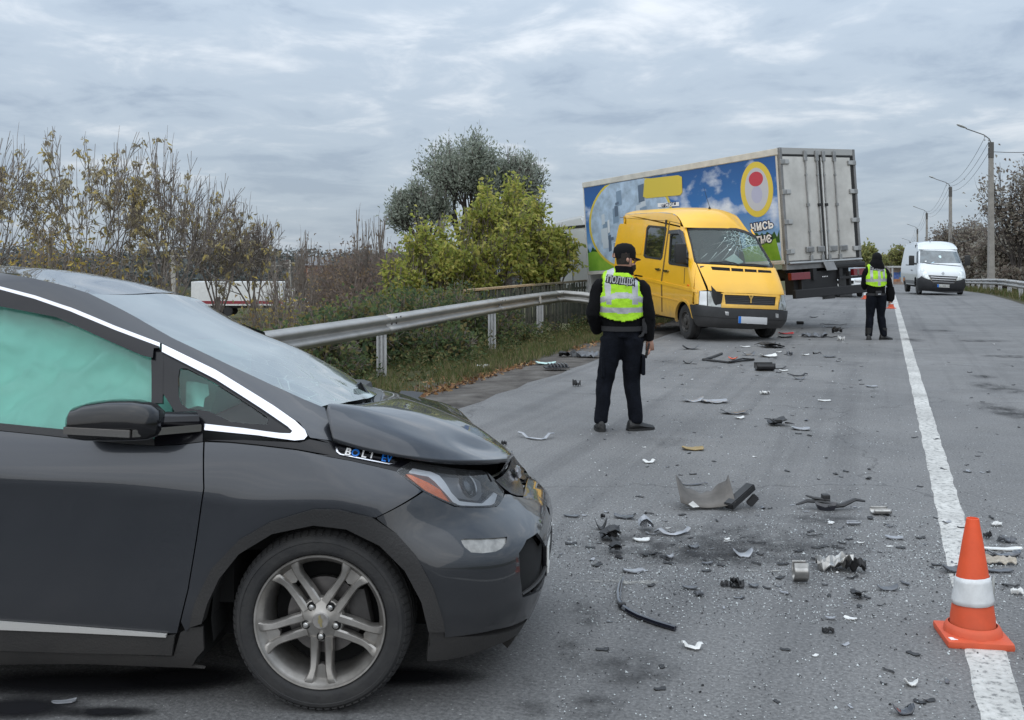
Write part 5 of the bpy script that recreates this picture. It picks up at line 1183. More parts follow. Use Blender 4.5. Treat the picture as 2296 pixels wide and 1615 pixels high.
dL = rbx('rear_door', .034, .494, .07, TH - .20, -.030, .03, M_DOORW); dR = rbx('rear_door', .527, .928, .07, TH - .20, -.030, .03, M_DOORW)
rbx('door_edge', .527, .545, .07, TH - .2, -.04, -.028, mat('door_edge_white', (.6, .6, .58), .4), dR)
for dr, f in ((dL, .315), (dL, .465), (dR, .555), (dR, .70)):
    b = MB(); b.tube([(-.055, ry(f), .06), (-.055, ry(f), TH - .05)], .017, 8); lb = b.build('lock_bar', M_HINGE, dr, True)
    rbx('lock_keeper', f - .02, f + .02, TH - .30, TH - .06, -.075, -.03, M_HINGE, lb); rbx('lock_keeper', f - .018, f + .018, .02, .17, -.075, -.03, M_HINGE, lb)
    rbx('bar_guide', f - .016, f + .016, 1.29, 1.36, -.08, -.03, M_HINGE if f in (.315, .70) else M_RUB, lb)
    for zz_ in (.7, 2.0): rbx('bar_guide', f - .012, f + .012, zz_, zz_ + .04, -.07, -.03, M_HINGE, lb)
for f0, f1, dr in ((.25, .35, dL), (.40, .488, dL), (.555, .66, dR), (.70, .80, dR)):
    hb = rbx('door_handle', f0, f1, .24, .37, -.085, -.032, M_HINGE, dr, .015); rbx('handle_recess', f0 + .015, f1 - .015, .26, .35, -.092, -.084, M_FRAMEG, hb, .004)
for zz_ in (.28, .95, 1.63, 2.31):
    for f0, f1, dr in ((0, .105, dL), (.885, 1.0, dR)): 
        hg = rbx('hinge', f0, f1, zz_ - .055, zz_ + .055, -.062, -.03, M_HINGE, dr, .012)
        rbx('hinge_plate', f0 + (.05 if f0 < .1 else .008), f0 + (.098 if f0 < .1 else .06), zz_ - .045, zz_ + .045, -.070, -.058, mat('hinge_light', (.42, .42, .41), .4, .4), hg, .006)
b = MB(); b.tube([(-.07, ry(.02), .015), (-.07, ry(.985), .015)], .028, 10); b.build('rear_sill_rod', mat('sill_steel', (.45, .45, .44), .35, .8), tk, True)
rbx('rear_sill', 0, 1, -.13, .06, -.03, .10, M_FRAMEG); rbx('rubber_buffer', .60, 1.015, -.17, -.04, -.12, -.03, M_RUB, tk, .04)
b = MB(); b.rbox((-.13, ry(.52), -.10), (.02, .36, .22), .01, Matrix.Rotation(R(25), 3, 'Y')); b.build('dock_plate', M_FRAMEG, tk)
# chassis
b = MB(); b.box((3.6, -.85, -.26), (7.4, .12, .26)); b.box((3.6, -1.75, -.26), (7.4, .12, .26)); b.box((.5, -1.3, -.3), (.2, 1.2, .3)); b.box((1.0, -1.3, -.22), (1.6, 2.2, .18)); b.box((.1, -.95, -.45), (.25, 1.5, .5)); b.build('chassis', M_CHASS, tk)
for sg in (.35, 2.0):
    b = MB(); b.bar((-.1, -sg, -.25), (-.1, -sg, -.72), .06, .10); b.build('bumper_bracket', M_CHASS, tk)
b = MB(); b.rbox((-.14, -1.42, -.68), (.10, 2.72, .20), .02); b.build('underride_bar', M_CHASS, tk)
lb_ = rbx('tail_lamp', .80, 1.05, -.36, -.20, -.20, -.10, mat('tail_red', (.16, .008, .012), .2, 0, .8)); rbx('tail_lamp_amber', .955, 1.01, -.34, -.22, -.206, -.19, M_AMBER, lb_); rbx('tail_lamp_amber', .845, .875, -.345, -.215, -.206, -.19, mat('lamp_dull', (.12, .10, .09), .3), lb_)
rbx('tail_lamp', -.02, .22, -.36, -.20, -.20, -.10, mat('tail_red', (.16, .008, .012)))
rbx('lamp_carrier', .62, 1.05, -.42, -.365, -.17, -.08, M_CHASS)
b = MB()
for k in range(4): b.box((-.155, ry(.40 + k * .02), -.33), (.01, .018, .022))
b.build('plate_lamp', M_WHITE, tk)
fl_ = MB(); fl_.rbox((.30, -2.36, -.56), (.02, .46, .60), .008); fl_.build('mud_flap', mat('flap_grey', (.11, .11, .11), .8), tk)
for y_ in (-.30, -2.30):
    w = simple_wheel(tk, 2.9, y_, .47, .52, 1 if y_ > -1 else -1, M_STEELRIM, hub=False); w.location = (0, 0, -1.50)
    w = simple_wheel(tk, 8.2, y_, .47, .30, 1 if y_ > -1 else -1, M_STEELRIM, hub=False); w.location = (0, 0, -1.50)
fl_ = MB(); fl_.rbox((.34, -1.80, -.62), (.02, .44, .52), .008); fl_.build('mud_flap', mat('flap_grey'), tk)
# cab
cb = MB(); cab_prof = [(7.42, -.75), (7.42, 1.45), (7.62, 1.72), (8.9, 1.66), (9.35, 1.50), (9.62, .72), (9.66, -.2), (9.60, -.85)]
Mx = Matrix(((1, 0, 0), (0, 0, -1), (0, 1, 0))).to_4x4()
cb.prism(cab_prof, .16, 2.44, Mx); cab = cb.build('cab', mat('cab_white', (.66, .67, .68), .35, 0, .5), tk, bevel=.07, smooth=True)
def cs(a, z): return Vector((-a, -.155, z))
panel('cab_window', [(-9.28, .62), (-8.35, .55), (-8.35, 1.28), (-9.12, 1.28)], cs, M_DARKGLASS, cab, .006, .004, .3)
panel('roof_seam', [(-9.3, 1.40), (-7.45, 1.36), (-7.45, 1.44), (-9.26, 1.47)], cs, M_RUB, cab, .008, .004, .3)
panel('door_seam', [(-8.2, -.6), (-8.17, -.6), (-8.17, 1.33), (-8.2, 1.33)], cs, M_RUB, cab, .004, .002, .3)
panel('cab_step', [(-9.0, -.72), (-8.3, -.72), (-8.3, -.45), (-9.0, -.45)], cs, M_CHASS, cab, .02, .02, .3)
b = MB(); b.rbox((9.2, .12, 1.0), (.14, .22, .55), .04); b.bar((9.2, .02, 1.2), (9.2, -.2, 1.2), .04, .04); b.build('cab_mirror', M_RUB, cab)

# ---- cars behind
def far_car(name, label, loc, yaw, paint, L=4.6, Wd=1.8, H_=1.44):
    t = thing(name, label, 'car', loc, yaw); h = Wd / 2
    st = [(L*.5, .62, .42), (L*.5-.05, .78, .72), (L*.5-.35, .86, .80), (L*.17, .90, .93)]
    b = MB(); prof = [(L*.5-.02, .32), (L*.5+.02, .50), (L*.5-.06, .72), (L*.5-.4, .82), (L*.16, .93), (-L*.28, .98), (-L*.48, .95), (-L*.5, .62), (-L*.49, .34)]
    rows = []
    for y_, k in ((-1, 0), (-.96, 1), (-.8, 1.02), (0, 1.04), (.8, 1.02), (.96, 1), (1, 0)):
        rows.append([Vector((x * (1 - .05 * abs(y_) ** 3 if x > 0 else 1 - .03 * abs(y_) ** 3), y_ * h, (z - .32) * (1 if k else .92) + .32)) for x, z in prof])
    b.grid(rows); body = b.build('body', paint, t, True)
    for sg in (-1, 1):
        s_ = MB(); s_.add([Vector((x * .97, sg * h * .995, z)) for x, z in prof], [tuple(range(len(prof)))]); s_.build('flank', paint, t)
    g_ = MB(); gp_ = [(L*.17, .92), (L*.02, 1.36), (-L*.06, H_), (-L*.25, H_ - .02), (-L*.36, 1.28), (-L*.46, .97)]
    rows = [[Vector((x, y_ * h * (1 - .28 * max(0, (z - .9) / .55)) , z + (.02 if abs(y_) < .5 and z > 1.3 else 0))) for x, z in gp_] for y_ in (-.93, -.5, 0, .5, .93)]
    g_.grid(rows); g_.build('cabin_glass', mat('car_glass_blue', (.09, .12, .14), .05, 0, 1.0), t, True)
    for sg in (-1, 1):
        s_ = MB(); s_.add([r for r in rows[0 if sg < 0 else 4]], [tuple(range(6))]); s_.build('side_window', M_DARKGLASS, t)
    r_ = MB(); r_.grid([[Vector((x, y_ * h * .72, z + .012 + (.02 if abs(y_) < .6 else 0))) for x, z in gp_[1:5]] for y_ in (-1, -.5, 0, .5, 1)]); r_.build('roof', paint, t, True)
    for sg in (-1, 1):
        q = MB(); q.rbox((L*.5 - .12, sg * h * .74, .70), (.16, .36, .15), .05); q.build('head_lamp', mat('far_lamp', (.55, .57, .58), .1, .4, 1), t, True)
        q = MB(); q.rbox((L*.13, sg * (h + .09), 1.0), (.16, .22, .15), .05); q.build('door_mirror', paint if 'white' in label else M_RUB, t, True)
        for x in (L*.32, -L*.29): simple_wheel(t, x, sg * (h - .10), .32, .2, sg, M_STEELRIM, hub=False)
    q = MB(); q.rbox((L*.5 - .0, 0, .64), (.06, .9, .13), .02); q.build('grille', M_VOID, t); q = MB(); q.rbox((L*.5 - .02, 0, .40), (.08, 1.3, .14), .03); q.build('lower_grille', M_VOID, t)
    q = MB(); q.rbox((L*.5 + .03, 0, .50), (.02, .5, .11), .004); q.build('number_plate', M_PLATE, t)
    q = MB(); q.box((0, 0, .3), (L*.9, Wd * .8, .2)); q.build('underbody', M_VOID, t)
    return t
gc = at(1926, 645, 75.0)
far_car('sedan_car', 'grey sedan driving up the road behind the second officer', (gc.x, gc.y, gc.z), R(-110), mat('grey_car_paint', (.14, .15, .165), .3, .5, .8))
wc = ground(1858, 668); far_car('parked_car', 'white car stopped just behind the tail of the box truck', (wc.x + 1.1, wc.y + 2.6, 0), R(-100), mat('white_car_paint', (.68, .70, .71), .3, 0, .8), 4.3, 1.8, 1.5)
# ------------------------------------------------------------------ the two officers
from mathutils.bvhtree import BVHTree
M_NAVYC = mat('navy_uniform_cloth', (.0050, .0062, .0100), .92, var=.25, vscale=14, bump=.35, bscale=70, spec=.15)
M_JACK = mat('black_jacket_cloth', (.0042, .0043, .0052), .92, var=.25, vscale=14, bump=.3, bscale=90, spec=.15)
M_SKIN = mat('skin', (.42, .23, .165), .55, var=.12, vscale=20)
M_HAIR = mat('cropped_dark_hair', (.02, .015, .012), .9, var=.4, vscale=60)
M_SHOE = mat('black_shoe_leather', (.010, .010, .010), .45, bump=.2, bscale=60)
M_HIVIS = mat('hi_vis_lime', (.37, .68, .02), .8, var=.12, vscale=11, bump=.5, bscale=24)
M_REFL = mat('reflective_tape', (.42, .43, .45), .38, .35, var=.10, vscale=18, bump=.12, bscale=60)
M_PATCH = mat('vest_patch_black', (.013, .013, .015), .7)
M_LETT = mat('patch_letters', (.62, .63, .64), .5)
def ring_loft(mb, rings, n=16, mi=0):
    """rings: (x, y, z, rx, ry) ellipses stacked along a limb; each ring lies across the limb"""
    k = len(rings); vs = []
    for i, (x, y, z, rx, ry_) in enumerate(rings):
        a, b = Vector(rings[max(i - 1, 0)][:3]), Vector(rings[min(i + 1, k - 1)][:3]); d = (b - a).normalized()
        ux = Vector((1, 0, 0)) - d * d.x
        if ux.length < .3: ux = Vector((0, 1, 0)) - d * d.y
        ux.normalize(); uy = d.cross(ux)
        for j in range(n):
            t = 2 * math.pi * j / n; vs.append(Vector((x, y, z)) + ux * rx * math.cos(t) + uy * ry_ * math.sin(t))
    fs = [(i * n + j, i * n + (j + 1) % n, (i + 1) * n + (j + 1) % n, (i + 1) * n + j) for i in range(k - 1) for j in range(n)]
    fs += [tuple(range(n))[::-1], tuple((k - 1) * n + j for j in range(n))]
    mb.add(vs, fs, mi)
def remeshed(mb, voxel, smooth=2):
    me = mb.mesh('tmp'); bm = bmesh.new(); bm.from_mesh(me); bmesh.ops.recalc_face_normals(bm, faces=bm.faces[:]); bm.to_mesh(me); bm.free()
    o = bpy.data.objects.new('tmp', me); col.objects.link(o)
    r = o.modifiers.new('r', 'REMESH'); r.mode = 'VOXEL'; r.voxel_size = voxel; r.use_smooth_shade = True
    s = o.modifiers.new('s', 'SMOOTH'); s.factor = .5; s.iterations = smooth
    bpy.context.view_layer.update(); out = bpy.data.meshes.new_from_object(o.evaluated_get(bpy.context.evaluated_depsgraph_get()))
    bpy.data.objects.remove(o); return out
def folds(me, amp, z0=-9, z1=9, sc=(9, 9, 5), seed=0):
    nrm = [v.normal.copy() for v in me.vertices]
    for v, n in zip(me.vertices, nrm):
        if z0 < v.co.z < z1:
            q = v.co; k = noise.ridged_multi_fractal(Vector((q.x * sc[0] + seed, q.y * sc[1], q.z * sc[2] + q.x * 4)), 1.0, 2.0, 2, 1.0, 1.6) - 1.0
            v.co += n * amp * k
def add_hand(mb, w, d, palm_dir, side, mi, curl=.5):
    """open hand: wrist w, pointing d, palm normal palm_dir; five fingers of unequal length"""
    d = d.normalized(); pn = palm_dir.normalized(); sx = d.cross(pn).normalized() * side
    k = w + d * .085
    ring_loft(mb, [(*(w - d * .02), .030, .024), (*(w + d * .02), .038, .020), (*k, .042, .016)], 10, mi)
    for i, (off, ln) in enumerate(((.030, .070), (.010, .080), (-.011, .075), (-.031, .058))):
        p = k + sx * off; a = d * .9 + pn * curl * .5; b = d * .6 + pn * curl * 1.2
        mb.tube([p - d * .02, p + a.normalized() * ln * .45, p + a.normalized() * ln * .45 + b.normalized() * ln * .3, p + a.normalized() * ln * .45 + b.normalized() * ln * .3 + (b + pn * .5).normalized() * ln * .28], [.0095, .009, .008, .0065], 7, True, mi)
    t = w + d * .025 + sx * .034; mb.tube([t - sx * .012, t + (d + sx * .7).normalized() * .035, t + (d + sx * .25 + pn * .35).normalized() * .065, t + (d + pn * .5).normalized() * .085], [.012, .011, .010, .007], 7, True, mi)

def officer(name, label, base, J, cap=True, vest_cross=False, face_turn=60, bagcol=None, hood=False, seed=1):
    t = thing(name, label, 'person', base)
    mb = MB()
    # torso (jacket) and trousers, one closed figure
    ring_loft(mb, [(*J['hip'], .185, .125), (*J['belly'], .182, .128), (*J['waist'], .185, .125), (*J['chest'], .205, .135), (*J['upper'], .200, .120), (*J['sh'], .140, .088), (*J['neck'], .070, .070), (*J['head0'], .062, .068)])
    hx, hy, hz = J['head']
    ring_loft(mb, [(hx, hy, hz - .115, .045, .055), (hx, hy, hz - .085, .064, .078), (hx, hy, hz - .03, .074, .092), (hx, hy, hz + .03, .077, .098), (hx, hy, hz + .08, .066, .085), (hx, hy, hz + .115, .030, .040)])
    for s in ('l', 'r'):
        S, E, Wr = [Vector(J[s + k]) for k in ('sh', 'el', 'wr')]
        c = S + Vector((.07 if s == 'l' else -.07, 0, .02))
        ring_loft(mb, [(*c, .070, .080), (*(S + Vector((.015 if s == 'l' else -.015, 0, .008))), .072, .080), (*(S + (E - S) * .08), .078, .080), (*(S.lerp(E, .35)), .074, .076), (*(S.lerp(E, .75)), .066, .068), (*E, .064, .066), (*(E.lerp(Wr, .3)), .062, .062), (*(E.lerp(Wr, .75)), .056, .056), (*(E.lerp(Wr, 1.0)), .048, .046)])
        H_, K, A = [Vector(J[s + k]) for k in ('hp', 'kn', 'an')]
        ring_loft(mb, [(*(H_ + Vector((0, 0, .06))), .112, .118), (*H_, .110, .116), (*(H_.lerp(K, .35)), .100, .106), (*(H_.lerp(K, .8)), .086, .090), (*K, .080, .086), (*(K.lerp(A, .3)), .078, .088), (*(K.lerp(A, .7)), .070, .078), (*A, .064, .074), (*(A - Vector((0, 0, .03))), .060, .070)])
    body = remeshed(mb, .0115, 3)
    folds(body, .011, -1, J['waist'][2] - .03, (7, 7, 5), seed); folds(body, .007, J['waist'][2] - .03, J['neck'][2] - .01, (8, 8, 7), seed + 5)
    jz = J['jacket_z']
    mats = [M_NAVYC, M_JACK, M_SKIN]; body.materials.clear()
    idx = []
    for p in body.polygons:
        c = p.center
        arm = c.z > J['rwr'][2] - .05 and (abs(c.x - J['hip'][0]) > .205)
        idx.append(2 if c.z > J['neck'][2] + .03 and not hood else 1 if c.z > jz or arm else 0)
    # hands and shoes belong to the same figure
    hb = MB(); hb.v = [tuple(v.co) for v in body.vertices]; hb.f = [tuple(p.vertices) for p in body.polygons]; hb.m = idx
    for s in J.get('hands', ()):
        Wr = Vector(J[s + 'wr']); E = Vector(J[s + 'el']); add_hand(hb, Wr + (Wr - E).normalized() * .01, (Wr - E).normalized() + Vector((0, -.05, -.1)), Vector((-1 if s == 'r' else 1, .25, 0)), 1, 2, J.get('curl', .6))
    # face on the turned head: nose, ears, brow, jaw
    ft = R(face_turn); fd = Vector((math.sin(ft), math.cos(ft), 0)); fs = Vector((fd.y, -fd.x, 0)); H0 = Vector(J['head'])
    if not hood:
        hb.tube([H0 + fd * .085 + Vector((0, 0, .015)), H0 + fd * .112 + Vector((0, 0, -.025)), H0 + fd * .095 + Vector((0, 0, -.04))], [.010, .015, .010], 8, True, 2)
        ring_loft(hb, [(*(H0 + fd * .055 + Vector((0, 0, -.115))), .035, .03), (*(H0 + fd * .062 + Vector((0, 0, -.085))), .048, .036), (*(H0 + fd * .055 + Vector((0, 0, -.05))), .05, .036)], 10, 2)
        for sg in (-1, 1):
            e0 = H0 + fs * .079 * sg + Vector((0, 0, -.01)); hb.tube([e0 + Vector((0, 0, .032)) - fd * .01, e0 + fs * .012 * sg, e0 + Vector((0, 0, -.03)) + fd * .006], [.008, .018, .008], 8, True, 2)
    me = hb.mesh(name); me.materials.append(M_NAVYC); me.materials.append(M_JACK); me.materials.append(M_SKIN); me.shade_smooth()
    bo = link('body', me, None, t)
    if not hood:
        # cropped hair and stubble
        hm = MB(); ring_loft(hm, [(hx, hy, hz - .055, .073, .090), (hx, hy, hz - .01, .080, .099), (hx, hy, hz + .05, .080, .100)], 18); o = hm.build('hair', M_HAIR, t, True)
        for v in o.data.vertices:
            q = v.co - H0
            if q.dot(fd) > .03 and q.z < .02: v.co -= fd * .05
        bm_ = MB(); ring_loft(bm_, [(*(H0 + fd * .060 + Vector((0, 0, -.125))), .030, .026), (*(H0 + fd * .066 + Vector((0, 0, -.10))), .046, .036), (*(H0 + fd * .060 + Vector((0, 0, -.065))), .052, .038)], 12); bm_.build('beard', M_HAIR, t, True)
        for sg in (-1, 1):
            eb = MB(); eb.lathe([(0, .006), (.008, .004), (.012, 0)], 10, Matrix.Translation(H0 + fd * .087 + fs * .032 * sg + Vector((0, 0, .008))) @ fd.to_track_quat('Z', 'Y').to_matrix().to_4x4()); eb.build('eye', M_VOID, t)
        mo_ = MB(); mo_.tube([H0 + fd * .098 + fs * .022 + Vector((0, 0, -.068)), H0 + fd * .102 + Vector((0, 0, -.068)), H0 + fd * .098 - fs * .022 + Vector((0, 0, -.068))], .005, 6); mo_.build('mouth', mat('lips', (.30, .12, .10), .6), t)
    # shoes
    for s, (dx, dy) in (('l', J['lfoot']), ('r', J['rfoot'])):
        A = Vector(J[s + 'an']); f = Vector((dx, dy, 0)).normalized(); g = Vector((f.y, -f.x, 0))
        sm = MB(); rows = []
        for tt, wd, h0, h1 in ((-.085, .030, .0, .075), (-.075, .040, .0, .10), (-.03, .046, .0, .115), (.03, .047, .0, .095), (.08, .049, .0, .070), (.13, .047, .0, .055), (.175, .034, .004, .042), (.19, .015, .010, .030)):
            c = Vector((A.x, A.y, 0)) + f * tt
            rows.append([c + g * wd * math.cos(a) * (1 if math.sin(a) < .2 else .82) + Vector((0, 0, (h0 + h1) / 2 + (h1 - h0) / 2 * math.sin(a))) for a in [2 * math.pi * k / 14 for k in range(14)]])
        sm.grid(rows, wrap=True); sm.f.append(tuple(range(14))); sm.m.append(0); sm.f.append(tuple(98 + k for k in range(14))); sm.m.append(0)
        sh_ = sm.build('shoe', M_SHOE, t, True)
        so = MB(); so.prism([tuple((Vector((A.x, A.y, 0)) + f * a + g * b).to_2d()) for a, b in ((-.09, -.03), (-.09, .03), (-.03, .05), (.08, .053), (.15, .045), (.192, .018), (.192, -.018), (.15, -.045), (.08, -.053), (-.03, -.05))], 0.0, .022); so.build('sole', M_RUB, sh_)
        if hood:
            bt = MB(); ring_loft(bt, [(A.x, A.y, .07, .056, .062), (A.x, A.y, .15, .060, .066), (A.x, A.y, .24, .066, .072)], 12); bt.build('boot_shaft', M_SHOE, sh_, True)
    # high-visibility vest: shell just outside the jacket
    vb = MB(); g = .024
    ring_loft(vb, [(J['belly'][0], J['belly'][1], jz - .05, .190 + g, .128 + g), (*J['belly'][:3], .186 + g, .130 + g), (*J['waist'], .187 + g, .127 + g), (*J['chest'], .207 + g, .137 + g), (*J['upper'], .202 + g, .122 + g), (*J['sh'], .145 + g, .092 + g), (J['neck'][0], J['neck'][1], J['neck'][2] - .01, .09, .09)], 22)
    vm = remeshed(vb, .0095, 3); folds(vm, .006, -1, 9, (7, 7, 6), seed + 9)
    bm = bmesh.new(); bm.from_mesh(vm)
    cx, zb_, zt_ = J['waist'][0], J['vest'][0], J['vest'][1]
    axis = lambda z: interp(sorted([(J[k][2], J[k][0]) for k in ('hip', 'belly', 'waist', 'chest', 'upper', 'sh', 'neck')]), z)
    dele = []
    for f in bm.faces:
        c = f.calc_center_median(); x = c.x - axis(c.z)
        front = c.y > J['chest'][1] + .02
        hem = zb_ + .05 * (abs(x) / .2) ** 2
        arm = c.z > zb_ + .19 and abs(x) > interp([(zb_ + .19, .215), (zb_ + .28, .175), (J['upper'][2], .172), (zt_, .19)], c.z)
        neck = abs(x) < .085 + .0 and c.z > zt_ - .03 or (front and abs(x) < .09 - (zt_ - c.z) * .4 and c.z > zt_ - .2)
        if c.z < hem or arm or neck or c.z > zt_ + .02: dele.append(f)
    bmesh.ops.delete(bm, geom=dele, context='FACES')
    bm.faces.ensure_lookup_table()
    for f in bm.faces:
        c = f.calc_center_median(); x = c.x - axis(c.z); z = c.z - zb_; hgt = zt_ - zb_; f.material_index = 0; f.smooth = True
        if vest_cross:
            if abs(x) > .095 and abs(x) < .145 and z > .12 : f.material_index = 1
            if abs(x - .02) < .028 and z < .36 and c.y < J['chest'][1]: f.material_index = 1
            if .10 + .02 * x < z < .155 + .02 * x: f.material_index = 1
        else:
            st = .105 + (abs(x) - .02) * .20
            if abs(x - (.04 * (z - .3))) > .095 + .03 * (z - .2) and abs(x) < .150 + .03 * (z - .2) and z > .16: f.material_index = 1
            ch = .245 - .32 * max(0, abs(x) - .045)
            if ch - .028 < z < ch + .026: f.material_index = 1
            if .075 + .03 * abs(x) < z < .128 + .03 * abs(x): f.material_index = 1
        if z < .016 + .05 * (abs(x) / .2) ** 2: f.material_index = 0
        pz = J['patch']
        if c.y < J['chest'][1] and pz[0] + .12 * (-x) * 1.0 < c.z < pz[1] + .12 * (-x) and -.150 < x < .125: f.material_index = 2
    vm.materials.clear(); vm.materials.append(M_HIVIS); vm.materials.append(M_REFL); vm.materials.append(M_PATCH); bm.to_mesh(vm)
    tree = BVHTree.FromBMesh(bm); bm.free()
    vo = link('safety_vest', vm, None, t); md = vo.modifiers.new('s', 'SOLIDIFY'); md.thickness = .004; md.offset = 0
    pz = J['patch']; zc = (pz[0] + pz[1]) / 2; xc = axis(zc) - .012
    M = Matrix.Translation((xc, 0, zc)) @ Matrix.Rotation(R(7), 4, 'Y') @ Matrix(((1, 0, 0), (0, 0, -1), (0, 1, 0))).to_4x4()
    tx = text_mesh('vest_letters', 'ПОЛІЦІЯ', .088, M_LETT, vo, M, .0004, 'CENTER', .06, .66, .0022)
    for v in tx.data.vertices:
        h = tree.ray_cast(Vector((v.co.x, -2, v.co.z)), Vector((0, 1, 0)))
        if h[0] is not None: v.co.y = h[0].y - .007
    # belt with pouch
    bl = MB(); ring_loft(bl, [(J['hip'][0], J['hip'][1], jz - .015, .196, .138), (J['hip'][0], J['hip'][1], jz + .03, .198, .140)], 22); bl.build('duty_belt', M_PATCH, t, True)
    return t, H0, fd, fs
# first officer, nearer
b1 = ground(1390, 965)
o1, H0, fd, fs = officer('person', 'person in black uniform and cap with lime police vest, standing nearest, back turned', b1, dict(
    hip=(.02, 0, .88), belly=(.02, 0, .97), waist=(.015, 0, 1.08), chest=(.005, 0, 1.25), upper=(.0, 0, 1.38), sh=(.015, .0, 1.455), neck=(.035, .01, 1.50), head0=(.04, .015, 1.55), head=(.045, .02, 1.62),
    lsh=(-.190, 0, 1.365), lel=(-.262, -.03, 1.10), lwr=(-.20, .13, .92), rsh=(.205, 0, 1.355), rel=(.268, -.03, 1.09), rwr=(.282, .02, .845),
    lhp=(-.075, 0, .82), lkn=(-.140, .03, .45), lan=(-.185, -.02, .10), rhp=(.115, 0, .82), rkn=(.115, .04, .45), ran=(.150, .0, .10),
    lfoot=(-.05, 1), rfoot=(.95, .35), jacket_z=.955, vest=(1.035, 1.515), patch=(1.372, 1.452), hands=('r',), curl=.7), face_turn=78, seed=3)
# cap
cm = MB(); M_CAP = mat('black_cap_cloth', (.005, .0055, .0065), .88, bump=.2, bscale=80, spec=.2)
c0 = H0 + Vector((0, 0, .035))
ring_loft(cm, [(*(c0 + Vector((0, 0, -.03))), .088, .108), (*(c0 + Vector((0, 0, .02))), .091, .110), (*(c0 + Vector((0, 0, .065))), .084, .102), (*(c0 + Vector((0, 0, .10))), .055, .068), (*(c0 + Vector((0, 0, .112))), .015, .02)], 24)
Mc = Matrix.Translation(c0) @ Matrix.Rotation(-R(78), 4, 'Z') @ Matrix.Translation(-c0); cm.v = [tuple(Mc @ Vector(v)) for v in cm.v]
cap = cm.build('cap', M_CAP, o1, True)
vz = MB(); rows = []
for k in range(9):
    a = (k / 8 - .5) * 2; rows.append([c0 + fs * a * .075 + fd * (.092 - .02 * a * a) + Vector((0, 0, -.022)), c0 + fs * a * .068 + fd * (.135 - .035 * a * a) + Vector((0, 0, -.032 - .010 * a * a)), c0 + fs * a * .058 + fd * (.165 - .055 * a * a) + Vector((0, 0, -.045 - .014 * a * a))])
vz.grid(rows); v_ = vz.build('cap_visor', M_CAP, cap, True); v_.modifiers.new('s', 'SOLIDIFY').thickness = .006
sk_ = MB(); bk = c0 - fd * .108 + Vector((0, 0, .0)); sk_.add([bk + fs * x + Vector((0, 0, z)) for x, z in ((-.05, -.022), (.05, -.022), (.035, .012), (0, .022), (-.035, .012))], [(0, 1, 2, 3, 4)]); sk_.build('cap_opening', M_SKIN, cap)
cl = MB(); ring_loft(cl, [(.035, .01, 1.47, .098, .095), (.037, .012, 1.51, .090, .088), (.04, .014, 1.545, .084, .084)], 18); cl.build('jacket_collar', M_JACK, o1, True)
ho = MB(); ho.rbox((.225, -.05, .985), (.05, .035, .14), .012); ho.tube([(.22, -.06, 1.06), (.225, -.055, .95), (.20, -.075, .90), (.165, -.085, .885)], [.010, .014, .016, .012], 7); ho.build('belt_baton', M_PATCH, o1, True)
for s_, x_, z_ in ((-1, -.165, .60), (1, .215, .62)):
    pk = MB(); pk.rbox((x_, 0.0, z_), (.035, .15, .19), .014); pk.build('cargo_pocket', M_NAVYC, o1, True)
ep = MB(); ep.bar((.14, -.02, 1.462), (.205, .0, 1.452), .05, .012); ep.build('shoulder_strap', M_JACK, o1, bevel=.003)
ph = MB(); ph.rbox(tuple(b1 + Vector((.262, .03, .752))), (.018, .075, .15), .006, Matrix.Rotation(R(12), 3, 'Y')); tag(ph.build('mobile_phone', mat('phone_black', (.01, .01, .011), .2, 0, .6)), 'small black phone held in the right hand of the nearest officer', 'phone')
# second officer, farther, in knit cap and raised hood collar
b2 = ground(1964, 762)
o2, H0, fd, fs = officer('person', 'person in black jacket and knit cap with lime police vest, standing beside the white line', b2, dict(
    hip=(.0, 0, .90), belly=(.0, 0, .99), waist=(-.005, 0, 1.10), chest=(-.01, 0, 1.26), upper=(-.01, 0, 1.39), sh=(.0, 0, 1.46), neck=(.015, .01, 1.50), head0=(.02, .015, 1.55), head=(.03, .02, 1.62),
    lsh=(-.185, 0, 1.365), lel=(-.235, .02, 1.12), lwr=(-.17, .15, 1.02), rsh=(.185, 0, 1.365), rel=(.270, -.01, 1.10), rwr=(.285, .0, .83),
    lhp=(-.085, 0, .83), lkn=(-.115, .03, .46), lan=(-.150, -.02, .10), rhp=(.10, 0, .83), rkn=(.115, .04, .46), ran=(.155, .0, .10),
    lfoot=(.35, .9), rfoot=(.97, .2), jacket_z=.90, vest=(1.06, 1.50), patch=(1.375, 1.452), hands=('r',), curl=1.0), vest_cross=True, face_turn=75, hood=True, seed=11)
cm = MB(); c0 = H0; ring_loft(cm, [(*(c0 + Vector((0, 0, -.06))), .092, .104), (*(c0 + Vector((0, 0, 0))), .096, .110), (*(c0 + Vector((0, 0, .06))), .090, .104), (*(c0 + Vector((0, 0, .105))), .058, .07), (*(c0 + Vector((0, 0, .125))), .015, .02)], 20); cm.build('knit_cap', M_CAP, o2, True)
hd = MB(); ring_loft(hd, [(.0, -.02, 1.42, .165, .13), (.005, -.02, 1.49, .150, .125), (.012, -.01, 1.54, .125, .115), (.02, 0, 1.575, .105, .105)], 18); hd.build('jacket_hood', M_JACK, o2, True)
bg = MB(); ring_loft(bg, [(.285, .02, 1.05, .075, .085), (.295, .02, .93, .088, .10), (.292, .02, .82, .080, .095), (.285, .02, .76, .05, .07)], 12); bg.build('loose_sleeve', M_JACK, o2, True)
cf = MB(); cf.rbox((.0, -.15, .93), (.12, .03, .10), .012); cf.build('belt_pouch', M_PATCH, o2); cf = MB(); cf.rbox((.01, -.168, .915), (.06, .008, .018), .003); cf.build('pouch_clasp', M_REFL, o2)
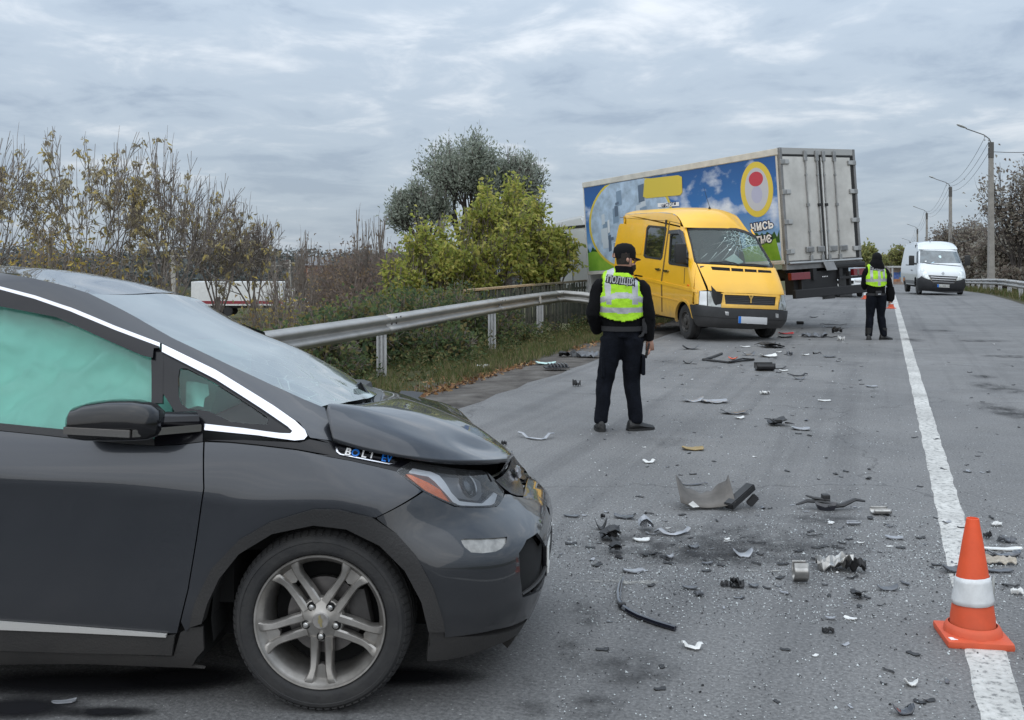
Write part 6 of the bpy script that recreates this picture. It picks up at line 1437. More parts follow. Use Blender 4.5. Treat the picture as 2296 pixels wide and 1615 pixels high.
pa = MB(); pa.lathe([(0, .004), (.035, .003), (.038, 0)], 12, Matrix.Translation((.300, -.02, 1.29)) @ Matrix.Rotation(R(75), 4, 'Y') @ Matrix.Diagonal((1.3, 1, 1, 1))); pa.build('sleeve_patch', mat('sleeve_patch_green', (.16, .24, .22), .6), o2, True)
# ------------------------------------------------------------------ guardrails, fence, poles, cones
M_GALV = mat('weathered_galvanised', (.40, .395, .38), .42, .55, var=.14, vscale=2.2, dirt=((.22, .20, .18), -1, 2, .35))
M_POSTW = mat('pale_painted_post', (.50, .51, .52), .6, var=.14, vscale=4, dirt=((.20, .18, .15), -.4, .5, .5))
M_BOLT = mat('rusty_bolt', (.10, .085, .075), .6, .5)
WPROF = [(-.005, 0), (.0, -.012), (.028, -.03), (.078, -.050), (.083, -.085), (.060, -.110), (.012, -.132), (.0, -.155), (.012, -.178), (.060, -.200), (.083, -.225), (.078, -.260), (.028, -.280), (.0, -.298), (-.005, -.310)]
def path_at(path, d):
    for a, b in zip(path, path[1:]):
        L = (b - a).length
        if d <= L or b is path[-1]: return a + (b - a) * (d / L), (b - a).normalized()
        d -= L
def rail(t, path, secs, side, posts, step=.5):
    """W-beam: secs are distances of the joints along path; side=+1 faces the right of the path"""
    for i, (d0, d1) in enumerate(zip(secs, secs[1:])):
        n = max(2, int((d1 - d0 + .3) / step)); rows = []
        for k in range(n + 1):
            d = d0 - (.0 if i == 0 else .16) + (d1 - d0 + .16) * k / n; p, q = path_at(path, d); nr = Vector((q.y, -q.x, 0)).normalized() * side
            lift = .004 * (i % 2)
            rows.append([p + nr * (x + lift) + Vector((0, 0, z)) for x, z in WPROF])
        mb = MB(); mb.grid(rows); o = mb.build('rail_section', M_GALV, t, fix=False); o.data.shade_smooth(); o.modifiers.new('s', 'SOLIDIFY').thickness = .004
        for dd in (d0 + .04, d0 + .22) if i else ():
            for zz_, xx in ((-.05, .082), (-.155, .006), (-.26, .082)):
                p, q = path_at(path, dd); nr = Vector((q.y, -q.x, 0)).normalized() * side
                b = MB(); b.lathe([(.0, .012), (.012, .010), (.016, .0)], 8, Matrix.Translation(p + nr * (xx + .006) + Vector((0, 0, zz_))) @ nr.to_track_quat('Z', 'Y').to_matrix().to_4x4()); b.build('bolt', M_BOLT, o)
    for d, zb, lean in posts:
        p, q = path_at(path, d); nr = Vector((q.y, -q.x, 0)).normalized() * side; top = p - nr * .085 + Vector((0, 0, -.03)); bot = Vector((top.x, top.y, zb)) + lean
        b = MB(); b.bar(bot, top, .10, .012, up=q); 
        for sg in (-1, 1): b.bar(bot + nr * 0 + q * sg * .0 + nr * sg * .05, top + nr * sg * .05, .012, .07, up=nr)
        b.build('post', M_POSTW, t)
        b = MB(); b.rbox(tuple(p - nr * .035 + Vector((0, 0, -.155))), (.07, .07, .14), .01); b.build('spacer_block', M_GALV, t)
gx = lambda Y: -1.92 + .2957 * (Y - 16.15)
Lp = [Vector((gx(y), y, z)) for y, z in ((-1.0, .70), (3, .70), (8, .72), (12.85, .737), (16.15, .745), (19, .77), (21.65, .786), (25, .79), (26.6, .785), (27.2, .775))] + [Vector((1.62, 27.25, .760)), Vector((1.97, 27.05, .735)), Vector((2.35, 26.75, .68))]
cum = [0]
for a, b in zip(Lp, Lp[1:]): cum.append(cum[-1] + (b - a).length)
dY = lambda y: interp([(p.y, c) for p, c in zip(Lp[:10], cum[:10])], y)
gl = thing('guardrail', 'weathered steel guardrail on white posts along the left verge, bent at its far end', 'guardrail', (0, 0, 0))
rail(gl, Lp, [0, dY(5.15), dY(10.65), dY(16.15), dY(21.65), dY(26.7), cum[-1]], 1, [(dY(5), -.45, Vector((0, 0, 0))), (dY(10.5), -.45, Vector((0, 0, 0))), (dY(16.02), -.45, Vector((0, 0, 0))), (dY(21.5), -.35, Vector((0, 0, 0))), (dY(25.25), -.45, Vector((0, 0, 0))), (cum[-1] - .55, -.35, Vector((.28, .1, 0)))])
rf_ = MB(); p, q = path_at(Lp, dY(24.6)); nr = Vector((q.y, -q.x, 0)); rf_.add([p + nr * .1 + q * a + Vector((0, 0, b)) for a, b in ((-.10, -.14), (.0, -.06), (.10, -.12), (.10, -.24), (-.02, -.25))], [(0, 1, 2, 3, 4)]); o = rf_.build('reflector_plate', mat('reflector_white', (.6, .6, .6), .4), gl, fix=False); o.modifiers.new('s', 'SOLIDIFY').thickness = .004
# right-hand rail
Rp = [rp(4.75, t_, .74) for t_ in (10, 20, 30, 40, 44, 48, 52, 56, 61, 68, 75, 85, 100, 120)]
cum2 = [0]
for a, b in zip(Rp, Rp[1:]): cum2.append(cum2[-1] + (b - a).length)
gr_ = thing('guardrail', 'pale steel guardrail along the right verge beyond the white van', 'guardrail', (0, 0, 0))
ds = [k * 4.0 for k in range(int(cum2[-1] / 4))]
rail(gr_, Rp, ds, -1, [(d + .2, path_at(Rp, d + .2)[0].z - 1.2, Vector((-.12 * RD.x, -.12 * RD.y, 0)) if k % 3 == 0 else Vector((0, 0, 0))) for k, d in enumerate(ds[2:-1])], 2.0)

# picket fence with its top board
fa, fb_ = Vector((-1.02, 23.7, 0)), Vector((2.42, 30.0, 0)); fq = (fb_ - fa).normalized(); fn = Vector((fq.y, -fq.x, 0)); FL = (fb_ - fa).length
fe = thing('picket_fence', 'low fence of weathered grey pickets behind the guardrail, under the truck', 'fence', fa)
M_PICK = [mat('weathered_picket%d' % k, c, .85, var=.3, vscale=9) for k, c in enumerate(((.085, .088, .07), (.12, .118, .095), (.065, .072, .055)))]
pm = []
for k in range(3):
    b = MB(); b.rbox((0, 0, .55), (.052, .022, 1.10), .006); pm.append(b.mesh('picket')); pm[-1].materials.append(M_PICK[k])
ztop = lambda d: interp([(0, .87), (FL, .98)], d)
n_p = int(FL / .088)
for k in range(n_p):
    d = k * .088 + rnd.uniform(-.008, .008) + .15
    o = bpy.data.objects.new('picket', pm[rnd.randrange(3)]); col.objects.link(o); o.parent = fe
    o.location = fq * d + fn * .03 + Vector((0, 0, ztop(d) - 1.12 + rnd.uniform(-.03, .03))); o.rotation_euler = (rnd.uniform(-.03, .03), rnd.uniform(-.04, .04), math.atan2(fq.y, fq.x))
for zz_ in (-.18, -.85):
    b = MB(); b.bar(fq * 0 + Vector((0, 0, ztop(0) + zz_)), fq * FL + Vector((0, 0, ztop(FL) + zz_)), .035, .07); b.build('fence_rail', M_PICK[2], fe)
b = MB(); b.bar(fq * -.10 + Vector((0, 0, ztop(0) + .015)), fq * 3.3 + Vector((0, 0, ztop(3.3) + .02)), .13, .05); b.build('top_board', mat('raw_timber', (.42, .31, .19), .75, var=.2, vscale=8), fe, bevel=.004)
b = MB(); b.bar(fq * 3.36 + Vector((0, 0, ztop(3.3) + .01)), fq * FL + Vector((0, 0, ztop(FL) + .02)), .11, .05); b.build('top_board', mat('old_timber', (.19, .16, .11), .8, var=.25, vscale=8), fe, bevel=.004)
for d in (.1, 2.4, 4.8, FL - .1):
    b = MB(); b.rbox(tuple(fq * d - fn * .05 + Vector((0, 0, -.05))), (.09, .09, 1.7), .01); b.build('post', M_PICK[0], fe)

# street lamps: concrete poles with curved arms
M_CONC = mat('pole_concrete', (.25, .235, .215), .85, var=.14, vscale=3)
M_LAMPH = mat('lamp_head_grey', (.50, .51, .51), .4, .2)
def lamp(label, x, y, z0, top, arm=2.3, r0=.15, dirx=-1, group='street lamps along the road'):
    t = thing('street_lamp', label, 'street lamp', (x, y, z0), 0, group); h = top - z0
    b = MB(); b.add([Vector((sx * r, sy * r * .85, z)) for z, r in ((-.5, r0 * 1.05), (h, r0 * .62)) for sx, sy in ((-1, -1), (1, -1), (1, 1), (-1, 1))], [(0, 1, 5, 4), (1, 2, 6, 5), (2, 3, 7, 6), (3, 0, 4, 7), (4, 5, 6, 7)]); b.build('pole', M_CONC, t)
    b = MB(); b.rbox((0, 0, h - .45), (r0 * 1.5, r0 * 1.4, .95), .02); b.build('steel_collar', mat('collar_steel', (.10, .095, .09), .6, .4), t)
    ax = Vector((dirx * RN.x, dirx * RN.y, 0)) if True else Vector((-1, 0, 0)); ax = Vector((dirx, -.25, 0)).normalized()
    b = MB(); b.tube([Vector((0, 0, h - .5)), Vector((0, 0, h + .0)), ax * .12 + Vector((0, 0, h + .22)), ax * .5 + Vector((0, 0, h + .45)), ax * arm * .75 + Vector((0, 0, h + .78))], .032, 8); b.build('arm', mat('arm_steel', (.18, .18, .18), .5, .5), t, True)
    c = ax * (arm * .75 + .25) + Vector((0, 0, h + .90)); d = (ax * 1 + Vector((0, 0, .32))).normalized()
    b = MB(); b.tube([c - d * .30, c - d * .12, c + d * .08, c + d * .30, c + d * .40], [.05, .10, .13, .11, .04], 12, flat=.55); b.build('lamp_head', M_LAMPH, t, True)
    for dz in (.1, -.35):
        for k in (0, 1):
            b = MB(); b.lathe([(0, .10), (.035, .08), (.045, .04), (.03, .0)], 8, Matrix.Translation(ax * (.16 + .28 * k) + Vector((0, 0, h + dz * (1 if k == 0 else -.5) + .15 * k)))); b.build('insulator', mat('porcelain', (.30, .30, .30), .3), t, True)
    return Vector((x, y, top))
pole_px = [(2222, 320, 61.2, -.30), (2131, 420, 98.7, -.95), (2078, 478, 153.6, -2.0), (2057, 514, 197, -3.0), (2040.7, 543, 253, -4.2)]
labs = ['tall concrete street lamp behind the right guardrail, nearest of the row', 'second concrete street lamp in the row, above the white van', 'third concrete street lamp in the row on the right', 'fourth concrete street lamp in the row, small with distance', 'fifth and farthest concrete street lamp left of the white van roof']
tops = []
for (u, v, y, zb), lb in zip(pole_px, labs):
    p = at(u, v, y); tops.append(lamp(lb, p.x, y, zb, p.z, r0=.17))
p = at(1973, 580, 180); lamp('distant street lamp with its arm above the second officer', p.x + 5.0, 180, -3, at(0, 572, 180).z, dirx=-1)
# wires
wn_ = 0
M_WIRE = mat('wire_dark', (.06, .06, .065), .6)
for k in range(len(tops) - 1):
    for j, (dx, dz) in enumerate(((-.35, .35), (-.1, .1), (.0, -.35), (0, -3.2), (0, -3.6), (0, -4.6))):
        a, b = tops[k] + Vector((dx, 0, dz)), tops[k + 1] + Vector((dx, 0, dz)); L = (b - a).length; pts = []
        for i in range(15):
            f = i / 14; pts.append(a.lerp(b, f) - Vector((0, 0, L * (.018 + .006 * (j > 2)) * 4 * f * (1 - f))))
        w = MB(); w.tube(pts, .013, 4, False); o = w.build('overhead_wire', M_WIRE)
        tag(o, '%s overhead wire strung between the street lamps %s' % (('topmost thin', 'second thin', 'third thin', 'fourth thin, sagging', 'fifth thin, sagging', 'lowest thin')[j], 'nearest the camera' if k == 0 else 'of the second span' if k == 1 else 'of the third span' if k == 2 else 'farthest down the road'), 'wire', 'overhead wires')
pts = [tops[0] + Vector((.1, 0, -.55)) + Vector((f * 9, -f * 4, .55 * f * f * 4 - .35 * math.sin(f * 3))) for f in [i / 14 for i in range(15)]]
w = MB(); w.tube(pts, .02, 5, False); tag(w.build('service_cable', M_WIRE), 'twisted cable leaving the nearest street lamp towards the right', 'cable')

# cones
M_CONE = mat('faded_orange_cone', (.72, .085, .022), .5, var=.10, vscale=7, dirt=((.30, .10, .06), -.1, .5, .4))
def cone(label, loc, rz, s=1.0, band=True):
    t = thing('traffic_cone', label, 'traffic cone', loc, rz, 'traffic cones along the centre line'); t.scale = (s, s, s)
    b = MB(); w = .132
    outl = [(w * (1 if abs(math.cos(a)) > .72 else abs(math.cos(a)) / .72) * (1 if math.cos(a) > 0 else -1), w * (1 if abs(math.sin(a)) > .72 else abs(math.sin(a)) / .72) * (1 if math.sin(a) > 0 else -1)) for a in [2 * math.pi * k / 48 for k in range(48)]]
    n = 48; prof = [(1.0, .0, 1), (1.02, .012, 1), (1.0, .026, 1), (.90, .030, .9)]
    rows = [[Vector((x * f, y * f, z)) for x, y in outl] for f, z, _ in prof]
    circ = lambda r, z: [Vector((r * math.cos(2 * math.pi * k / n), r * math.sin(2 * math.pi * k / n), z)) for k in range(n)]
    rows += [circ(.119, .032), circ(.115, .050), circ(.108, .062), circ(.098, .068)]
    b.grid(rows, wrap=True); b.f.append(tuple(range(n))[::-1]); b.m.append(0); b.build('base', M_CONE, t, True)
    b = MB(); b.lathe([(.093, .060), (.090, .10), (.068, .25), (.0665, .262), (.042, .42), (.028, .50), (.0255, .518), (.0225, .519), (.019, .50), (.019, .46), (.0, .44)], 40); b.build('body', M_CONE, t, True)
    if band:
        b = MB(); rows = []
        for z in (.158, .175, .20, .225, .25, .272):
            rows.append([Vector(((lerp(.093, .0255, (z - .06) / .458) + .0085 + .0035 * noise.noise(Vector((3 * math.cos(a), 3 * math.sin(a), z * 30)))) * math.cos(a), (lerp(.093, .0255, (z - .06) / .458) + .0085 + .0035 * noise.noise(Vector((3 * math.cos(a), 3 * math.sin(a), z * 30)))) * math.sin(a), z + .006 * math.sin(a + 2))) for a in [2 * math.pi * k / 44 for k in range(44)]])
        b.grid(rows, wrap=True); sl = b.build('reflective_sleeve', mat('white_sleeve', (.62, .63, .63), .35, .1, var=.08, vscale=20), t, True); sl.modifiers.new('s', 'SOLIDIFY').thickness = .002
        b = MB(); b.grid([[Vector((.078 + .018 * f, -.012 + .03 * f, .262 - .105 * g + .012 * f)) for f in (0, .5, 1)] for g in (0, .5, 1, 1.15)]); fl = b.build('loose_flap', mat('dirty_flap', (.33, .33, .31), .5), sl, True); fl.modifiers.new('s', 'SOLIDIFY').thickness = .003
        b = MB(); b.box((-.105, -.100, .0290), (.030, .030, .004), Matrix.Rotation(.15, 3, 'Z')); b.build('price_tag', M_WHITE, t)
    return t
c1 = ground(2181, 1432); cone('large orange traffic cone with a loose white band, standing on the white line', c1, R(-9), .99)
c2 = ground(1941, 671); cone('small orange cone with white band left of the second officer', c2, .3, 1.0)
c3 = ground(1998, 692); cone('small orange cone on the white line right behind the second officer', c3, .2, .9)
# ------------------------------------------------------------------ plants
import numpy as np
NR = np.random.default_rng(5)
def leaf_mesh(name, P, D, size, nm, ratio=.5, jit=.5, fold=.25):
    """one folded leaf per point: P centres, D pointing directions, nm material count"""
    n = len(P); P = np.asarray(P, float); D = np.asarray(D, float)
    D = D / np.maximum(np.linalg.norm(D, axis=1, keepdims=True), 1e-6)
    rv = NR.normal(size=(n, 3)); S = np.cross(D, rv); S /= np.maximum(np.linalg.norm(S, axis=1, keepdims=True), 1e-6); U = np.cross(S, D)
    sz = size * (1 + jit * NR.uniform(-1, 1, size=(n, 1)))
    a = P; c = P + D * sz; m = P + D * sz * .45
    b = m + S * sz * ratio * .5 + U * sz * fold; d = m - S * sz * ratio * .5 + U * sz * fold
    V = np.stack([a, b, c, d], 1).reshape(-1, 3)
    me = bpy.data.meshes.new(name); me.vertices.add(4 * n); me.vertices.foreach_set('co', V.ravel())
    me.loops.add(6 * n); base = np.arange(n)[:, None] * 4
    idx = (base + np.array([[0, 1, 2, 0, 2, 3]])).ravel(); me.loops.foreach_set('vertex_index', idx.astype(np.int32))
    me.polygons.add(2 * n); me.polygons.foreach_set('loop_start', np.arange(0, 6 * n, 3, dtype=np.int32)); me.polygons.foreach_set('loop_total', np.full(2 * n, 3, dtype=np.int32))
    mi = np.repeat(NR.integers(0, nm, n), 2).astype(np.int32); me.polygons.foreach_set('material_index', mi)
    me.update(calc_edges=True); me.validate(); return me
def leafmat(name, c, tr=.5):
    if name in MATS: return MATS[name]
    m = mat(name, c, .7, var=.22, vscale=1.2, spec=.25)
    N, L = m.node_tree.nodes, m.node_tree.links
    t = N.new('ShaderNodeBsdfTranslucent'); t.inputs[0].default_value = (*[min(1, x * 1.3) for x in c], 1); mx = N.new('ShaderNodeMixShader'); mx.inputs[0].default_value = tr
    L.new(N['Principled BSDF'].outputs[0], mx.inputs[1]); L.new(t.outputs[0], mx.inputs[2]); L.new(mx.outputs[0], N['Material Output'].inputs[0]); return m
M_BARK = mat('grey_brown_bark', (.17, .145, .125), .9, var=.3, vscale=8)
M_BARKD = mat('dark_bark', (.045, .038, .034), .9, var=.3, vscale=8)
M_TWIG = mat('bare_grey_twig', (.17, .14, .125), .9)
def grow(r, p, d, L, rad, depth, maxd, segs, tips, spread, up, nb=(2, 4), shrink=.72):
    """recursive limb: appends tapered segments and the twig ends"""
    n = 3; q = p; pts = [p]
    for k in range(n):
        d = (d + Vector((r.uniform(-1, 1), r.uniform(-1, 1), r.uniform(-.6, .8))) * .16 + Vector((0, 0, up))).normalized(); q = q + d * (L / n); pts.append(q)
    segs.append((pts, rad, rad * .62, depth))
    if depth >= maxd: tips.append((pts[1], pts[2] - pts[1])); tips.append((pts[2], pts[3] - pts[2])); tips.append((pts[3], d)); return
    for _ in range(r.randint(*nb)):
        f = r.uniform(.45, 1.0); i = min(int(f * n), n - 1); s = pts[i].lerp(pts[i + 1], f * n - i)
        az = r.uniform(0, 2 * math.pi); o = d.orthogonal().normalized(); o = Matrix.Rotation(az, 3, d) @ o
        grow(r, s, (d + o * spread * r.uniform(.6, 1.3)).normalized(), L * shrink * r.uniform(.8, 1.15), rad * .58, depth + 1, maxd, segs, tips, spread, up, nb, shrink)
    grow(r, q, d, L * shrink, rad * .62, depth + 1, maxd, segs, tips, spread, up, nb, shrink)
Y_THICK = 1.0
def tree(name, label, base, height, seed, leafcols, nleaf, leaf, spread=.6, up=.08, maxd=4, stems=1, nb=(2, 4), bark=M_BARK, droop=.6, group=None, ratio=.5, trunk_r=None, lowbare=0.0, twig_up=0.0, cat='tree', scatter=.16, shrink=.72, lean=(0, 0), width=None, tuft=0, fork=0.0, fan=(.22, .5)):
    r = random.Random(seed); t = thing(name, label, cat, base, 0, group); segs, tips = [], []
    crown_h = height - fork; L0 = crown_h / (1 + shrink + shrink ** 2 + shrink ** 3 + (shrink ** 4 if maxd > 3 else 0)) * 1.05; tr = trunk_r or height * .016
    for s in range(stems):
        a = 2 * math.pi * s / max(1, stems) + r.uniform(-.4, .4); k = 0 if stems == 1 else r.uniform(*fan)
        grow(r, Vector((math.cos(a) * .1 * (stems > 1), math.sin(a) * .1 * (stems > 1), -.3)), Vector((math.cos(a) * k + lean[0], math.sin(a) * k + lean[1], 1)).normalized(), L0, tr / math.sqrt(stems) * 1.3, 0, maxd, segs, tips, spread, up, nb, shrink)
    # scale so that the top is at the wanted height
    top = max(p[0].z for p in tips); k = crown_h / top
    if width:
        ext = max(abs(p[0].x) for p in tips); kx = width / max(ext * k, .01)
    else: kx = 1.0
    sc = lambda v: Vector((v.x * k * kx, v.y * k * kx, v.z * k + fork))
    tb = MB(); cb = MB()
    if fork: tb.tube([(0, 0, -.4), (.04, 0, fork * .5), (0, 0, fork + .02)], [tr * 1.5, tr * 1.2, tr * 1.05], 8, False)
    for pts, r0, r1, dep in segs:
        P = [sc(q) for q in pts]; rr = [lerp(r0, r1, i / 3) for i in range(4)]
        rr = [max(.0035 + Y_THICK * base[1] * .00011, x) for x in rr]
        (tb if dep <= 1 else cb).tube(P, rr, 7 if dep == 0 else 5 if dep == 1 else 3, False)
    tb.build('trunk', bark, t, fix=False).data.shade_smooth()
    br = cb.build('branches', bark if height > 3 else M_TWIG, t, fix=False); br['kind'] = 'stuff'
    if twig_up:
        wb = MB()
        for p, d in r.sample(tips, min(len(tips), int(len(tips) * twig_up))):
            q = sc(p); e = (sc(d).normalized() + Vector((0, 0, .7))).normalized(); ln = r.uniform(.25, .8) * height * .10; wb.tube([q, q + e * ln * .5, q + e * ln + Vector((r.uniform(-.05, .05), 0, .03))], [.007, .005, .003], 3, False)
        wb.build('twigs', M_TWIG, t, fix=False)['kind'] = 'stuff'
    if nleaf:
        pool = [x for x in tips if sc(x[0]).z > lowbare * height] or tips
        if tuft: pool = r.sample(pool, max(8, min(len(pool), nleaf // tuft)))
        ch = [pool[r.randrange(len(pool))] for _ in range(nleaf)]
        P = np.array([tuple(sc(p)) for p, _ in ch]) + NR.normal(size=(nleaf, 3)) * scatter * height * .12
        D = np.array([tuple(d.normalized()) for _, d in ch]) * (1 - droop) + NR.normal(size=(nleaf, 3)) * .45 + np.array([[0, 0, -droop]])
        me = leaf_mesh('crown', P, D, leaf, len(leafcols), ratio); o = link('crown', me, [leafmat('leaf_%s_%d' % (name, i), c) for i, c in enumerate(leafcols)], t); o['kind'] = 'stuff'
    return t
def onground(u, Y, dz=0.0):
    x = (u - 1148) / FPX * Y; return Vector((x, Y, soil(x, Y) + dz))
def top_h(u, v, Y): return EYE + (HOR - v) * Y / FPX - soil((u - 1148) / FPX * Y, Y)
AUT = [(.38, .32, .20), (.45, .39, .24), (.32, .28, .20), (.27, .24, .17), (.52, .42, .16)]
AUTG = [(.33, .25, .09), (.21, .20, .08), (.46, .35, .09), (.27, .19, .09)]
GRN = [(.30, .33, .07), (.39, .40, .10), (.22, .255, .065), (.48, .44, .13)]
OLV = [(.33, .36, .30), (.27, .30, .245), (.40, .425, .36), (.20, .225, .18)]
BRAM = [(.085, .125, .06), (.12, .16, .065), (.155, .175, .07), (.065, .095, .05), (.20, .165, .07)]
RUST = [(.21, .16, .125), (.17, .13, .105), (.26, .19, .12), (.19, .145, .13)]
# sparse box-elder trees on the bank at the left
for lab, u, v, Y, sd_, nl, wd in (
    ('tall thin autumn tree at the left edge of the view', -30, 258, 21, 31, 2600, 1.5),
    ('spreading half-bare tree with drooping leaf tufts above the car roof', 215, 285, 22, 12, 4600, 1.75),
    ('half-bare tree leaning right with upright bare shoots', 385, 305, 23, 23, 2000, 1.55),
    ('low sparse tree with brown seed tufts left of the white trailer', 490, 440, 25, 44, 1300, 1.4),
    ('small sparse brown tree standing just above the white trailer', 570, 480, 26, 57, 1100, 1.2)):
    b = onground(u, Y); ht = top_h(u, v, Y); tree('box_elder', lab, b, ht, sd_, AUT, int(nl * .42), .115, .78, .012, 4, 5, (2, 3), M_BARK, .8, 'half-bare trees on the left bank', .34, twig_up=.03, lowbare=.1, scatter=.035, width=wd, trunk_r=.045, tuft=6, shrink=.74, fork=max(.4, top_h(u, 668, Y)), fan=(.2, .85))
# denser low bushes under them
for k, (lab, u, v, Y, nl, cols) in enumerate((('yellow-brown bush behind the car roof at the left edge', 30, 470, 19, 3000, AUTG), ('dense ochre bush behind the car roof', 150, 500, 20, 2600, AUTG), ('thin brownish bush behind the windscreen', 290, 545, 21, 1900, AUTG), ('dry shrub at the right end of the white trailer', 650, 600, 23, 900, RUST))):
    tree('bank_shrub', lab, onground(u, Y), max(1.5, top_h(u, v, Y)), 70 + k, cols, nl, .10, .85, .02, 4, 4, (2, 4), M_BARK, .45, 'autumn bushes on the left bank', .42, cat='bush', scatter=.22, width=1.7)
# bramble thicket behind the guardrail
for k, (lab, u, v, Y, nl) in enumerate((('low green bramble left of the first guardrail post', 690, 690, 15.2, 5200), ('dark green bramble above the first guardrail post', 800, 645, 17.6, 8000), ('leafy green bramble between the first and second guardrail posts', 905, 622, 19.6, 9000), ('bramble with yellowing leaves over the second guardrail post', 1010, 618, 22.0, 8000), ('low bramble under the pale top board of the fence', 1085, 655, 22.6, 3600), ('dark undergrowth below the rail between the first two posts', 985, 725, 17.4, 5200), ('undergrowth below the rail near the second post', 1140, 712, 21.6, 3000), ('low green weeds in front of the trailer', 600, 695, 19.5, 3600))):
    tree('bramble', lab, onground(u, Y + .9, -.05), max(.5, top_h(u, v, Y)), 90 + k, BRAM, nl, .085, 1.1, -.01, 4, 6, (3, 4), M_TWIG, .35, 'brambles behind the guardrail', .62, cat='bush', scatter=.6, width=1.1 if k < 5 else .8)
# yellow-green maples by the fence
for lab, u, v, Y, sd_, nl, wd in (('tall yellow-green maple rising behind the fence', 1125, 382, 28.6, 5, 9000, 1.6), ('yellow-green maple leaning left over the brambles', 985, 462, 27.6, 8, 6500, 1.7), ('yellow-green maple in front of the truck cab', 1238, 500, 29.0, 15, 4200, 1.05), ('small yellow-green maple sapling left of the other maples', 895, 545, 26.4, 19, 3000, .8)):
    tree('maple_tree', lab, onground(u, Y), top_h(u, v, Y), sd_, GRN, nl, .135, .62, .05, 4, 3, (3, 4), M_BARK, .55, 'yellow-green maples by the fence', .5, tuft=9, scatter=.15, width=wd, trunk_r=.06, fork=.5, fan=(.2, .6))
# grey-green oleasters behind
for lab, u, v, Y, sd_, nl, wd in (('tall grey-green oleaster behind the maples', 1040, 300, 46, 3, 15000, 2.1), ('grey-green oleaster right of the tallest one', 1140, 330, 47, 9, 10000, 1.6), ('lower grey-green oleaster left of the tallest one', 945, 412, 45, 14, 8000, 1.5)):
    tree('oleaster_tree', lab, onground(u, Y), top_h(u, v, Y), sd_, OLV, int(nl * .8), .16, .75, .05, 4, 3, (2, 4), M_BARKD, .05, 'grey-green oleasters', .32, scatter=.15, twig_up=.15, width=wd, lowbare=.3, trunk_r=.15, fork=top_h(u, 575, Y), fan=(.12, .55))
# bare and rusty thickets in the middle distance
for k, (lab, u, v, Y, nl, tw, cols) in enumerate((('bare grey tree standing left of the oleasters', 835, 470, 44, 120, .6, RUST), ('rust-brown thicket right of the small house', 800, 545, 47, 5200, .3, RUST), ('reddish brown thicket below the bare tree', 870, 545, 43, 5200, .3, RUST), ('brownish thicket left of the small house', 735, 575, 60, 3000, .3, RUST), ('thin bare sapling above the trailer cab', 655, 515, 48, 160, .5, RUST), ('thin bare sapling right of the trailer', 690, 530, 52, 160, .5, RUST))):
    tree('bare_thicket', lab, onground(u, Y), top_h(u, v, Y), 130 + k, cols, nl, .16, .8, .0, 4, 2 if nl < 200 else 5, (2, 4), M_BARK, .2, 'bare thickets in the middle distance', .45, cat='bush' if nl > 200 else 'tree', scatter=.4, twig_up=tw * .3, width=1.3 if nl < 200 else 3.0)
# right-hand trees
for k, (lab, u, v, Y, nl, cols, wd) in enumerate((('dark plum-leaved tree at the right edge behind the nearest street lamp', 2300, 352, 66, 3600, [(.17, .14, .12), (.22, .18, .15), (.27, .24, .19), (.32, .30, .26)], 2.8), ('brown thicket behind the guardrail at the right edge', 2262, 520, 72, 7000, RUST, 3.2), ('brown leafy thicket just right of the nearest street lamp', 2232, 540, 82, 6000, RUST, 3.0), ('brown thicket left of the nearest street lamp', 2200, 500, 98, 6500, RUST, 3.6), ('ochre-topped trees above the right side of the white van', 2172, 492, 112, 6500, [(.12, .09, .045), (.09, .06, .045), (.15, .11, .04)], 4.0), ('brown trees behind the white van roof', 2140, 515, 140, 5000, RUST, 4.2), ('low yellow bush by the foot of the nearest street lamp', 2250, 598, 66, 2500, AUTG, 1.6), ('low brown bush right behind the van mirror', 2182, 585, 84, 3000, RUST, 2.4))):
    tree('roadside_tree', lab, onground(u, Y), top_h(u, v, Y), 170 + k, cols, nl, .26 if k else .22, .7, .04, 4, 4 if k else 2, (3, 4), M_BARKD, .3, 'autumn trees along the right verge', .55, scatter=.35, width=wd, twig_up=.12)
for k, (lab, u, v, Y, cols, wd, nl) in enumerate((('pale green tree far off right of the truck', 1925, 548, 210, GRN, 3.5, 3500), ('dark distant tree right of the truck tail', 1940, 575, 230, BRAM, 4.5, 3500), ('dark distant tree left of the white van', 2018, 555, 240, BRAM, 3.5, 3500), ('distant rounded tree beyond the second officer', 1995, 572, 300, BRAM, 5.0, 3000))):
    c_ = [tuple(x * .6 + .05 for x in q) for q in cols]
    tree('far_tree', lab, onground(u, Y), top_h(u, v, Y), 210 + k, c_, nl, .7, .6, .05, 4, 2, (3, 4), M_BARKD, .2, 'far trees down the road', .6, scatter=.5, width=wd)
# distant wooded horizon: reads as one mass
fp, fd_ = [], []
for k in range(60000):
    u = rnd.uniform(-500, 1350); Y = rnd.uniform(170, 420); x = (u - 1148) / FPX * Y
    hmax = 5 + 6 * noise.noise(Vector((x * .02, Y * .02, 0))) + 4 * abs(noise.noise(Vector((x * .09, 1, 0)))) + (Y - 170) * .012
    if hmax < 1.5: continue
    fp.append((x + rnd.gauss(0, 1), Y, soil(x, Y) + hmax * math.sqrt(rnd.random()))); fd_.append((rnd.gauss(0, 1), rnd.gauss(0, 1), rnd.gauss(0, .6)))
me = leaf_mesh('wood', fp, fd_, .95, 4, .7); o = link('distant_wood', me, [leafmat('far_wood_%d' % i, c, .1) for i, c in enumerate(((.10, .115, .115), (.125, .13, .12), (.15, .13, .115), (.085, .10, .105)))]); tag(o, 'low dark wood along the horizon behind the white trailer', 'wood', kind='stuff')  # bluish, lightened leaf colours paint in the distance haze
fp, fd_ = [], []
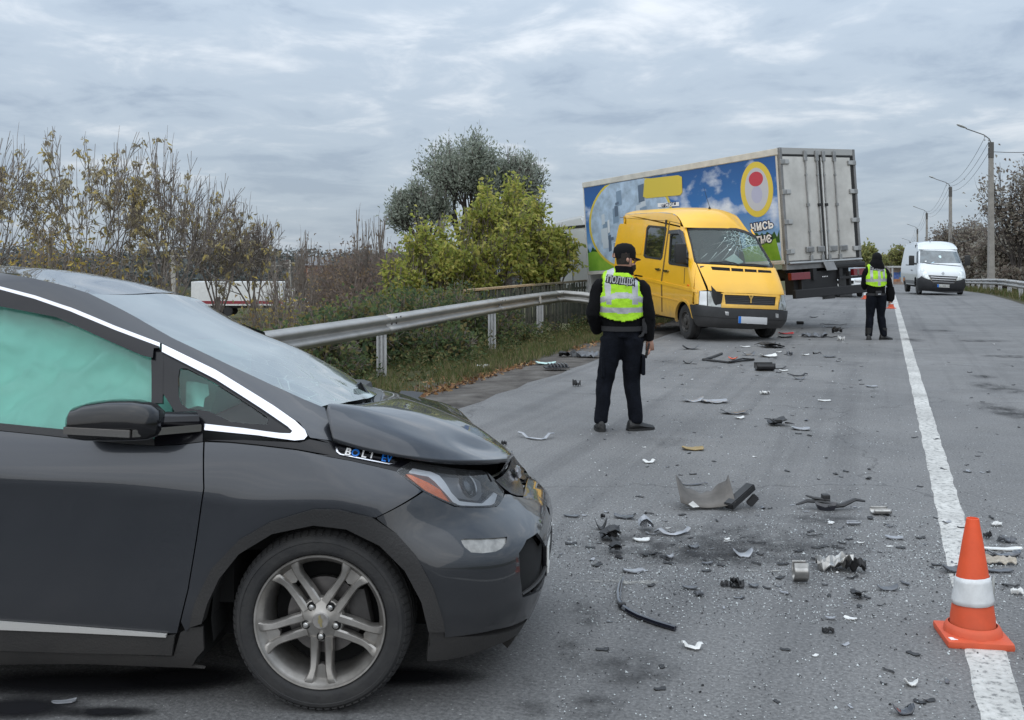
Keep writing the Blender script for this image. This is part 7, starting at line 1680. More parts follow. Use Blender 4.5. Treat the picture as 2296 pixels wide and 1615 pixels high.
for k in range(9000):
    u = rnd.uniform(1850, 2600); Y = rnd.uniform(260, 500); x = (u - 1148) / FPX * Y; o_, t_ = road_ot(x, Y)
    if -6 < o_ < 7: continue
    fp.append((x, Y, soil(x, Y) + (7 + 4 * noise.noise(Vector((x * .03, 5, 0)))) * math.sqrt(rnd.random()))); fd_.append((rnd.gauss(0, 1), rnd.gauss(0, 1), rnd.gauss(0, .6)))
me = leaf_mesh('wood', fp, fd_, 2.2, 4, .7); o = link('distant_wood', me, [leafmat('far_wood_%d' % i, c, .1) for i, c in enumerate(((.10, .115, .115), (.125, .13, .12), (.15, .13, .115), (.085, .10, .105)))]); tag(o, 'dark band of distant trees where the road vanishes', 'wood', kind='stuff')  # same haze-tinted leaf colours
# grass on the verges
P, D, S_ = [], [], []
for k in range(46000):
    t_ = rnd.uniform(5, 31) if k % 5 else rnd.uniform(0, 40); o_ = -5.7 - abs(rnd.gauss(0, 1.15)); p = RP + RN * o_ + RD * t_
    dens = noise.noise(Vector((p.x * 1.1, p.y * 1.1, 2))) + .12 * (-5.9 - o_) + .18
    if dens < rnd.uniform(-.25, .25) or o_ < -9.5: continue
    P.append((p.x, p.y, soil(p.x, p.y) - .005)); D.append((rnd.gauss(0, .35), rnd.gauss(0, .35), 1))
me = leaf_mesh('grass', P, D, .105, 4, .09, .6, .02); o = link('verge_grass', me, [leafmat('grass_%d' % i, c, .2) for i, c in enumerate(((.085, .10, .03), (.13, .125, .05), (.06, .085, .025), (.17, .14, .075)))]); tag(o, 'patchy dry grass on the verge below the left guardrail', 'grass', kind='stuff')
P, D = [], []
for k in range(9000):
    t_ = rnd.uniform(36, 75); o_ = rnd.uniform(4.5, 7.2); p = RP + RN * o_ + RD * t_; P.append((p.x, p.y, soil(p.x, p.y))); D.append((rnd.gauss(0, .3), rnd.gauss(0, .3), 1))
me = leaf_mesh('grass', P, D, .30, 4, .10, .5, .02); o = link('verge_grass', me, [MATS['leaf_grass'] if 'leaf_grass' in MATS else leafmat('grass_%d' % i, (.09, .11, .03)) for i in range(4)]); tag(o, 'green grass below the right guardrail', 'grass', kind='stuff')
P, D = [], []
for k in range(5200):
    t_ = rnd.uniform(6, 28); o_ = -5.55 - .32 * abs(rnd.gauss(0, 1)) - (rnd.random() < .35) * rnd.uniform(0, 1.6); p = RP + RN * o_ + RD * t_
    if noise.noise(Vector((p.x * .8, p.y * .8, 7))) < rnd.uniform(-.25, .2): continue
    P.append((p.x, p.y, soil(p.x, p.y) + rnd.uniform(.004, .03))); D.append((rnd.gauss(0, 1), rnd.gauss(0, 1), rnd.gauss(0, .25)))
me = leaf_mesh('leaves', P, D, .065, 4, .6, .4, .15); o = link('fallen_leaves', me, [leafmat('fallen_%d' % i, c, .1) for i, c in enumerate(((.26, .14, .06), (.19, .10, .05), (.33, .21, .10), (.13, .075, .045)))]); tag(o, 'fallen orange-brown leaves along the edge of the verge grass', 'leaves', kind='stuff')
# weeds with taller stalks
P, D = [], []
for k in range(240):
    t_ = rnd.uniform(8, 27); o_ = rnd.uniform(-8.4, -6.4); p = RP + RN * o_ + RD * t_; h = rnd.uniform(.15, .45)
    for j in range(26): P.append((p.x + rnd.gauss(0, .05), p.y + rnd.gauss(0, .05), soil(p.x, p.y) + h * rnd.random())); D.append((rnd.gauss(0, .8), rnd.gauss(0, .8), .5))
me = leaf_mesh('weeds', P, D, .06, 4, .4); o = link('verge_weeds', me, [leafmat('weed_%d' % i, c, .2) for i, c in enumerate(((.06, .085, .03), (.09, .10, .035), (.13, .11, .045), (.05, .07, .025)))]); tag(o, 'small green weeds between the verge grass', 'weeds', kind='stuff')

# ---- things down in the valley on the left
Yt = 112.0
tl = thing('semi_trailer', 'long white semi-trailer with a dark red stripe parked below the bank', 'trailer', at(538, 690, Yt)); zb = 0
b = MB(); b.rbox((0, 0, 1.55), (9.9, 2.5, 2.6), .05); b.build('box_body', mat('trailer_white', (.62, .62, .61), .45, var=.06), tl, bevel=0)
b = MB(); b.box((0, -1.262, .62), (9.9, .02, .32)); b.build('red_stripe', mat('trailer_red', (.22, .02, .03), .5), tl)
b = MB(); b.box((-.3, 0, .12), (9.4, 1.6, .28)); b.build('chassis', M_CHASS, tl)
for x in (-3.4, -2.2, -1.0, 3.9):
    for sy in (-1.0, 1.0):
        w = MB(); w.lathe([(0, -.15), (.46, -.15), (.5, -.1), (.5, .1), (.46, .15), (0, .15)], 18, Matrix.Translation((x, sy, -.35)) @ Matrix.Rotation(R(90), 4, 'X')); w.build('wheel', M_RUBBER, tl, True)
cbx = MB(); cbx.rbox((6.4, 0, .9), (2.0, 2.4, 2.4), .25); c_ = cbx.build('cab', mat('trailer_white'), tl, True); b = MB(); b.box((6.6, -1.21, 1.5), (1.1, .02, .7)); b.build('cab_window', M_DARKGLASS, c_)
for w_ in (-.85,):
    pass
hs = thing('small_house', 'small brick house with a grey pitched roof among the thickets', 'house', at(712, 622, 150)); hs.scale = (.55, .55, .55)
b = MB(); b.box((0, 0, 1.6), (6.5, 6, 3.2)); b.build('wall', mat('house_brick', (.22, .11, .075), .85, var=.2, vscale=3), hs)
b = MB(); b.prism([(-3.7, 0), (3.7, 0), (0, 2.1)], -3.4, 3.4, Matrix.Translation((0, 0, 3.2)) @ Matrix.Rotation(R(90), 4, 'Z') @ Matrix.Rotation(R(90), 4, 'X')); b.build('roof', mat('house_slate', (.15, .15, .155), .8, var=.2, vscale=2), hs)
for x in (-1.6, 1.4):
    b = MB(); b.box((x, -3.01, 1.9), (.9, .03, 1.1)); w = b.build('window', M_WHITE, hs); b = MB(); b.box((x, -3.03, 1.9), (.75, .02, .95)); b.build('pane', M_DARKGLASS, w)
h2 = thing('far_house', 'pale far house half hidden by the sparse trees', 'house', at(562, 612, 190)); h2.scale = (.32, .32, .42)
b = MB(); b.box((0, 0, 1.8), (5, 5, 3.6)); b.build('wall', mat('far_plaster', (.50, .50, .49), .8), h2); b = MB(); b.prism([(-2.8, 0), (2.8, 0), (0, 2.4)], -2.8, 2.8, Matrix.Translation((0, 0, 3.6)) @ Matrix.Rotation(R(90), 4, 'X')); b.build('roof', mat('house_slate'), h2)
for lab, u, v0, Y, r_ in (('pale concrete post standing among the left trees', 389, 560, 40, .10), ('thin pale post right of the far house', 617, 588, 75, .08), ('thin pale post above the trailer end', 650, 583, 80, .09)):
    p = onground(u, Y); t = thing('concrete_post', lab, 'post', p); h = top_h(u, v0, Y); b = MB(); b.add([Vector((sx * r, sy * r, z)) for z, r in ((-.3, r_ * 1.1), (h, r_ * .8)) for sx, sy in ((-1, -1), (1, -1), (1, 1), (-1, 1))], [(0, 1, 5, 4), (1, 2, 6, 5), (2, 3, 7, 6), (3, 0, 4, 7), (4, 5, 6, 7)]); b.build('shaft', mat('pale_post', (.36, .34, .31), .8, var=.15), t); b = MB(); b.bar((-.5, 0, h - .25), (.5, 0, h - .25), .06, .06); b.build('crossbar', mat('pale_post'), t)
fr = thing('steel_frame', 'dark steel frame standing right of the white trailer', 'frame', onground(742, 84)); 
for x in (-1.6, 0, 1.5):
    b = MB(); b.bar((x, 0, -.3), (x, 0, 3.2 if x else 4.0), .28, .28); b.build('upright', M_CHASS, fr)
b = MB(); b.bar((-3.4, 0, 2.4), (2.8, 0, 2.4), .16, .16); b.build('beam', M_CHASS, fr); b = MB(); b.rbox((0, 0, 3.2), (.8, .5, .9), .1); b.build('lamp_box', M_CHASS, fr)
# bus shelter with a painted wall down the road
bs_ = thing('bus_shelter', 'concrete bus shelter with painted blue and orange wall beside the far road', 'bus shelter', at(2012, 638, 128)); 
b = MB(); b.box((0, 0, 1.05), (2.4, .2, 2.1)); b.build('painted_wall', mat('mural_brick', (.30, .17, .12), .8, color2=(.40, .36, .32), vscale=1.2), bs_); b = MB(); b.box((.5, -.6, 2.2), (3.4, 1.8, .2)); b.build('roof', mat('shelter_concrete', (.42, .42, .41), .8), bs_)
for x0, x1, z0, z1, c in ((-.5, .15, .7, 1.5, (.09, .16, .42)), (.2, 1.0, .9, 1.6, (.06, .22, .5)), (-.5, .3, .35, .65, (.45, .2, .1)), (.4, 1.0, .35, .85, (.5, .26, .14))):
    b = MB(); b.box(((x0 + x1) / 2, -.11, (z0 + z1) / 2), (x1 - x0, .02, z1 - z0)); b.build('mural_patch', mat('mural_%.2f_%.2f' % (x0, z0), c, .7, var=.3, vscale=3), bs_)
for x in (-1.1, 2.0):
    b = MB(); b.bar((x, -1.3, -.3), (x, -1.3, 2.15), .16, .16); b.build('column', mat('shelter_concrete'), bs_)
for k in range(5):
    p = at(1993 - k * 2.2, 636, 120 - k * 3); t = thing('concrete_post', ('short concrete post left of the bus shelter, nearest to it', 'second short concrete post left of the bus shelter', 'third short concrete post left of the bus shelter', 'fourth short concrete post left of the bus shelter', 'short concrete post left of the bus shelter, farthest from it')[k], 'post', (p.x, p.y, p.z - .1), 0, 'concrete posts by the bus shelter'); b = MB(); b.rbox((0, 0, .9), (.22, .2, 1.9), .03); b.build('shaft', M_CONC, t); b = MB(); b.rbox((0, 0, 1.9), (.26, .24, .12), .03); b.build('cap', M_CONC, t)
# ------------------------------------------------------------------ wreckage on the road
DM = dict(black=mat('debris_black', (.016, .016, .017), .5, var=.3, vscale=9), grey=mat('debris_grey', (.10, .105, .115), .4, .2, .3, var=.25, vscale=7), pale=mat('debris_pale_grey', (.30, .31, .33), .4, .2, .3, var=.2, vscale=7),
    white=mat('debris_white', (.66, .66, .64), .5, var=.1, vscale=8), brown=mat('debris_brown_grey', (.115, .105, .095), .8, var=.25, vscale=6), silver=mat('debris_silver', (.42, .41, .39), .3, .8, var=.3, vscale=9), orange=mat('debris_orange', (.70, .10, .02), .35, 0, .4), red=mat('debris_red', (.50, .03, .03), .4), teal=mat('debris_teal_white', (.45, .62, .58), .5), beige=mat('debris_beige', (.40, .36, .30), .7, var=.2, vscale=8), gloss=mat('debris_gloss_black', (.012, .013, .02), .12, 0, .8), wood=mat('debris_tan', (.30, .22, .10), .7, var=.2))
def plate_mesh(seed, W, D, kind, hgt, thick=.006):
    r = random.Random(seed); mb = MB()
    n = 11 if kind != 'strip' else 9
    if kind in ('plate', 'curl', 'crumple', 'tube', 'arc'):
        nx, ny = (9, 4) if kind != 'crumple' else (10, 7); rows = []
        prof = [(r.uniform(.55, 1), r.uniform(.55, 1)) for _ in range(nx + 1)]
        prof[0] = (prof[0][0] * .35, prof[0][1] * .35); prof[-1] = (prof[-1][0] * .4, prof[-1][1] * .4)
        sk = r.uniform(-.25, .25); tw = r.uniform(-.6, .6)
        for i in range(nx + 1):
            x = -W / 2 + W * i / nx; f = 2 * i / nx - 1; row = []
            for j in range(ny + 1):
                g = 2 * j / ny - 1; y = (g * (prof[i][0] if g > 0 else prof[i][1])) * D / 2 + sk * x
                if kind == 'plate': z = hgt * (.35 * f * f + .25 * tw * f * g + .15 * g * g)
                elif kind == 'curl': z = hgt * (f * f * .9 + .35 * g * tw)
                elif kind == 'arc': z = hgt * (.25 + .75 * abs(g) ** 1.5) * (.4 + .6 * abs(f)) if True else 0
                elif kind == 'tube':
                    a = g * 2.2; y = math.sin(a) * D * .45; z = hgt * .5 * (1 - math.cos(a)) * .9
                else: z = hgt * (.5 + .9 * noise.noise(Vector((f * 2.3 + seed, g * 2.1, seed * .37))) + .3 * noise.noise(Vector((f * 6, g * 6 + seed, 2))))
                row.append(Vector((x, y, max(.001, z) + thick)))
            rows.append(row)
        mb.grid(rows)
        k = len(mb.v); mb.v += [(x, y, max(.0005, z - thick)) for x, y, z in mb.v[:k]]; fs = list(mb.f)
        mb.f += [tuple(i + k for i in f[::-1]) for f in fs]; m = ny + 1
        per = [i for i in range(m)] + [i * m + m - 1 for i in range(1, nx + 1)] + [nx * m + j for j in range(m - 2, -1, -1)] + [i * m for i in range(nx - 1, 0, -1)]
        mb.f += [(per[i], per[i] + k, per[(i + 1) % len(per)] + k, per[(i + 1) % len(per)]) for i in range(len(per))]; mb.m = [0] * len(mb.f)
    elif kind == 'strip':
        pts = [Vector((-W / 2 + W * i / 8, D * .35 * math.sin(i * .7 + seed), .006 + hgt * .6 * abs(math.sin(i * .9 + seed * 1.7)) * (.2 if 1 < i < 7 else 1))) for i in range(9)]
        mb.tube(pts, [max(.005, min(.016, D * .25)) * r.uniform(.8, 1.2) for _ in pts], 5, True, 0, .5)
    elif kind == 'bracket':
        mb.grid([[Vector((x * W * .32, y * D * .4, .012 + hgt * (.25 + .25 * math.sin(x * 2 + seed) + .2 * y * y))) for y in (-1, -.4, .4, 1)] for x in (-1, -.5, 0, .5, 1)])
        k = len(mb.v); mb.v += [(x, y, max(.001, z - .008)) for x, y, z in mb.v]; mb.f += [tuple(i + k for i in f[::-1]) for f in list(mb.f)]; mb.m = [0] * len(mb.f)
        for _ in range(5):
            a = r.uniform(0, 6.28); p0 = Vector((r.uniform(-.25, .25) * W, r.uniform(-.3, .3) * D, hgt * .25 + .01)); e = p0 + Vector((math.cos(a) * W * .42, math.sin(a) * D * .5, r.uniform(-.2, .55) * hgt)); e.z = max(.006, e.z)
            e.x = max(-W / 2, min(W / 2, e.x)); mid = (p0 + e) / 2 + Vector((0, 0, r.uniform(0, .3) * hgt)); mb.tube([p0, mid, e], [min(.022, W * .05), min(.018, W * .045), .006], 5, True, 0, .6)
        mb.rbox((r.uniform(-.1, .1) * W, 0, hgt * .32 + .01), (W * .28, D * .35, max(.02, hgt * .45)), .005)
    return mb.mesh('fragment')
za = lambda x, y: (1110.9 + .32107 * x, 962.8 + .32107 * y)
zb2 = lambda x, y: (1518.2 + .20966 * x, 703.6 + .20966 * y)
zc2 = lambda x, y: (1629.3 + .31175 * x, 1110.9 + .31175 * y)
zd2 = lambda x, y: (629.5 + .32257 * x, 577.7 + .32257 * y)
dcount = [0]
def frag(f, box, kind, m, label, cat='debris', name=None, rz=0.0, hf=1.0):
    x0, x1, y0, y1 = box; (u0, v0), (u1, v1) = f(x0, y0), f(x1, y1); dcount[0] += 1
    vb = v0 + (v1 - v0) * .72; o_, t_ = road_ot(*ground((u0 + u1) / 2, vb).xy); gz = .0 if o_ > -4.75 else terrain(*ground((u0 + u1) / 2, vb).xy)
    p = ground((u0 + u1) / 2, vb, gz + .002); s = FPX / p.y; W = 1.08 * (u1 - u0) / s; hm = (v1 - v0) / s
    D = min(hm * .55 * p.y / EYE, W * .9); hgt = max(.016, 1.25 * (hm - D * EYE / p.y * .7)) * hf
    me = plate_mesh(dcount[0] * 13 + 5, W, D, kind, hgt); me.polygons.foreach_set('use_smooth', [kind in ('tube', 'arc', 'curl')] * len(me.polygons))
    o = link(name or dict(plate='plastic_fragment', curl='curled_fragment', strip='trim_strip', bracket='broken_bracket', crumple='crumpled_fragment', tube='tube_fragment', arc='liner_fragment')[kind], me, DM[m]); o.location = p; o.rotation_euler = (0, 0, rz)
    return tag(o, label, cat)
for a in (
 (za, (480, 580, 595, 617), 'plate', 'grey', 'short grey strip lying beside the car bumper'), (za, (735, 765, 600, 628), 'crumple', 'black', 'small black lump behind the curved black clip'),
 (za, (835, 962, 588, 632), 'plate', 'grey', 'flat dark grey plate behind the broken brackets by the bumper'), (za, (695, 778, 638, 722), 'curl', 'black', 'curved black clip nearest the car bumper'),
 (za, (703, 905, 682, 800), 'bracket', 'black', 'torn black bracket in front of the car bumper'), (za, (775, 900, 795, 882), 'bracket', 'black', 'black plastic block with ribs in front of the torn bracket'),
 (za, (980, 1120, 620, 735), 'bracket', 'pale', 'grey forked bracket right of the torn black bracket'), (za, (1130, 1355, 680, 750), 'strip', 'pale', 'grey slatted strip with black end right of the forked bracket'),
 (za, (963, 1072, 752, 790), 'plate', 'white', 'white cracked plastic piece below the forked bracket'), (za, (890, 1027, 968, 1008), 'plate', 'pale', 'pale jagged plate behind the wiper blade'),
 (za, (1345, 1418, 798, 842), 'plate', 'grey', 'grey shard right of the white cracked piece'), (za, (1190, 1242, 865, 912), 'plate', 'pale', 'pale triangular shard below the grey shard'),
 (za, (1010, 1118, 858, 896), 'strip', 'black', 'thin black twisted sliver below the white cracked piece'), (za, (1440, 1518, 928, 948), 'plate', 'grey', 'grey rectangular chip on the scuffed patch'),
 (za, (1665, 1792, 838, 902), 'curl', 'pale', 'grey spoon-shaped piece with pale tip'), (za, (1310, 1405, 1090, 1122), 'plate', 'grey', 'dark grey flat piece right of the wiper blade'),
 (za, (1640, 1732, 1062, 1115), 'crumple', 'black', 'curled dark piece right of the flat grey piece'), (za, (1572, 1626, 1068, 1102), 'crumple', 'black', 'little black scrap left of the curled dark piece'),
 (za, (1400, 1455, 1138, 1172), 'crumple', 'grey', 'crumpled grey scrap below the flat grey piece'), (za, (1312, 1432, 1488, 1545), 'strip', 'white', 'white broken ring near the bottom of the road'),
 (za, (170, 398, 18, 82), 'strip', 'pale', 'bent grey trim strip above the car bonnet tip'), (za, (1310, 1447, 112, 152), 'plate', 'wood', 'tan and black splintered piece ahead of the nearest officer'),
 (za, (1040, 1112, 214, 240), 'strip', 'white', 'short white strip on the bare asphalt'), (za, (1290, 1478, 376, 394), 'strip', 'grey', 'straight dark bar just behind the wheel-arch liner'),
 (za, (1598, 1636, 762, 780), 'plate', 'white', 'small white chip right of the slatted strip'), (za, (40, 78, 92, 122), 'crumple', 'black', 'small black lump beyond the bonnet tip'),
 (zb2, (65, 275, 895, 952), 'curl', 'pale', 'folded grey end of trim ahead of the nearest officer'), (zb2, (270, 527, 898, 966), 'plate', 'pale', 'long ribbed grey panel ahead of the nearest officer'),
 (zb2, (480, 738, 1028, 1082), 'curl', 'grey', 'grey strip with a turned-up end beside a white chip'), (zb2, (622, 716, 1092, 1132), 'plate', 'white', 'white square chip below the turned-up strip'),
 (zb2, (940, 1212, 1112, 1218), 'bracket', 'black', 'black coil and bracket in mid road'), (zb2, (1238, 1408, 1198, 1256), 'plate', 'pale', 'smooth pale grey panel piece beside the black coil'),
 (zb2, (845, 1028, 535, 636), 'tube', 'black', 'black open duct piece in mid road'), (zb2, (960, 1155, 550, 602), 'strip', 'black', 'black strip leaning on the open duct'),
 (zb2, (885, 1058, 420, 478), 'plate', 'white', 'large white panel chip in front of the yellow van'), (zb2, (1060, 1118, 398, 422), 'plate', 'white', 'white chip behind the large white chip'),
 (zb2, (850, 1175, 308, 378), 'bracket', 'black', 'torn black bumper piece just in front of the yellow van'), (zb2, (60, 230, 345, 392), 'curl', 'grey', 'dark grey torn sheet left of the van wheel'),
 (zb2, (555, 638, 455, 502), 'plate', 'orange', 'orange lamp lens on the asphalt in front of the van'), (zb2, (682, 775, 343, 362), 'plate', 'white', 'white sliver between the van wheels'),
 (zb2, (1092, 1242, 195, 226), 'plate', 'red', 'red plastic piece beside the van bumper'), (zb2, (1085, 1225, 234, 266), 'plate', 'black', 'black strip below the red piece'),
 (zb2, (1345, 1590, 212, 262), 'crumple', 'grey', 'crumpled dark sheet right of the yellow van'), (zb2, (1535, 1690, 235, 264), 'strip', 'black', 'black bar beside the crumpled dark sheet'),
 (zb2, (1662, 1760, 168, 224), 'crumple', 'black', 'dark green-black lump left of the second officer'), (zb2, (1540, 1788, 104, 126), 'strip', 'black', 'long thin black strip behind the dark lump'),
 (zb2, (1565, 1818, 134, 162), 'strip', 'grey', 'long thin grey strip behind the dark lump'), (zb2, (1284, 1347, 88, 122), 'tube', 'black', 'short black roll right of the van bumper'),
 (zb2, (1720, 1790, 264, 302), 'crumple', 'white', 'white crumpled scrap left of the second officer boots'), (zb2, (1570, 1695, 442, 474), 'plate', 'grey', 'grey flat scrap below the second officer'),
 (zb2, (1250, 1358, 678, 708), 'curl', 'grey', 'dark boat-shaped shard in mid road'), (zb2, (1200, 1402, 640, 672), 'strip', 'black', 'thin black wire behind the boat-shaped shard'),
 (zb2, (1515, 1635, 918, 940), 'plate', 'white', 'white leaf-shaped shard left of the white line'), (zb2, (2025, 2138, 762, 790), 'plate', 'pale', 'pale shard close to the white line'),
 (zb2, (70, 158, 512, 542), 'curl', 'black', 'small dark curved shard right of the nearest officer'), (zb2, (705, 825, 415, 458), 'curl', 'grey', 'small grey hooked piece right of the orange lens'),
 (zb2, (1172, 1238, 418, 460), 'crumple', 'grey', 'small grey upright scrap in front of the van'), (zb2, (1450, 1530, 405, 440), 'strip', 'black', 'twisted dark sliver right of the van'), (zb2, (890, 985, 835, 870), 'crumple', 'white', 'small white bent scrap in mid road'),
 (zb2, (1340, 1410, 425, 455), 'plate', 'white', 'white shard beside the upright scrap'), (zb2, (1100, 1180, 595, 620), 'plate', 'white', 'white shard below the leaning strip'), (zb2, (1420, 1500, 25, 48), 'plate', 'black', 'black fork-shaped piece behind the van'),
 (zc2, (1050, 1168, 88, 152), 'tube', 'silver', 'silver and black sleeve right of the large black bracket'), (zc2, (482, 580, 498, 672), 'tube', 'silver', 'crushed silver tube left of the silver crumpled piece'),
 (zc2, (660, 900, 445, 562), 'crumple', 'silver', 'crumpled silver metal piece in the middle of the glass'), (zc2, (860, 992, 470, 578), 'crumple', 'black', 'black torn piece right of the crumpled silver metal'),
 (zc2, (880, 998, 690, 752), 'bracket', 'black', 'black clip below the crumpled silver metal'), (zc2, (1085, 1228, 648, 692), 'curl', 'grey', 'dark curved piece left of the cone'),
 (zc2, (1558, 1692, 468, 585), 'plate', 'grey', 'dark plate touching the white line left of the cone'), (zc2, (1838, 2112, 368, 402), 'plate', 'white', 'white torn strip right of the cone, farthest of the pile'),
 (zc2, (1888, 2102, 398, 448), 'curl', 'gloss', 'glossy black panel right of the cone'), (zc2, (1858, 2065, 448, 506), 'crumple', 'beige', 'crumpled beige piece right of the cone'),
 (zc2, (1858, 2048, 522, 562), 'plate', 'grey', 'dark grey panel right of the cone, nearest of the pile'), (zc2, (1988, 2095, 638, 668), 'strip', 'black', 'ragged black strip at the right edge'),
 (zc2, (2048, 2132, 680, 722), 'crumple', 'white', 'white scrap at the right edge below the ragged strip'), (zc2, (1958, 2072, 300, 348), 'crumple', 'grey', 'grey scrap right of the cone top'), (zc2, (1902, 1978, 196, 226), 'crumple', 'white', 'white scrap right of the cone tip'),
 (zc2, (1850, 1905, 278, 320), 'crumple', 'black', 'black scrap right of the cone tip'), (zc2, (1203, 1342, 1513, 1592), 'curl', 'gloss', 'curved glossy black piece at the bottom of the view'), (zc2, (1283, 1368, 1325, 1385), 'curl', 'white', 'white curved shard near the bottom of the road'),
 (zc2, (690, 768, 955, 998), 'crumple', 'black', 'small black scrap in the lower road'), (zc2, (712, 780, 873, 898), 'plate', 'pale', 'pale flat chip in the lower road'), (zc2, (1150, 1262, 286, 322), 'plate', 'pale', 'pale jagged shard left of the white line'),
 (zc2, (872, 952, 186, 218), 'tube', 'pale', 'pale bent shard below the large black bracket'), (zc2, (575, 690, 285, 300), 'strip', 'black', 'thin black strip below the large black bracket'), (zc2, (30, 120, 605, 672), 'crumple', 'black', 'dark olive scrap left of the crushed tube'), (zc2, (160, 225, 630, 668), 'plate', 'grey', 'grey scrap left of the crushed tube'),
 (zd2, (1368, 1468, 748, 778), 'crumple', 'white', 'white crumpled scrap on the dirt below the guardrail'), (zd2, (1778, 1908, 716, 752), 'plate', 'teal', 'pale teal panel lying on the dirt shoulder'), (zd2, (1938, 2080, 658, 702), 'crumple', 'black', 'dark torn sheet on the shoulder left of the nearest officer'), (zd2, (2060, 2210, 660, 705), 'crumple', 'grey', 'grey torn sheet on the shoulder behind the nearest officer'), (zd2, (2030, 2082, 868, 905), 'crumple', 'black', 'black cube-like scrap left of the nearest officer'),
 (lambda x, y: (.3576 * x, 1036.8 + .3576 * y), (338, 466, 1484, 1522), 'plate', 'pale', 'pale flat shard on the road below the car door')): frag(*a)
# wheel-arch liner with its rib piece
pL = ground(za(1460, 540)[0], za(1460, 540)[1]); sL = FPX / pL.y
lt = thing('wheel_arch_liner', 'torn brown-grey wheel-arch liner lying open in mid road', 'debris', pL)
rows = []
for i in range(25):
    f = i / 24; a = lerp(-1.05, 1.05, f); W_ = 375 * .32107 / sL
    rows.append([Vector((W_ * .5 * math.sin(a) / math.sin(1.05) + .01 * noise.noise(Vector((f * 6, j, 0))), -.11 + j * .055 + .02 * math.cos(a * 3) + .012 * noise.noise(Vector((f * 9, j * 2, 3))), .012 + .17 * (abs(math.sin(a)) ** 2.2) * (.35 + .65 * (j / 4)) + (.05 * (j / 4)) + (.02 * noise.noise(Vector((f * 7, 3, j))) if j == 4 else 0))) for j in range(5)])
mb = MB(); mb.grid(rows); o = mb.build('liner_shell', DM['brown'], lt, True, fix=False); o.modifiers.new('s', 'SOLIDIFY').thickness = .005
mb = MB(); q0 = Vector((.20, -.05, .05)); mb.bar((.13, -.12, .03), (.31, .02, .13), .07, .045); mb.bar((.28, -.03, .02), (.33, -.04, .08), .03, .05); mb.build('liner_rib', DM['black'], lt, bevel=.006)
mb = MB(); mb.add([Vector((-.13, -.14, .05)), Vector((-.10, -.15, .03)), Vector((-.06, -.15, .035)), Vector((-.10, -.14, .07))], [(0, 1, 2, 3)]); mb.build('torn_edge', DM['white'], lt)
# large black bracket
pB = ground(*zc2(730, 115)); t = thing('bumper_bracket', 'large black moulded bracket with long arms left of the white line', 'debris', pB)
k_ = pB.y / FPX * .31175
def bpt(x, y, z=0): return Vector(((x - 730) * k_, (110 - y) * k_ * .9 if True else 0, z))
mb = MB(); mb.tube([bpt(520, 40, .03), bpt(600, 20, .05), bpt(700, 40, .05), bpt(830, 70, .03)], [.010, .018, .02, .012], 6, True, 0, .6); mb.tube([bpt(600, -10, .08), bpt(650, 30, .07), bpt(760, 45, .06)], [.008, .014, .016], 6, True, 0, .6); mb.tube([bpt(740, 70, .02), bpt(850, 60, .03), bpt(950, 25, .06), bpt(1020, 30, .05)], [.016, .020, .016, .010], 6, True, 0, .7); mb.build('arm', DM['black'], t, True)
mb = MB(); mb.grid([[bpt(645, 60, .05), bpt(700, 45, .06), bpt(800, 80, .05), bpt(790, 120, .04), bpt(700, 135, .03), bpt(650, 90, .04)], [bpt(665, 80, .005), bpt(705, 70, .005), bpt(780, 95, .005), bpt(770, 118, .005), bpt(705, 125, .005), bpt(672, 100, .005)]], wrap=True); mb.build('cup', DM['gloss'], t, True)
mb = MB(); mb.rbox(tuple(bpt(735, 25, .07)), (.05, .05, .05), .008); mb.build('mount', DM['black'], t)
# wiper blade near the front of the car
wpts = [(880, 1040), (866, 1090), (857, 1140), (860, 1195), (885, 1240), (940, 1278), (1000, 1308), (1120, 1352), (1255, 1392)]
P3 = [ground(*za(*p), .012) for p in wpts]
t = thing('broken_wiper', 'black rubber wiper blade lying in a hooked curve near the car bumper', 'wiper blade', P3[4] - Vector((0, 0, .012)))
loc_ = [p - t.location for p in P3]
mb = MB(); mb.tube(loc_, [.006, .009, .010, .010, .012, .012, .011, .011, .010], 7, True, 0, 1.2); mb.build('blade', DM['gloss'], t, True)
mb = MB(); mb.rbox(tuple(loc_[4] + Vector((0, .006, .006))), (.035, .022, .025), .006); mb.build('clip', DM['black'], t)
mb = MB(); mb.tube([p + Vector((.012, .012, .003)) for p in loc_], .003, 5); mb.build('rubber_lip', DM['grey'], t, True)
# wiper linkage frame in front of the van
P3 = [ground(*zb2(*p), .02) for p in ((480, 425), (360, 470), (275, 490), (420, 505), (545, 520), (680, 502), (820, 488))]
t = thing('wiper_linkage', 'thin black wiper linkage with a bent arm in front of the yellow van', 'debris', P3[2]); mb = MB(); mb.tube([p - P3[2] for p in P3], [.02, .02, .018, .018, .02, .016, .02], 6); mb.build('link_rod', DM['black'], t, True)
mb = MB(); mb.tube([ground(*zb2(*p), .04) - P3[2] for p in ((820, 488), (700, 478), (560, 512))], .012, 6); mb.build('link_arm', DM['black'], t, True)
# vent grille on the shoulder
pV = ground(*zd2(1915, 772)); t = thing('vent_grille', 'black louvred vent grille lying on the dirt edge left of the nearest officer', 'debris', pV, R(8))
mb = MB(); mb.rbox((0, 0, .02), (.36, .22, .02), .006); mb.build('frame', DM['black'], t)
for k in range(6):
    mb = MB(); mb.rbox((-.10 + k * .05, .0, .05), (.014, .20, .06), .003, Matrix.Rotation(R(-25), 3, 'Y')); mb.build('louvre', DM['grey'], t)
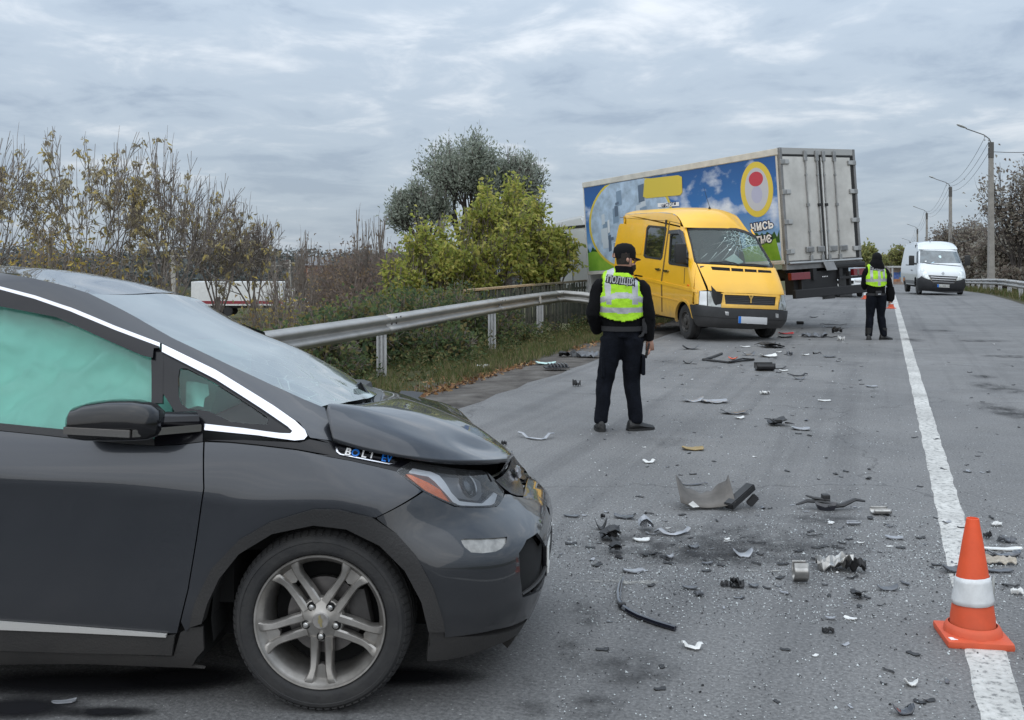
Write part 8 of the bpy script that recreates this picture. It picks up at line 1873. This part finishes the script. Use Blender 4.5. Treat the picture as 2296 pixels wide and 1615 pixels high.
# small shards: black, grey and pale, told apart only by where they lie
protos = {}
for m_ in ('black', 'grey', 'white', 'pale'):
    protos[m_] = []
    for k in range(7):
        r = random.Random(k * 7 + len(m_)); W_ = r.uniform(.03, .09); me = plate_mesh(k * 31 + len(m_), W_, W_ * r.uniform(.3, .8), ('plate', 'curl', 'plate', 'strip', 'plate', 'crumple', 'curl')[k], W_ * r.uniform(.05, .25), .003); me.materials.append(DM[m_]); protos[m_].append(me)
zones = [('in the broken glass between the car bumper and the cone', 96, lambda r: (r.uniform(1250, 2100), r.gauss(1235, 50))), ('on the asphalt in front of the yellow van', 52, lambda r: (r.uniform(1480, 1960), r.uniform(765, 900))), ('on the asphalt behind the yellow van', 26, lambda r: (r.uniform(1785, 1935), r.uniform(685, 765))), ('on the bare asphalt in the middle of the road', 60, lambda r: (r.uniform(1320, 2080), r.uniform(900, 1180))), ('right of the white line', 40, lambda r: (r.uniform(2080, 2290), r.uniform(760, 1300))), ('in the lower right of the road', 22, lambda r: (r.uniform(1350, 2150), r.uniform(1330, 1600)))]
r = random.Random(77)
for zn, n_, fn_ in zones:
    for k in range(n_):
        u, v = fn_(r)
        m_ = r.choices(('black', 'grey', 'white', 'pale'), (.56, .24, .08, .12))[0]
        o = bpy.data.objects.new('plastic_shard', r.choice(protos[m_])); col.objects.link(o); p = ground(u, v); s = r.uniform(.45, 1.0) * (1.25 if p.y > 14 else 1.0); o.location = (p.x, p.y, .001); o.rotation_euler = (0, 0, r.uniform(0, 6.28)); o.scale = (s, s, s)
        tag(o, 'tiny %s shard lying %s' % (dict(pale='pale grey').get(m_, m_), zn), 'debris', 'tiny shards ' + zn)
# glass crumbs
V_, F_ = [], []; mi_ = []
for k in range(15000):
    z_ = r.random()
    if z_ < .42: u, v = r.uniform(1235, 2296), r.gauss(1245, 60)
    elif z_ < .72: u, v = r.uniform(1300, 2250), 640 + 760 * math.sqrt(r.random())
    elif z_ < .86: u, v = r.uniform(1480, 2000), r.uniform(690, 1000)
    else: u, v = r.uniform(1250, 2296), r.uniform(1150, 1615)
    if v < 660: continue
    p = ground(u, v); s = r.uniform(.0018, .0046) * (1 + p.y * .022) * (1.8 if r.random() < .06 else 1); o_ = len(V_); a = r.uniform(0, 6.28)
    ot = road_ot(p.x, p.y)
    if ot[0] < -4.6: continue
    V_ += [(p.x + s * math.cos(a + b) * w, p.y + s * math.sin(a + b) * w, h) for b, w, h in ((0, 1, .002), (2.1, .9, .002), (4.2, 1, .002), (1, .5, .002 + s * .9))]
    F_ += [(o_, o_ + 1, o_ + 3), (o_ + 1, o_ + 2, o_ + 3), (o_ + 2, o_, o_ + 3)]; q = r.choices((0, 1, 2), (.45, .3, .25))[0]; mi_ += [q] * 3
me = bpy.data.meshes.new('glass_crumbs'); me.from_pydata(V_, [], F_); me.polygons.foreach_set('material_index', mi_); me.update()
o = link('glass_crumbs', me, [mat('crumb_white', (.50, .53, .53), .4, var=.2), mat('crumb_grey', (.25, .26, .27), .4), mat('crumb_dark', (.03, .03, .032), .5)]); tag(o, 'fine broken glass and plastic crumbs strewn over the road', 'broken glass', kind='stuff')
# damp stains, scuffs, skid marks; fluid under the car doubles as painted shade
def stain_shade_mat(name, c, lo, hi, sc):
    m = bpy.data.materials.new(name); m.use_nodes = True; N, L = m.node_tree.nodes, m.node_tree.links; b = N['Principled BSDF']; b.inputs['Base Color'].default_value = (*c, 1); b.inputs['Roughness'].default_value = .9; b.inputs['Specular IOR Level'].default_value = .08
    tcn = N.new('ShaderNodeTexCoord'); nz = N.new('ShaderNodeTexNoise'); nz.inputs['Scale'].default_value = sc; nz.inputs['Detail'].default_value = 8; nz.inputs['Roughness'].default_value = .7; L.new(tcn.outputs['Object'], nz.inputs['Vector'])
    ln = N.new('ShaderNodeVectorMath'); ln.operation = 'LENGTH'; L.new(tcn.outputs['UV'], ln.inputs[0])
    mr = N.new('ShaderNodeMapRange'); mr.inputs[1].default_value = 1.0; mr.inputs[2].default_value = .35; L.new(ln.outputs['Value'], mr.inputs[0])
    rp_ = N.new('ShaderNodeMapRange'); rp_.inputs[1].default_value = lo; rp_.inputs[2].default_value = hi; L.new(nz.outputs[0], rp_.inputs[0])
    mu = N.new('ShaderNodeMath'); mu.operation = 'MULTIPLY'; L.new(mr.outputs[0], mu.inputs[0]); L.new(rp_.outputs[0], mu.inputs[1])
    tr = N.new('ShaderNodeBsdfTransparent'); mx = N.new('ShaderNodeMixShader'); L.new(mu.outputs[0], mx.inputs[0]); L.new(tr.outputs[0], mx.inputs[1]); L.new(b.outputs[0], mx.inputs[2]); L.new(mx.outputs[0], N['Material Output'].inputs[0]); return m
SM_D = stain_shade_mat('damp_stain', (.055, .055, .057), .40, .80, 7); SM_S = stain_shade_mat('scuff_mark', (.42, .41, .38), .45, .65, 14); SM_K = stain_shade_mat('skid_mark', (.05, .05, .052), .42, .70, 5); SM_O = stain_shade_mat('oil_stain', (.055, .055, .057), .38, .80, 4); SM_F = stain_shade_mat('fluid_and_car_shade', (.014, .014, .016), .22, .40, 3)  # last material: leaked fluid, darkened to paint the shade below the car
def stain_shade_mark(u, v, wu, hv, m, n=26, rot=0.0, k=[0]):
    k[0] += 1; c = ground(u, v); a = ground(u + wu / 2, v); b = ground(u, v - hv / 2); rx = abs(a.x - c.x); ry_ = max(.02, abs(b.y - c.y)); mb = MB()
    rot_ = Matrix.Rotation(rot, 3, 'Z')
    ring_ = [c + rot_ @ Vector((rx * math.cos(2 * math.pi * j / n), ry_ * math.sin(2 * math.pi * j / n), 0)) for j in range(n)]
    z = .0045 + .0004 * (k[0] % 9)
    mb.add([(c.x, c.y, z)] + [(p.x, p.y, z) for p in ring_], [(0, j + 1, (j + 1) % n + 1) for j in range(n)]); me = mb.mesh('stain_shade_mark'); uv = me.uv_layers.new()
    for lp in me.loops:
        i = lp.vertex_index; uv.data[lp.index].uv = (0, 0) if i == 0 else (math.cos(2 * math.pi * (i - 1) / n), math.sin(2 * math.pi * (i - 1) / n))
    link('stain_shade_mark', me, m, road)
for a in ((1275, 1458, 62, 75, SM_D), (1312, 1378, 80, 60, SM_D), (1178, 1533, 60, 36, SM_D), (1330, 1585, 150, 60, SM_D), (1410, 1500, 260, 90, SM_D), (1190, 1590, 120, 50, SM_D), (1620, 1240, 420, 60, SM_O), (1600, 1225, 800, 110, SM_D), (1420, 1308, 170, 9, SM_S), (1380, 1305, 260, 6, SM_S), (1720, 1282, 130, 5, SM_S), (1150, 1270, 200, 60, SM_D), (2235, 870, 95, 30, SM_K), (2265, 925, 120, 50, SM_K), (2200, 845, 70, 10, SM_K), (2100, 742, 90, 6, SM_K), (2200, 765, 140, 7, SM_K), (2260, 800, 140, 8, SM_K), (2042, 762, 60, 9, SM_K), (1840, 1165, 240, 26, SM_D), (180, 1535, 760, 70, SM_F), (420, 1520, 360, 60, SM_F), (40, 1590, 330, 60, SM_F), (240, 1600, 260, 30, SM_F), (900, 1520, 420, 50, SM_F)): stain_shade_mark(*a)
